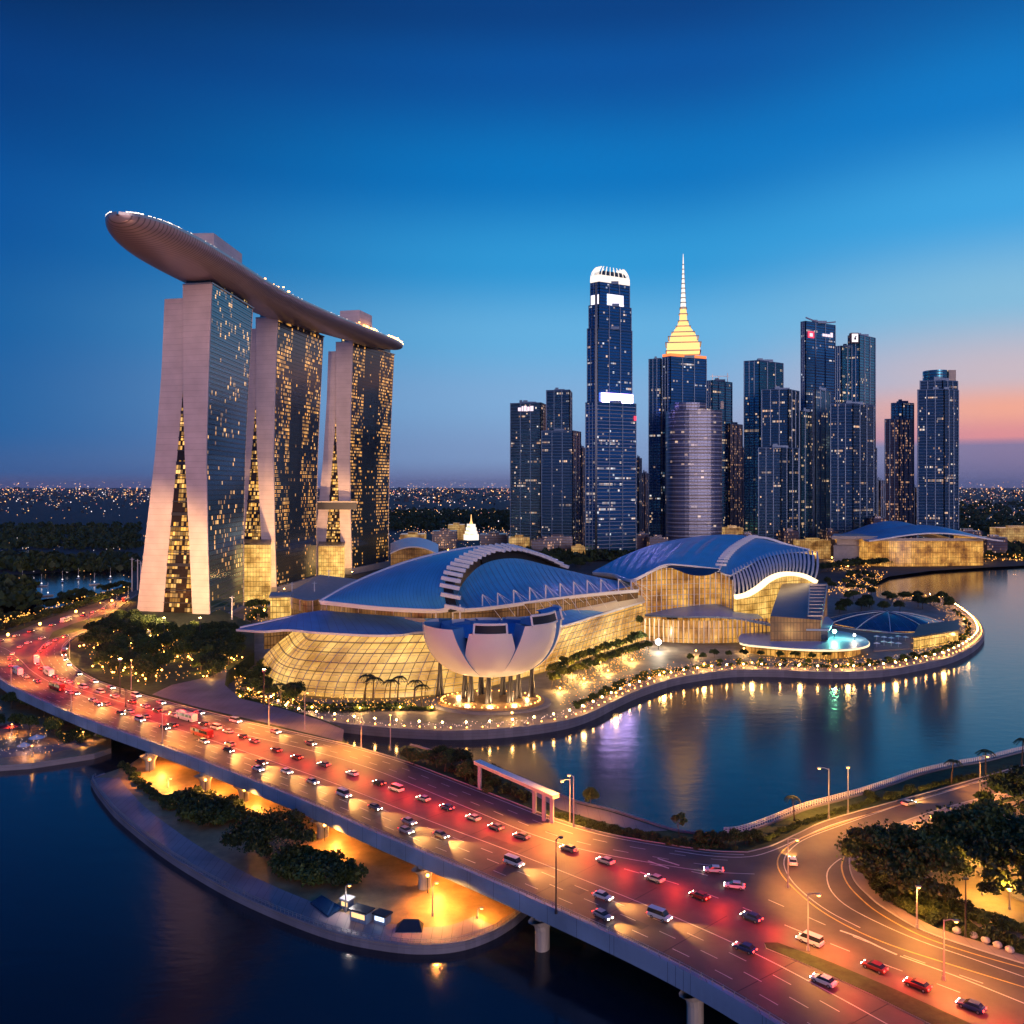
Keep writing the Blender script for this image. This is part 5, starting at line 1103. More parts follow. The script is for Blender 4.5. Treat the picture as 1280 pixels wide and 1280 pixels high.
# ================================================================== FAR CITY
mb = {k: MB() for k in ('farwarm', 'farwhite', 'farred', 'fargold')}
def far_dot(px, Y, k, z=None, s=1):
    y = Y; mb[k].octa((xat(px, y), y, (z if z is not None else U(4, 16))), s * y / F * .5)
for _ in range(4300):
    py = 610.5 + abs(random.gauss(0, 1)) * 15 + R() * 3; px = U(-160, 1440)
    if 622 < py and sin(px * .021 + py * .45) + sin(px * .05 - py * .3) < -.5: continue
    Y = min(30000, F * 97 / (py - HY)); k = random.choices(('farwarm', 'farred', 'farwhite', 'fargold'), (5, 3, 3, 1) if py < 622 else (4, 2, 4, 1))[0]
    far_dot(px, Y, k, U(8, 16) + (20 if py < 614 else 12) * R() * Y / 9000 * 4, U(.4, 1.0) if R() < .9 else 1.6)
for _ in range(1500):                        # streets at the foot of the skyline and beyond
    px = U(480, 800) if R() < .55 else U(1195, 1420); py = random.choice((U(640, 652), U(654, 668), U(664, 690)))
    Y = F * 95 / (py - HY); far_dot(px, Y, random.choice(('farwarm', 'farred', 'fargold', 'farwarm', 'farwhite')), U(4, 14), U(.5, 1.1))
for _ in range(160): far_dot(U(-100, 190), U(900, 1700), random.choice(('farwarm', 'farwhite')), 6, U(.5, 1.0))
for k in mb: 
    if mb[k].f: o = mb[k].build('city_lights', M[k]); o['kind'] = 'stuff'; tag(o, {'farwarm': 'countless amber lights of the far city', 'farwhite': 'countless white lights of the far city', 'farred': 'countless rosy lights of the far city', 'fargold': 'countless golden lights of the far city'}[k])
b = MB()
for _ in range(900):
    py = 611 + abs(random.gauss(0, 1)) * 12; px = U(-160, 1440); Y = min(26000, F * 97 / (py - HY)); w = U(1.5, 6) * Y / F; h = U(.5, 3.2) * Y / F * (1 if R() < .93 else 1.9); b.box((xat(px, Y), Y, 2.6 + h / 2), (w, w * .6, h), U(0, 1))
tag(b.build('distant_city', M['farcity']), 'dark mass of distant low city blocks below the horizon', kind='stuff')
b = MB()
def mass(px0, px1, py0, py1, n, hs=1.0):
    for _ in range(n):
        px, py = U(px0, px1), U(py0, py1); Y = F * 97 / (py - HY); r_ = U(.6, 1.4) * 5 * hs; c = Vector((xat(px, Y), Y, 2.6 + r_ * .8))
        for q in range(14):
            a, e = U(0, 2 * pi), U(-.2, 1.5); d = Vector((cos(a) * cos(e), sin(a) * cos(e), sin(e))) * r_ * U(.6, 1.15); s = r_ * U(.3, .6); n1 = Vector((U(-1, 1), U(-1, 1), U(-.3, 1))).normalized(); t1 = n1.orthogonal().normalized() * s; t2 = n1.cross(t1)
            b.quad(c + d - t1 - t2, c + d + t1 - t2 * .7, c + d + t1 * .8 + t2, c + d - t1 * .9 + t2)
mass(-120, 175, 658, 688, 1100, 1.0); mass(-120, 170, 700, 716, 500); mass(-60, 40, 735, 760, 240); mass(480, 640, 640, 664, 700, 1.3); mass(1190, 1420, 628, 668, 900, 1.4); mass(640, 830, 690, 702, 500, 1.0); mass(1190, 1420, 672, 700, 500, 1.0)
tag(b.build('far_woods', M['leafdark']), 'dark woods beyond the bay that read as one mass', kind='stuff')
# ================================================================== TREES
def leafquad(b, c, s, up=.3):
    n1 = Vector((U(-1, 1), U(-1, 1), U(-up, 1))).normalized(); t1 = n1.orthogonal().normalized(); t2 = n1.cross(t1); a = U(0, 6.3); u = (t1 * cos(a) + t2 * sin(a)) * s; v = (t2 * cos(a) - t1 * sin(a)) * s * .62
    b.quad(c - u - v * .2, c - v, c + u + v * .2, c + v)
def mk_tree(name, h, rx, rz, nclump, nleaf, ls, leaf, trunk_h=None, tr=.35, flat=.5, pts=None):
    r = bpy.data.objects.new(name, None); col.objects.link(r); th = trunk_h or h - rz * 1.3; cz = h - rz
    cl = []
    for k in range(nclump):
        a = k * 2.4 + U(-.3, .3); q = sqrt((k + .5) / nclump); rr = q * rx * U(.75, 1.0); z = cz + rz * (.8 * sqrt(max(0, 1 - q * q)) * U(.1, 1.05) - .45 * U(0, 1)); cl.append((Vector((rr * cos(a), rr * sin(a), z)), rx * U(.24, .40) * (1.15 - .3 * q) * (1.25 if rx < 6 else .62)))
    b = MB(); lean = Vector((U(-.6, .6), U(-.6, .6), 0)); b.tube([(0, 0, -.4), lean * .3 + Vector((0, 0, th * .5)), lean + Vector((0, 0, th))], [tr * 1.25, tr * .9, tr * .7], 7)
    for c, q in cl[::2]: b.tube([lean + Vector((0, 0, th * U(.8, 1))), (lean + Vector((0, 0, th))).lerp(c, .5) + Vector((0, 0, .5)), c], [tr * .5, tr * .32, tr * .12], 5, cap=False)
    b.build('trunk', M['bark'], r)
    b = MB()
    for c, q in cl:
        for _ in range(int(nleaf / nclump)):
            a = U(0, 2 * pi); e = math.asin(U(-.75, 1)); rad = q * (R() ** .38) * U(.8, 1.12); leafquad(b, c + Vector((cos(a) * cos(e) * rad, sin(a) * cos(e) * rad, sin(e) * rad * flat)), ls * U(.6, 1.3))
    for _ in range(int(nleaf * .12)):
        a = U(0, 2 * pi); q = sqrt(R()); leafquad(b, Vector((cos(a) * rx * q * 1.05, sin(a) * rx * q * 1.05, cz + rz * U(-.4, .8) * sqrt(max(.05, 1 - q * q)))), ls * U(.5, 1))
    b.build('crown', M[leaf], r); return r
def mk_palm(name, h, fr=14, fl=3.2, ls=.5, lean=.8):
    r = bpy.data.objects.new(name, None); col.objects.link(r); b = MB(); top = Vector((lean, 0, h)); b.tube([(0, 0, -.3), (lean * .25, 0, h * .4), (lean * .7, 0, h * .8), top], [.32, .22, .18, .2], 7); b.build('trunk', M['bark'], r); b = MB()
    for k in range(fr):
        a = 2 * pi * k / fr + U(-.15, .15); up = U(.1, 1.0); prev = top; d = Vector((cos(a), sin(a), 0)); side = Vector((-d.y, d.x, 0)); n = 9
        for j in range(1, n + 1):
            t = j / n; p = top + d * fl * t * (.6 + .4 * (1 - up * .5)) + Vector((0, 0, fl * (up * .75 * t - (.45 + up * .5) * t * t * 1.2))); b.bar(prev, p, .06)
            for s in (-1, 1):
                for q in (0, .5):
                    o_ = prev.lerp(p, q); e = o_ + side * s * ls * (1.2 - .8 * abs(t - .4)) * 1.5 + d * .35 + Vector((0, 0, -.35)); b.tri(o_, o_ + d * .22, e)
            prev = p
    b.build('crown', M['leafdark'], r); return r
def mk_bush(name, rx, h, n, ls, leaf):
    r = bpy.data.objects.new(name, None); col.objects.link(r); b = MB()
    for k in range(6): a = U(0, 6.3); b.tube([(0, 0, -.2), (cos(a) * rx * .5, sin(a) * rx * .5, h * .6)], [.1, .04], 4, cap=False)
    b.build('stem', M['bark'], r); b = MB(); cs = [(Vector((U(-.55, .55) * rx, U(-.55, .55) * rx, h * U(.3, .65))), U(.35, .55)) for _ in range(7)]
    for _ in range(n):
        c, q = random.choice(cs); a = U(0, 6.3); e = math.asin(U(-.8, 1)); k = R() ** .4 * q; leafquad(b, c + Vector((cos(a) * cos(e) * k * rx, sin(a) * cos(e) * k * rx, sin(e) * k * h * .8)), ls * U(.6, 1.3))
    b.build('crown', M[leaf], r); return r
PROTO = {
 'big': [mk_tree('broad_tree', 14, 12, 7.0, 46, 12000, .46, 'leaf', 6, .55, .62), mk_tree('broad_tree', 13, 11, 7.0, 42, 11000, .46, 'leafdark', 5, .5, .62)],
 'round': [mk_tree('round_tree', 9, 4.4, 4.2, 15, 2400, .45, 'leaf', 3.4, .24, 1), mk_tree('round_tree', 10, 4.8, 4.2, 15, 2400, .45, 'leafdark', 4.0, .26, .95), mk_tree('round_tree', 8, 4.0, 3.8, 13, 2200, .45, 'leaf', 3.2, .22, 1)],
 'slim': [mk_tree('slender_tree', 9.5, 2.9, 3.0, 8, 1000, .40, 'leafyel', 4.6, .17, .9), mk_tree('slender_tree', 8.8, 3.1, 2.6, 8, 1000, .40, 'leaf', 4.4, .17, .9)],
 'palm': [mk_palm('palm_tree', 8.5, 15, 3.3), mk_palm('palm_tree', 7.6, 13, 3.0, .5, -.6)],
 'oval': [mk_tree('oval_tree', 10, 3.9, 4.6, 12, 1700, .5, 'leafdark', 3.2, .24, 1.1), mk_tree('oval_tree', 9, 4.6, 3.6, 12, 1700, .5, 'leaf', 3.4, .24, .9)],
 'bush': [mk_bush('shrub', 2.6, 2.8, 900, .30, 'leafdark'), mk_bush('shrub', 2.2, 2.2, 800, .28, 'leaf')],
 'hedge': [mk_bush('hedge_shrub', 1.9, 1.7, 500, .26, 'leaf'), mk_bush('hedge_shrub', 1.8, 1.9, 500, .26, 'leafdark')],
}
USED = set()
for l in PROTO.values():
    for r in l: snapshot(r)
def plant(kind, loc, s=1.0, label='', group=None, cat='tree', sz=None, vi=None):
    l = PROTO[kind]; p = l[random.randrange(len(l)) if vi is None else vi]
    if p.name in USED: o = copy_tree(p)
    else: o = p; USED.add(p.name)
    o.location = loc; o.rotation_euler = (0, 0, U(0, 6.28)); s = s * U(.9, 1.1); o.scale = (s, s, (sz or s) * U(.92, 1.08)); tag(o, label, cat, group); return o
def inpoly(px, py, poly):
    c = False; j = len(poly) - 1
    for i in range(len(poly)):
        (x1, y1), (x2, y2) = poly[i], poly[j]
        if (y1 > py) != (y2 > py) and px < (x2 - x1) * (py - y1) / (y2 - y1) + x1: c = not c
        j = i
    return c
def scatter(kind, poly, z, n, s, label, group, mind=4, cat='tree', kinds=None):
    xs = [p[0] for p in poly]; ys = [p[1] for p in poly]; W = [G(x, y, z) for x, y in poly]; wp = [(w.x, w.y) for w in W]; out = []; tries = 0
    while len(out) < n and tries < n * 60:
        tries += 1; x, y = U(min(w[0] for w in wp), max(w[0] for w in wp)), U(min(w[1] for w in wp), max(w[1] for w in wp))
        if not inpoly(x, y, wp) or any((x - a) ** 2 + (y - b_) ** 2 < mind * mind for a, b_ in out): continue
        out.append((x, y)); plant(random.choice(kinds) if kinds else kind, (x, y, z), s, label, group, cat)
    return out
def row(kind, pix, z, step, s, label, group, cat='tree', jit=.8, off=0):
    pts = resample(smooth(GP(pix, z), 6), step)
    if off: pts = offset(pts, off)
    for p in pts: plant(kind, (p.x + U(-jit, jit), p.y + U(-jit, jit), z), s, label, group, cat)
    return pts
park = scatter('round', [(98, 805), (120, 790), (170, 772), (190, 792), (300, 800), (300, 835), (278, 850), (215, 850), (180, 858), (125, 844)], 9.8, 74, 1.12, 'dark round crowned tree in the park at the foot of the nearest hotel tower', 'trees in the park below the nearest hotel tower', 6.0)
gar1 = scatter('round', [(296, 846), (330, 838), (352, 866), (400, 878), (380, 888), (300, 868)], 3, 15, .85, 'round tree in front of the left end of the gold glass wall', 'trees at the left end of the gold glass wall', 6)
for k, (px, py) in enumerate(((306, 876), (328, 882), (352, 884), (368, 880))): plant('palm', G(px, py, 3), 1.15, 'tall palm among the low bushes left of the lotus museum', 'palms left of the lotus museum')
for px, py in ((456, 876), (466, 880), (487, 879), (497, 876), (527, 884), (517, 880)): plant('palm', G(px, py, 3), 1.45, 'tall palm standing before the gold glass wall', 'palms before the gold glass wall')
row('hedge', [(296, 872), (350, 886), (400, 890), (450, 889), (500, 888), (546, 888)], 3, 2.8, 1.1, 'low green shrub in the hedge under the gold glass wall', 'hedge under the gold glass wall', 'shrub')
row('hedge', [(300, 866), (350, 878), (400, 884), (450, 884), (520, 884)], 3, 3.4, 1.2, 'low green shrub in the second hedge line under the gold glass wall', 'second hedge line under the gold glass wall', 'shrub')
row('slim', [(690, 852), (720, 838), (750, 826), (780, 815), (805, 806)], 3, 5.0, 1.0, 'slender lit tree in the back row right of the lotus museum', 'back row of slender trees right of the lotus museum')
row('slim', [(688, 862), (720, 850), (752, 838), (785, 826), (812, 818)], 3, 5.5, .95, 'slender lit tree in the front row right of the lotus museum', 'front row of slender trees right of the lotus museum')
scatter('round', [(792, 771), (812, 762), (856, 764), (862, 776), (820, 784), (795, 784)], 12, 10, .85, 'dark tree on the terrace between the two blue roofed halls', 'trees on the terrace between the halls', 5)
row('bush', [(742, 872), (765, 862), (800, 848), (830, 840)], 3, 7, 1.1, 'rounded bush on the promenade lawn right of the lotus museum', 'bushes on the promenade lawn', 'bush', 2)
row('round', [(862, 826), (900, 822), (950, 822), (1000, 824), (1050, 824)], 3, 9, .5, 'small round tree behind the promenade in front of the arcade', 'small trees before the arcade')
row('hedge', [(742, 888), (770, 872), (800, 859), (840, 847), (880, 840), (920, 836), (970, 836), (1020, 838), (1070, 838), (1110, 835), (1150, 828), (1185, 820), (1208, 809), (1220, 797)], 3, 4.6, 1.15, 'low green shrub in the planting strip behind the island promenade', 'planting strip behind the island promenade', 'shrub', 1.2, off=8)
row('round', [(900, 832), (950, 831), (1000, 832), (1060, 833), (1110, 830), (1150, 824), (1190, 813), (1212, 798), (1212, 780), (1196, 766)], 3, 12, .42, 'small round promenade tree behind the planting strip', 'small promenade trees of the island', off=2)
scatter('round', [(1045, 768), (1060, 750), (1110, 748), (1170, 750), (1198, 760), (1150, 764), (1080, 766)], 3, 24, .95, 'dark tree in the garden behind the dark glass domed pavilion', 'trees in the garden behind the domed pavilion', 6)
scatter('oval', [(1020, 735), (1060, 720), (1090, 718), (1100, 728), (1090, 745), (1060, 752)], 3, 16, .9, 'dark tree on the neck of land behind the second hall', 'trees behind the second hall', 8)
row('oval', [(1020, 716), (1060, 712), (1110, 708), (1160, 705), (1230, 702), (1300, 699)], 2.6, 11, 1.25, 'tree in the waterfront row before the distant domed hall', 'waterfront trees before the distant domed hall')
row('oval', [(1050, 709), (1110, 704), (1170, 701), (1235, 699)], 2.6, 13, 1.1, 'tree in the second row close to the wall of the distant domed hall', 'second row of trees before the distant domed hall')
scatter('oval', [(1228, 700), (1240, 684), (1300, 680), (1300, 699)], 2.6, 22, 1.4, 'tall dark tree right of the distant domed hall', 'trees right of the distant domed hall', 10)
row('oval', [(-60, 816), (0, 796), (50, 780), (100, 764), (150, 748), (165, 742)], 9.0, 8, .8, 'roadside tree along the far side of the highway curve', 'trees along the far side of the highway curve', off=4)
scatter('oval', [(-60, 800), (0, 786), (60, 768), (120, 750), (160, 738), (168, 732), (100, 742), (30, 764), (-60, 784)], 3, 34, .85, 'dark tree between the lagoon and the highway curve', 'trees between the lagoon and the highway curve', 7)
scatter('oval', [(395, 735), (480, 722), (520, 712), (520, 722), (440, 745)], 3, 16, .8, 'small dark tree at the foot of the farthest hotel tower', 'trees at the foot of the farthest hotel tower', 7)
scatter('round', [(305, 762), (345, 755), (345, 778), (310, 782)], 3, 9, .9, 'dark tree between the nearest tower and the arcade', 'trees between the nearest tower and the arcade', 6)
scatter('oval', [(650, 700), (720, 702), (760, 706), (720, 712), (660, 706)], 2.6, 20, 1.2, 'dark tree behind the nearest hall at the foot of the skyline', 'trees behind the nearest hall', 9)
scatter('round', [(-80, 886), (0, 880), (60, 884), (105, 908), (90, 925), (40, 915), (-80, 915)], 2, 20, .75, 'dark tree on the quay beside the highway bridge', 'trees on the quay beside the bridge', 5)
scatter('bush', [(60, 925), (100, 916), (135, 900), (160, 915), (110, 930)], 2, 12, 1.1, 'dark bush on the quay beside the first bridge pier', 'bushes on the quay beside the bridge', 3.5, 'bush')
# island beside the bridge
scatter('bush', [(215, 1008), (240, 1002), (300, 1018), (310, 1030), (275, 1040), (235, 1028)], 1.6, 14, 1.9, 'dark bush on the plaza between the walk and the second pier', 'bushes left of the big plaza tree', 3.0, 'bush')
plant('big', G(335, 1072, 1.6), 1.0, 'big dark spreading tree on the plaza beside the bridge', vi=1)
scatter('bush', [(345, 1085), (390, 1075), (440, 1095), (445, 1108), (400, 1112), (350, 1098)], 1.6, 15, 2.0, 'dark bush on the plaza right of the big spreading tree', 'bushes right of the big plaza tree', 2.6, 'bush')
row('hedge', [(155, 958), (180, 985), (215, 1015)], 1.6, 2.4, 1.0, 'low hedge shrub along the inner side of the curved walk', 'hedge along the curved walk', 'shrub')
# right bank
scatter('round', [(505, 948), (560, 952), (615, 975), (620, 988), (560, 970), (510, 955)], 9.8, 13, .62, 'loose green tree between the highway and the bay, left of the gantry', 'trees left of the gantry', 3.4)
scatter('bush', [(560, 962), (620, 978), (670, 1000), (665, 1006), (600, 988)], 9.8, 16, .9, 'low bush beside the highway near the gantry', 'bushes near the gantry', 2.6, 'bush')
plant('round', G(738, 1006, 9.8), .52, 'single round bushy tree on the footpath beside the gantry', vi=0)
plant('slim', G(849, 1046, 9.8), .62, 'single small slender tree at the end of the bay footpath', vi=1)
row('hedge', [(700, 1022), (750, 1034), (800, 1044), (850, 1054), (900, 1058)], 9.8, 2.2, .85, 'low shrub in the hedge between the footpath and the road', 'hedge between the footpath and the road', 'shrub', .4)
row('hedge', [(720, 1030), (780, 1044), (850, 1058), (920, 1062)], 9.8, 2.2, .7, 'low shrub in the kerbside hedge below the footpath', 'kerbside hedge below the footpath', 'shrub', .4)
for px, py in ((876, 1056), (890, 1058), (904, 1058), (919, 1057), (932, 1055), (945, 1051)): plant('round', G(px, py, 9.8), .44, 'squat round tree clipped in a clump at the road corner by the bay', 'round tree clump at the road corner')
row('hedge', [(940, 1056), (975, 1042), (1010, 1028), (1060, 1012), (1110, 998), (1160, 986), (1220, 970)], 9.8, 2.6, .75, 'low shrub along the white railing of the right bank', 'shrubs along the white railing', 'shrub', .3)
plant('palm', G(993, 1026, 9.8), .75, 'small lone palm in front of the white railing left of the lit lamp')
plant('palm', G(1189, 980, 9.8), .85, 'leftmost of the three palms at the white railing')
plant('palm', G(1232, 970, 9.8), .95, 'middle one of the three palms at the white railing'); plant('palm', G(1277, 958, 9.8), .95, 'rightmost of the three palms at the white railing, cut by the frame')
for k, (px, py, l) in enumerate(((1087, 1002, 'small clipped square tree at the white railing'), (1115, 999, 'rounded dark bush at the white railing beside the clipped tree'), (1138, 992, 'larger rounded bush at the white railing'))): plant('round' if k == 0 else 'bush', G(px, py, 9.8), .32 if k == 0 else .95, l, None, 'tree' if k == 0 else 'bush')
plant('big', G(1128, 1116, 9.8), 1.08, 'broad dark tree inside the road curve, nearest to the junction', vi=0)
plant('big', G(1180, 1075, 9.8), .6, 'smaller dark tree right behind the broad tree at the road curve', vi=1)
plant('big', G(1240, 1096, 9.8), 1.4, 'large spreading rain tree over the park path', vi=0)
plant('big', G(1290, 1122, 9.8), 1.35, 'spreading tree at the frame edge with a ring planter', vi=1)
plant('big', G(1300, 1025, 9.8), 1.3, 'dark spreading tree behind the rain tree, close to the palms', vi=1)
row('bush', [(1072, 1104), (1090, 1122), (1120, 1142), (1160, 1160), (1210, 1178), (1260, 1194), (1300, 1205)], 9.8, 3.2, 1.0, 'dark bush in the belt inside the road curve', 'bush belt inside the road curve', 'bush', .7, off=3.5)
row('bush', [(1100, 1118), (1140, 1135), (1180, 1150), (1230, 1168), (1290, 1184)], 9.8, 3.4, 1.1, 'dark bush in the inner belt beside the park path', 'inner bush belt beside the park path', 'bush', .9, off=5)
# ================================================================== LAMPS
M['pole'] = mat('lamp_pole', (.40, .38, .36), .5, .3)
def street_lamp(base, h, arm, label, lit=True, power=9000, dark=False, group=None, color=SOD, spot=True):
    r = thing('street_lamp', base, label, 'street lamp', group); b = MB(); v = Vector(base); m = M['darksteel'] if dark else M['pole']
    b.tube([v, v + Vector((0, 0, h))], [.20, .11], 8); b.tube([v, v + Vector((0, 0, .8))], [.34, .28], 8); b.build('pole', m, r)
    if arm:
        a = Vector(arm); b = MB(); b.tube([v + Vector((0, 0, h - .2)), v + Vector((0, 0, h + .25)) + a * .5, v + a + Vector((0, 0, h + .3))], [.1, .08, .07], 6); b.build('arm', m, r); e = a
    else: e = Vector((0, 0, 0))
    b = MB(); b.box(v + e + Vector((0, 0, h + .25)), (1.0, .55, .22)); o = b.build('lamp_head', m, r)
    b = MB(); b.ball(v + e + Vector((0, 0, h + .02)), .34 if lit else .2, n=6, sz=.5); b.build('lamp_glass', M['amber'] if lit else M['darksteel'], o)
    if power and lit and not spot: lamp(e + Vector((0, 0, h + .8)), power, color, .6, parent=r)
    elif power and lit:
        l = lamp(e + Vector((0, 0, h - .1)), power, color, .5, 'SPOT', None, 150, r, blend=.5); l.rotation_euler = Vector((e.x * .25, e.y * .25, -1)).to_track_quat('-Z', 'Y').to_euler()
    return r
street_lamp(G(1036, 1023, 9.8), 13.5, (-2.6, 0, 0), 'tall lit street lamp with an arm by the white railing', power=40000)
street_lamp(G(1060, 1017, 9.8), 12.6, None, 'slim straight lit post just right of the armed street lamp', power=30000)
street_lamp(G(1146, 1160, DZ), 8.5, (.1, -.6, 0), 'short lit street lamp on the pavement below the broad tree', power=26000)
street_lamp(G(1207, 1172, DZ), 11.5, None, 'dark unlit lamp post on the pavement before the park path', False, dark=True)
street_lamp(G(695, 1142, 10.6), 15.6, (1.0, .4, 0), 'dark slender lamp post on the near edge of the bridge', False, dark=True)
street_lamp(G(717, 1034, 9.9), 13.5, (-1.2, .3, 0), 'pale double lamp post beside the gantry and the footpath', power=34000)
street_lamp(G(488, 938, DZ), 12, None, 'slim pale lamp post where the highway meets the bay, left of the trees', power=16000)
street_lamp(G(381, 912, DZ), 13.5, (1, 0, 0), 'pale lamp post at the highway edge left of the lotus museum', power=16000)
street_lamp(G(164, 862, DZ), 13, None, 'pale lamp post at the park edge below the nearest hotel tower', power=18000)
street_lamp(G(157, 884, DZ), 7, None, 'short dark post in the middle of the highway curve', False, dark=True)
HL = 'added street lamps along the highway'  # far kerb posts added for the orange glow on the asphalt
fe = [p for p in arclen(FARE, 15)]
for k, p in enumerate(fe):
    if k in (1, 2, 3, 4, 6, 10, 11, 13): street_lamp(p + Vector((.8, .8, 0)), 11.5, (-2.2, -2.2, 0), 'added sodium street lamp on the far kerb of the highway', power=75000, group=HL)
nn_ = [p for p in arclen(NEAR, 19)]  # parapet lamps added to light the near lanes
for k, p in enumerate(nn_):
    if k in (3, 5, 7, 9, 11): street_lamp(p + Vector((-.2, .6, .9)), 10.5, (1.8, 2.2, 0), 'added sodium street lamp on the near parapet of the bridge', power=60000, group='added street lamps on the bridge parapet')
for k, (px, py) in enumerate(((985, 1110), (1180, 1225), (1010, 1188), (1225, 992))): street_lamp(G(px, py, DZ) if k != 2 else G(px, py, DZ + .15), 11, (1.8, -.8, 0), ('added lamp post on the traffic island of the junction', 'added lamp post near the lower end of the sweeping slip road', 'added lamp post in the grass median strip', 'added lamp post beside the road under the palms')[k], power=34000)  # extra posts added to light the junction
# lamps in the park, low
PG = 'lamps under the park trees'
for px, py, pw in ((1215, 1058, 20000), (1262, 1138, 9000), (1190, 1068, 20000), (1165, 1042, 20000), (1300, 1100, 12000), (1228, 1120, 12000)):
    c = G(px, py, 9.8); street_lamp(c, 4.2, None, 'low amber path lamp under the spreading park trees', power=pw, group=PG, color=(1, .42, .06), spot=False)
# under bridge
for i, (px, py, z) in enumerate(PIERS[1:6]):
    c = G(px, py, z); r = thing('bridge_lamp', c + Vector((1.0, -3.0, 4)), 'amber bulkhead lamp under the bridge deck beside a pier', 'lamp', 'amber lamps under the bridge'); b = MB(); v = c + Vector((1, -3.0, 4)); b.tube([v + Vector((0, 0, -4)), v + Vector((0, 0, .3))], .10, 6); b.build('post', M['darksteel'], r); b = MB(); b.ball(v + Vector((0, 0, .4)), .4); b.build('globe', M['amber'], r)
    lamp((2, 5, 1.2), 15000, (1, .36, .06), 1.0, parent=r); outer_fill = lamp((4, -8, 3.0), 16000, (1, .38, .06), 1.0, 'SPOT', None, 140, r, blend=.7)  # outer spot has no fixture, added to spread amber over the plaza
for k, (px, py, l, pw) in enumerate(((541, 1145, 'slim leaning twin lamp pole on the plaza by the water', 14000), (432, 1140, 'white two armed lamp on the waterside walk beside the kiosk', 900), (597, 1148, 'small amber lamp near the tip of the waterside walk', 3000), (210, 985, 'low amber lamp on the plaza near the second pier', 6000))):
    street_lamp(G(px, py, 1.6), (7.5, 6, 2.2, 3)[k], (.9, 0, 0), l, power=pw * 3, color=(1, .38, .06) if k != 1 else (1, .9, .8))
for k, (px, py, l, pw) in enumerate(((40, 946, 'amber lamp at the edge of the quay, mirrored in the water', 3500), (15, 918, 'amber lamp among the stalls at the far end of the quay', 5000), (104, 928, 'amber lamp on the quay steps beside the bridge', 5000))): street_lamp(G(px, py, 2), 4.0, None, l, power=pw, color=(1, .42, .08))
# small globe lamps
def globe_proto(name, h, r_, m):
    b = MB(); b.tube([(0, 0, 0), (0, 0, h)], .07, 5, 0); b.ball((0, 0, h + r_), r_, 1, 5); o = b.build(name, [M['darksteel'], M[m]]); return o
gp = {'globe': globe_proto('garden_lamp', .9, .34, 'amber'), 'white': globe_proto('promenade_lamp', 2.6, .36, 'warm'), 'edge': globe_proto('quay_lamp', .5, .26, 'amber')}
gused = set()
def put(kind, loc, label, group, cat='lamp', s=1):
    p = gp[kind]
    if kind in gused: o = p.copy(); col.objects.link(o)
    else: o = p; gused.add(kind)
    o.location = loc; o.scale = (s, s, s); tag(o, label, cat, group); return o
QE = [p for p in edge if True]
for p in resample(offset(QE, 3.2), 9.5): put('white', (p.x, p.y, 3.05), 'warm white lamp on the promenade edge of the island', 'promenade lamps on the island')
for p in resample(offset(QE, .9), 6.3): put('edge', (p.x, p.y, 3.75), 'small amber lamp on the quay wall of the island', 'quay wall lamps of the island')
allg = []
for x, y in park: 
    for _ in range(2): allg.append((x + U(-4, 4), y + U(-5, 1), 9.85))
for x, y in gar1: allg.append((x + U(-3, 3), y - U(1, 5), 3.05)); allg.append((x + U(-3, 3), y - U(1, 5), 3.05))
for p in allg: put('globe', p, 'small amber globe lamp on the lawn between the trees', 'globe lamps on the lawns', s=U(.8, 1.3))
for i, p in enumerate(park):
    if i % 3 == 0: lamp((p[0], p[1] - 4, 12.2), 900, (1, .5, .10), .8)
for px, py, z, pw in ((300, 872, 4, 2500), (340, 884, 4, 3000), (390, 886, 4, 3000), (450, 887, 4, 4500), (500, 886, 4, 4500), (540, 886, 4, 4500), (700, 862, 4, 9000), (730, 850, 4, 9000), (760, 840, 4, 9000), (790, 826, 4, 9000), (715, 842, 4, 9000), (750, 829, 4, 9000), (780, 818, 4, 9000), (640, 893, 5, 3000), (730, 885, 5, 2500), (770, 868, 5, 4000), (830, 842, 5, 6000), (880, 832, 5, 6000), (940, 830, 5, 6000), (1000, 832, 5, 6000), (1060, 832, 5, 6000), (1120, 830, 5, 5000), (1180, 818, 5, 5000), (1210, 800, 5, 5000), (1205, 775, 5, 5000), (870, 815, 5, 6000), (930, 812, 5, 5000)):
    c = G(px, py, z); put('globe', (c.x, c.y, z - 1), 'small amber garden lamp in the planting near the halls', 'garden lamps near the halls', s=1.4); lamp((c.x, c.y, z + 2.0), pw, (1, .55, .16), 1.0)
for px, py, z, pw in ((10, 800, 9, 4000), (50, 786, 9, 4000), (95, 770, 9, 4000), (140, 756, 9, 4000), (1060, 711, 3, 26000), (1110, 707, 3, 26000), (1160, 704, 3, 26000), (1220, 701, 3, 26000), (1270, 699, 3, 22000), (1060, 735, 3, 9000), (1085, 722, 3, 12000), (690, 702, 3, 20000), (480, 724, 3, 9000), (420, 738, 3, 9000), (330, 768, 3, 5000), (700, 690, 3, 26000), (940, 676, 3, 30000), (1040, 700, 3, 26000), (560, 690, 3, 20000)):
    c = G(px, py, z); put('globe', (c.x, c.y, z), 'distant amber lamp at the edge of the planting', 'distant amber lamps', s=2.6); lamp((c.x, c.y, z + 4), pw, (1, .48, .14), 1.5)
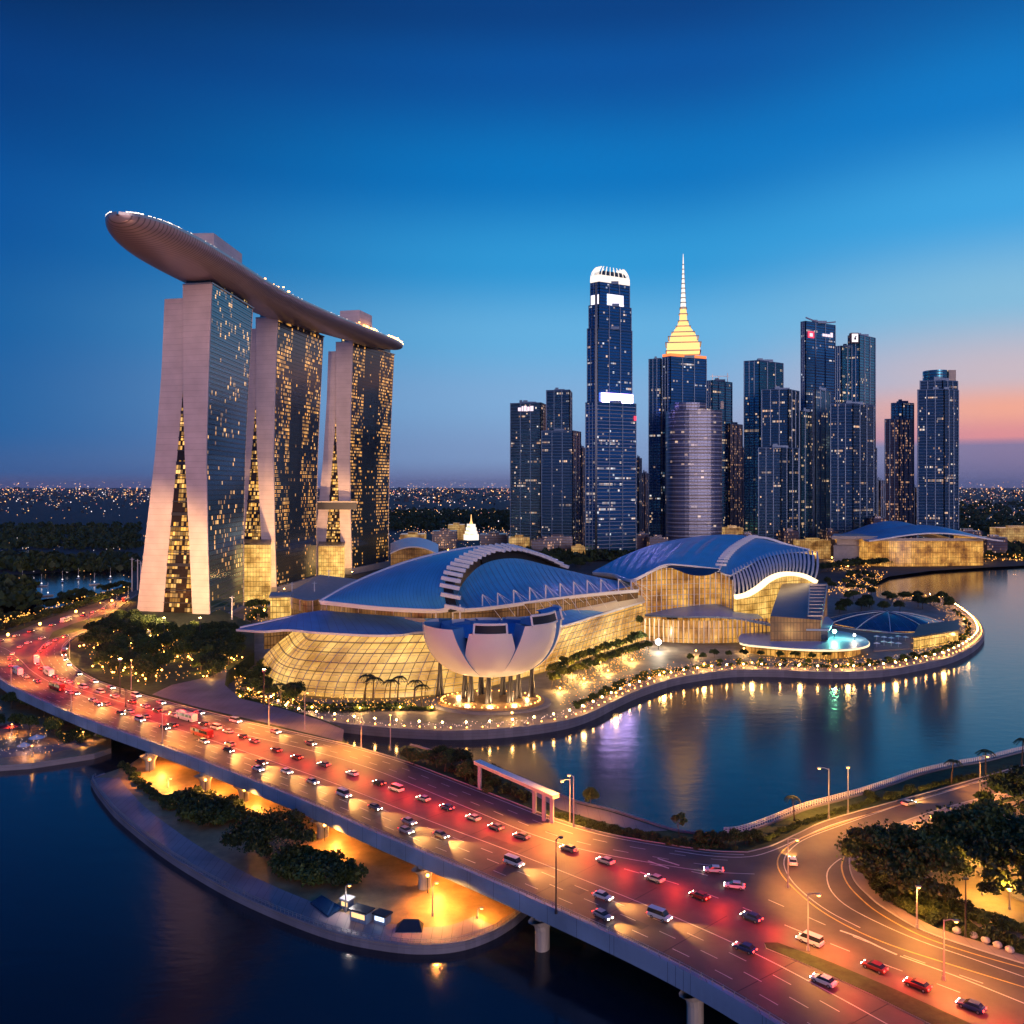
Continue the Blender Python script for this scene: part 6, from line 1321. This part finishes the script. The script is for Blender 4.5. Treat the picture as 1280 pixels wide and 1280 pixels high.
# strong lamps
def beacon(px, py, z, h, c, mat_, label, pw, r_=1.0):
    g = G(px, py, z); r = thing('bright_lamp', g, label, 'lamp'); b = MB(); b.tube([g, g + Vector((0, 0, h))], .2, 6); b.build('pole', M['darksteel'], r); b = MB(); b.ball(g + Vector((0, 0, h + r_ * .6)), r_, n=8); b.build('globe', mat_, r); lamp((0, 0, h + 2.2 + r_), pw, c, 1.0, parent=r)
beacon(823, 812, 3, 3.5, (1, .8, .5), M['whitelamp'], 'very bright white lamp before the arcade, right of the slender trees', 22000, 1.7)
M['greenlamp'] = glow('green_white_lamp', (.25, 1, .55), 60); beacon(1043, 799, 9, 4, (.3, 1, .6), M['greenlamp'], 'greenish white lamp on the roof of the waterside restaurant', 16000, 1.1)
beacon(1068, 800, 9, 2.5, (1, .7, .4), M['whitelamp'], 'small warm white lamp on the canopy of the waterside restaurant', 4000, .7)
# stadium style bright highway lights behind the curve
# fairy lights and visitors that read as a mass of points
mbs = {'amber2': MB(), 'rosy2': MB()}
M['amber2'] = glow('fairy_lights', (1, .42, .07), 2.4, 'NONE'); M['rosy2'] = glow('rosy_fairy_lights', (1, .66, .52), 2.0, 'NONE')
for p in resample(QE, .55):
    i_ = 0
    o = offset([p, p + Vector((1, 0, 0))], 0)[0]
qe = resample(QE, 1.0)
for d0_, d1_, n in ((2, 11, 3),):
    for k in range(1, len(qe) - 1):
        t = (qe[k + 1] - qe[k - 1]).normalized(); nv = Vector((-t.y, t.x, 0)); px = CX + F * qe[k].x / qe[k].y
        for _ in range(1 if px < 740 else 2):
            v = qe[k] + nv * (U(2, 9) if px < 740 else U(2, 19)); mbs['rosy2' if px < 740 or R() < .2 else 'amber2'].octa((v.x, v.y, U(3.6, 5)), U(.10, .24))
def fairy(poly, z, n, zr, s=(.14, .32), k='amber2'):
    wp = [(G(x, y, z).x, G(x, y, z).y) for x, y in poly]; c = 0
    while c < n:
        x, y = U(min(w[0] for w in wp), max(w[0] for w in wp)), U(min(w[1] for w in wp), max(w[1] for w in wp))
        if inpoly(x, y, wp): mbs[k].octa((x, y, z + U(*zr)), U(*s)); c += 1
fairy([(98, 812), (120, 790), (190, 786), (300, 806), (296, 845), (200, 862), (125, 848)], 9.8, 520, (.4, 6))
fairy([(185, 792), (262, 790), (262, 797), (185, 800)], 9.8, 160, (1, 3), k='rosy2')
fairy([(292, 850), (350, 872), (560, 880), (560, 890), (400, 892), (296, 880)], 3, 330, (.5, 4))
fairy([(690, 866), (740, 842), (800, 812), (815, 820), (760, 856), (700, 880)], 3, 330, (.3, 5))
fairy([(1140, 800), (1190, 772), (1212, 775), (1222, 795), (1190, 815), (1140, 828)], 3, 260, (.5, 6), (.15, .32))
fairy([(760, 862), (830, 838), (960, 826), (1090, 826), (1090, 836), (960, 836), (840, 846), (770, 874)], 3, 380, (.4, 4))
fairy([(-60, 806), (60, 772), (165, 742), (168, 736), (60, 764), (-60, 796)], 8, 200, (.5, 5), (.3, .7))
fairy([(1040, 715), (1110, 708), (1300, 702), (1300, 696), (1100, 700), (1040, 706)], 3, 420, (.5, 9), (.4, .8))
fairy([(1030, 745), (1070, 716), (1110, 718), (1090, 745)], 3, 200, (.5, 5), (.3, .6))
fairy([(305, 755), (345, 748), (470, 728), (540, 706), (560, 716), (470, 742), (345, 782), (305, 790)], 3, 420, (.5, 8), (.25, .5))
fairy([(0, 905), (60, 905), (120, 920), (60, 950), (0, 950)], 2, 60, (.5, 4), (.08, .2)); fairy([(0, 925), (60, 920), (60, 945), (0, 948)], 2, 45, (.4, 2), (.08, .16), 'rosy2')
for k in mbs: tag(mbs[k].build('fairy_lights', M[k]), 'countless tiny lights strung through the planting and along the promenades', kind='stuff')
# ================================================================== VEHICLES
M['carglass'] = mat('car_glass', (.02, .025, .03), .08, 0); M['tyre'] = mat('tyre', (.02, .02, .02), .9); M['rim'] = mat('rim', (.5, .5, .52), .3, .8)
PAINTS = {'white': (.75, .75, .76), 'silver': (.42, .43, .45), 'black': (.02, .02, .025), 'dark red': (.22, .02, .02), 'dark blue': (.03, .05, .16), 'grey': (.16, .16, .17)}
for k, v in PAINTS.items(): M['car_' + k] = mat('car_paint_' + k.replace(' ', '_'), v, .28, .15, spec=.6)
def mk_car(paint, van=False):
    r = bpy.data.objects.new('van' if van else 'car', None); col.objects.link(r); Lh, W = (2.5, .98) if van else (2.2, .89); zt = 1.95 if van else 1.42
    side = [(-Lh, .38), (-Lh, .80), (-Lh + .1, .95), (-Lh + .7, 1.0), (-Lh + 1.1, 1.02), (.9, .96), (1.7, .82), (Lh, .68), (Lh + .02, .38)] if not van else [(-Lh, .40), (-Lh, 1.1), (-Lh + .05, 1.15), (0, 1.15), (1.0, 1.12), (1.6, 1.05), (2.2, .9), (Lh, .75), (Lh, .4)]
    b = MB(); secs = []
    for y, k in ((-1, .93), (-.9, 1), (0, 1.02), (.9, 1), (1, .93)): secs.append([Vector((x * (1 if k > .95 else .98), y * W, .38 + (z - .38) * k)) for x, z in side])
    b.grid(secs); b.f = [f[::-1] for f in b.f]
    for s_, i in ((secs[0], 0), (secs[-1], 1)):
        i0 = len(b.v); b.v += [tuple(p) for p in s_]; f = tuple(range(i0, i0 + len(s_))); b.f.append(f if i == 0 else f[::-1]); b.m.append(0)
    b.grid([[s[0], s[-1]] for s in secs]); b.build('body', M['car_' + paint], r, smooth=False)
    roof = [(-1.75, 1.0), (-1.25, zt), (.25, zt + .02), (1.1, .96)] if not van else [(-2.42, 1.12), (-2.32, zt), (1.1, zt), (1.75, 1.08)]
    b = MB(); rw = [[Vector((x, y * (W - .08 if z < 1.2 else W - .22), z)) for y in (-1, 1)] for x, z in roof]; b.grid(rw)
    for s in (0, 1):
        q = [w[s] for w in rw]; b.quad(*(q if s == 0 else q[::-1]))
    b.build('window', M['carglass'], r)
    b = MB(); b.box(((roof[1][0] + roof[2][0]) / 2, 0, zt + .03), (roof[2][0] - roof[1][0] + .1, (W - .2) * 2, .06)); b.build('roof', M['car_' + paint], r)
    for x in (-1.35, 1.35):
        for s in (-1, 1):
            b = MB(); b.tube([(x, s * (W - .16), .33), (x, s * (W + .03), .33)], .33, 12); w = b.build('wheel', M['tyre'], r); b = MB(); b.tube([(x, s * (W + .02), .33), (x, s * (W + .045), .33)], .2, 8); b.build('rim', M['rim'], w)
    for s in (-1, 1):
        b = MB(); b.box((Lh + .0, s * (W - .28), .64), (.12, .42, .17)); b.build('headlight', M['head'], r); b = MB(); b.box((-Lh + .0, s * (W - .25), .80), (.12, .42, .20)); b.build('taillight', M['red'], r)
    return r
CARS = {k: mk_car(k) for k in PAINTS}; CARS['van'] = mk_car('white', True)
def mk_bus(paint, glassm='carglass'):
    r = bpy.data.objects.new('bus', None); col.objects.link(r); Lh, W = 5.6, 1.22
    b = MB(); pf = [(-W, .35), (W, .35), (W, 2.9), (W - .18, 3.1), (-W + .18, 3.1), (-W, 2.9)]
    b.grid([[Vector((x, y * (1 if abs(x) < Lh else .96), z)) for y, z in pf] for x in (-Lh - .05, -Lh + .1, Lh - .25, Lh)], closed=True)
    for x, fl in ((-Lh - .05, 1), (Lh, 0)):
        i0 = len(b.v); b.v += [(x, y * .96, z) for y, z in pf]; f = tuple(range(i0, i0 + 6)); b.f.append(f[::-1] if fl else f); b.m.append(0)
    b.build('body', M['car_' + paint], r)
    for s in (-1, 1): b = MB(); b.box((0, s * (W + .01), 2.1), (2 * Lh - .8, .04, 1.0)); b.build('window', M['buslight'], r)
    b = MB(); b.box((Lh + .02, 0, 1.95), (.05, 2.0, 1.3)); b.build('windscreen', M['carglass'], r); b = MB(); b.box((-1.5, 0, 3.2), (2.4, 1.5, .22)); b.build('roof_unit', M['steel'], r)
    for x in (-3.4, 3.6):
        for s in (-1, 1): b = MB(); b.tube([(x, s * (W - .25), .48), (x, s * (W + .03), .48)], .48, 12); b.build('wheel', M['tyre'], r)
    for s in (-1, 1):
        b = MB(); b.box((Lh + .03, s * .85, .75), (.1, .4, .2)); b.build('headlight', M['head'], r); b = MB(); b.box((-Lh - .07, s * .95, 1.0), (.08, .25, .4)); b.build('taillight', M['red'], r)
    return r
M['buslight'] = winmat('bus_windows', 1.3, 9, .8, (1, .72, .42), s=.5, base=(.03, .03, .04), fw=.12, fh=.02)
CARS['bus'] = mk_bus('dark red'); CARS['coach'] = mk_bus('white')
for r in CARS.values(): snapshot(r)
cused = set(); NC = [0]
def put_car(kind, p, ang, label, group, red=0, headp=0):
    r = CARS[kind]
    if kind in cused: o = copy_tree(r)
    else: o = r; cused.add(kind)
    o.location = p; o.rotation_euler = (0, 0, ang); tag(o, label, kind if kind in ('van', 'bus') else 'bus' if kind == 'coach' else 'car', group)
    if red: lamp((-5.5, 0, 3.2), red * .5, (1, .035, .012), 1.5, parent=o)  # added red lamp above and behind the tail lights, reddens the road
    if headp:
        l = lamp((2.6, 0, .8), headp * 1.5, (1, .44, .10), .15, 'SPOT', None, 75, o, blend=.8); l.rotation_euler = Vector((1, 0, -.13)).to_track_quat('-Z', 'Y').to_euler()
    return o
def traffic(pix, gap, rev, lane, group, red=0, headp=0, jit=6.0, kinds=None):
    pts = resample(smooth(GP(pix, DZ), 8), 1.0); i = int(U(2, gap))
    while i < len(pts) - 3:
        p = pts[i]; d = pts[min(i + 2, len(pts) - 1)] - pts[max(i - 2, 0)]; a = atan2(d.y, d.x) + (pi if rev else 0); kind = random.choice(kinds or list(PAINTS) * 2 + ['white', 'silver', 'van', 'van', 'bus', 'coach'])
        put_car(kind, (p.x, p.y, DZ + .005), a, ({'van': 'white van', 'bus': 'dark red bus', 'coach': 'white bus'}.get(kind) or kind + ' car') + ' in the ' + lane, group + ', ' + kind, red, headp); i += int(gap + U(-jit, jit))
RA = [(1292, 1297), (1240, 1272), (1150, 1236), (1050, 1194), (950, 1154), (850, 1113), (760, 1080), (700, 1060), (640, 1044), (560, 1012), (480, 983), (420, 962), (360, 945), (300, 921), (240, 902), (199, 890), (160, 877), (120, 865), (90, 856), (62, 844), (46, 830), (50, 815), (66, 803), (90, 793)]
traffic(RA, 12, False, 'main lane with red tail lights that crosses the bridge', 'traffic with red tail lights on the main lane', red=5500, jit=4)
RB = [(300, 936), (200, 903), (120, 878), (60, 858), (22, 842), (12, 826), (28, 808), (62, 796)]
traffic(RB, 17, False, 'outer lane with red tail lights on the highway curve', 'traffic with red tail lights on the outer curve lane', red=3000)
RD = [(1240, 1330), (1130, 1274), (1040, 1234), (970, 1204), (900, 1176)]
traffic(RD, 17, False, 'lane with red tail lights left of the grass median', 'traffic with red tail lights left of the median', red=3000)
YC = [(935, 1190), (830, 1150), (730, 1115), (650, 1084), (560, 1050), (470, 1012), (380, 975), (300, 945), (220, 916), (150, 893), (110, 876), (78, 858)]
traffic(YC, 21, True, 'oncoming lane with yellow headlights beside the red lane', 'traffic with yellow headlights on the inner lane', headp=26000, jit=8)
YE = [(430, 945), (330, 912), (235, 889), (160, 868), (110, 850), (88, 834), (80, 818), (86, 806)]
traffic(YE, 22, True, 'innermost lane with white headlights on the highway curve', 'traffic with white headlights on the inner curve lane', headp=16000)
YN = [(860, 1200), (700, 1122), (560, 1063), (420, 1004), (300, 954), (200, 915)]
traffic(YN, 70, True, 'near lane of the bridge, well apart from other cars', 'scattered traffic on the near lane of the bridge', headp=14000, jit=10)
UP = [(-40, 815), (20, 796), (70, 781), (120, 765), (160, 750)]
traffic(UP, 20, False, 'far carriageway beyond the curve with red tail lights', 'traffic on the far carriageway', red=2600)
SL = [(1230, 979), (1130, 1008), (1060, 1030), (1014, 1048), (992, 1066), (994, 1088), (1012, 1110), (1056, 1142), (1110, 1168), (1190, 1196)]
traffic(SL, 60, True, 'curving slip road past the broad park tree', 'traffic on the curving slip road', headp=12000, jit=6)
c1_, c2_ = G(892, 1090, DZ), G(918, 1110, DZ)
put_car('white', (c1_.x, c1_.y, DZ + .005), radians(172), 'white car waiting at the junction, the one nearer to the bay', None).name = 'junction_car'; put_car('white', (c2_.x, c2_.y, DZ + .005), radians(165), 'white car waiting at the junction, the one nearer to the highway', None).name = 'junction_car'
# ================================================================== SMALL THINGS
gt = thing('road_gantry', G(680, 1025, 9.9), 'pale gantry frame with a long box beam beside the highway', 'gantry'); b = MB(); z = 17.5
g0, g1_, g2_ = G(680, 1026, 9.9), G(668, 1016, 9.9), G(596, 985, 9.9)
for nm, c in (('post', g0), ('post', G(690, 1029, 9.9)), ('post', g1_)): b = MB(); b.box(Vector((c.x, c.y, 9.9 + 3.6)), (.9, .9, 7.2), -.4); b.build(nm, M['concrete'], gt)
a_ = Vector((G(690, 1029, 9.9).x, G(690, 1029, 9.9).y, 17.3)) + Vector((1, -1, 0)); e_ = Vector((g2_.x, g2_.y, 17.6)); b = MB(); b.bar(a_, e_, 2.2, .9); b.build('box_beam', M['concrete'], gt); b = MB(); b.bar(a_ + Vector((0, 0, .55)), e_ + Vector((0, 0, .55)), 2.5, .14); b.build('top_plate', M['white'], gt); b = MB(); c = e_.lerp(a_, .04); b.box(Vector((c.x, c.y, 13.4)), (.9, .9, 7.2), -.4); b.build('post', M['concrete'], gt)
def stall(px, py, z, w, d, h, label, lit, name='kiosk', roofm='darksteel', ang=-.5):
    c = G(px, py, z); r = thing(name, c, label, 'kiosk'); b = MB(); b.box(c + Vector((0, 0, h / 2)), (w, d, h), ang); b.build('body', M['beam'], r); b = MB(); b.box(c + Vector((0, 0, h + .15)), (w + .6, d + .6, .3), ang); b.build('roof', M[roofm], r)
    n = Vector((sin(ang), -cos(ang), 0)); b = MB(); b.box(c + n * (d / 2 + .03) + Vector((0, 0, h * .6)), (w * .8, .06, h * .45), ang); b.build('counter_window', M[lit], r); return r
M['kwarm'] = glow('kiosk_window', (1, .62, .25), 1.6, 'AUTO'); M['kcool'] = glow('kiosk_cool_window', (.65, .8, 1), 2.2, 'AUTO')
stall(452, 1150, 1.66, 4.6, 2.6, 2.4, 'small amber windowed kiosk on the waterside walk under the bridge', 'kwarm'); stall(478, 1153, 1.66, 3.2, 2.2, 2.0, 'small white blue kiosk right of the amber kiosk', 'kcool'); stall(434, 1135, 1.66, 2.2, 2.0, 2.2, 'tiny white stall left of the amber kiosk below the two armed lamp', 'kwarm', roofm='white')
r = thing('tent', G(512, 1160, 1.66), 'dark low tent on the waterside walk right of the kiosks', 'tent'); c = G(512, 1160, 1.66); b = MB(); b.grid([[c + Vector((-3, -2, 0)), c + Vector((3, -2, 0))], [c + Vector((-1.4, 0, 2)), c + Vector((2.0, 0, 2.0))], [c + Vector((-3, 2, 0)), c + Vector((3, 2, 0))]]); b.tri(c + Vector((3, -2, 0)), c + Vector((3, 2, 0)), c + Vector((2, 0, 2))); b.tri(c + Vector((-3, 2, 0)), c + Vector((-3, -2, 0)), c + Vector((-1.4, 0, 2))); b.build('canvas', M['darksteel'], r)
q = GP([(388, 1130), (402, 1121), (428, 1136), (410, 1147)], 1.68); b = MB(); b.prism(q, 1.68, 2.1); o = tag(b.build('planter_basin', M['domeglass'], origin=q[0]), 'blue lined rectangular basin on the waterside walk', 'basin')
for k, (px, py, l) in enumerate(((12, 915, 'round red parasol roof at the end of the quay'), (46, 930, 'pale stall roof on the quay below the dark trees'), (30, 940, 'small pale stall at the water edge of the quay'))):
    c = G(px, py, 2); r = thing('market_stall', c, l, 'stall'); b = MB(); b.tube([c + Vector((0, 0, 2.4)), c + Vector((0, 0, 3.6))], [(4.2, 3, 2.4)[k], .2], 10); b.build('roof', M[('car_dark red', 'petal', 'petal')[k]], r); b = MB(); b.bar(c, c + Vector((0, 0, 3)), .15); b.build('post', M['darksteel'], r)
    lamp(c + Vector((.8, -.8, 1.9)), 250, (1, .55, .4), .3)
for k, (px, py) in enumerate(((1235, 1090), (1280, 1120))):
    c = G(px, py + 3, 9.84); b = MB(); b.tube([c, c + Vector((0, 0, .7))], [2.4, 2.5], 16); tag(b.build('tree_planter', M['quay'], origin=c), ('low round stone planter around the rain tree trunk', 'low round stone planter around the trunk at the frame edge')[k], 'planter')
for k, (px, py) in enumerate(((1196, 1166), (1217, 1172), (1232, 1178), (1247, 1184), (1262, 1190))):
    c = G(px, py, DZ + .14); b = MB(); b.ball(c + Vector((0, 0, .5)), .9, n=6, sz=.7); tag(b.build('boulder', M['concrete'], origin=c), 'pale boulder at the edge of the pavement beside the bush belt', 'boulder', 'boulders beside the pavement')
# boats on the lagoon
for k, (px, py) in enumerate(((28, 728), (52, 733), (78, 728), (98, 724), (118, 731), (138, 724), (20, 744), (60, 745))):
    c = G(px, py, 2.8); r = thing('sailing_boat', c, 'small moored boat with a bare mast on the lagoon beyond the highway', 'boat', 'moored boats on the lagoon'); a = U(0, 3); b = MB(); sec = []
    for t in range(7):
        x = -5 + 10 * t / 6; w = 1.5 * sin(pi * min(1, (t + .9) / 6.6)) ** .6; sec.append([Vector((x, -w, 1.1)), Vector((x, -w * .6, 0)), Vector((x, w * .6, 0)), Vector((x, w, 1.1))])
    b.grid(sec, closed=True); o = b.build('hull', M['white'], None); o.parent = r; o.rotation_euler = (0, 0, a); b = MB(); b.tube([(0, 0, .5), (0, 0, 12)], .12, 5); o = b.build('mast', M['white'], None); o.parent = r; b = MB(); b.octa((0, 0, 3), .9); o = b.build('cabin_light', M['farwhite'], None); o.parent = r
for r in list(PROTO.values()):
    for o in r:
        if o.name not in USED:
            for c in kids(o): bpy.data.objects.remove(c)
            bpy.data.objects.remove(o)
for k, r in CARS.items():
    if k not in cused:
        for c in kids(r):
            for d in kids(c): bpy.data.objects.remove(d)
            bpy.data.objects.remove(c)
        bpy.data.objects.remove(r)
# ================================================================== HAZE
hz = bpy.data.materials.new('haze'); hz.use_nodes = True; t = hz.node_tree; t.nodes.remove(t.nodes['Principled BSDF']); pv = t.nodes.new('ShaderNodeVolumePrincipled'); pv.inputs['Color'].default_value = (.62, .72, .9, 1); pv.inputs['Density'].default_value = 1.0e-5; t.links.new(pv.outputs[0], t.nodes['Material Output'].inputs['Volume'])
mb = MB(); mb.box((0, 30000, 239), (94000, 80000 - 2, 482)); mb.v = [(x, y, max(z, -3.0)) for x, y, z in mb.v]; tag(mb.build('haze', hz), kind='stuff')
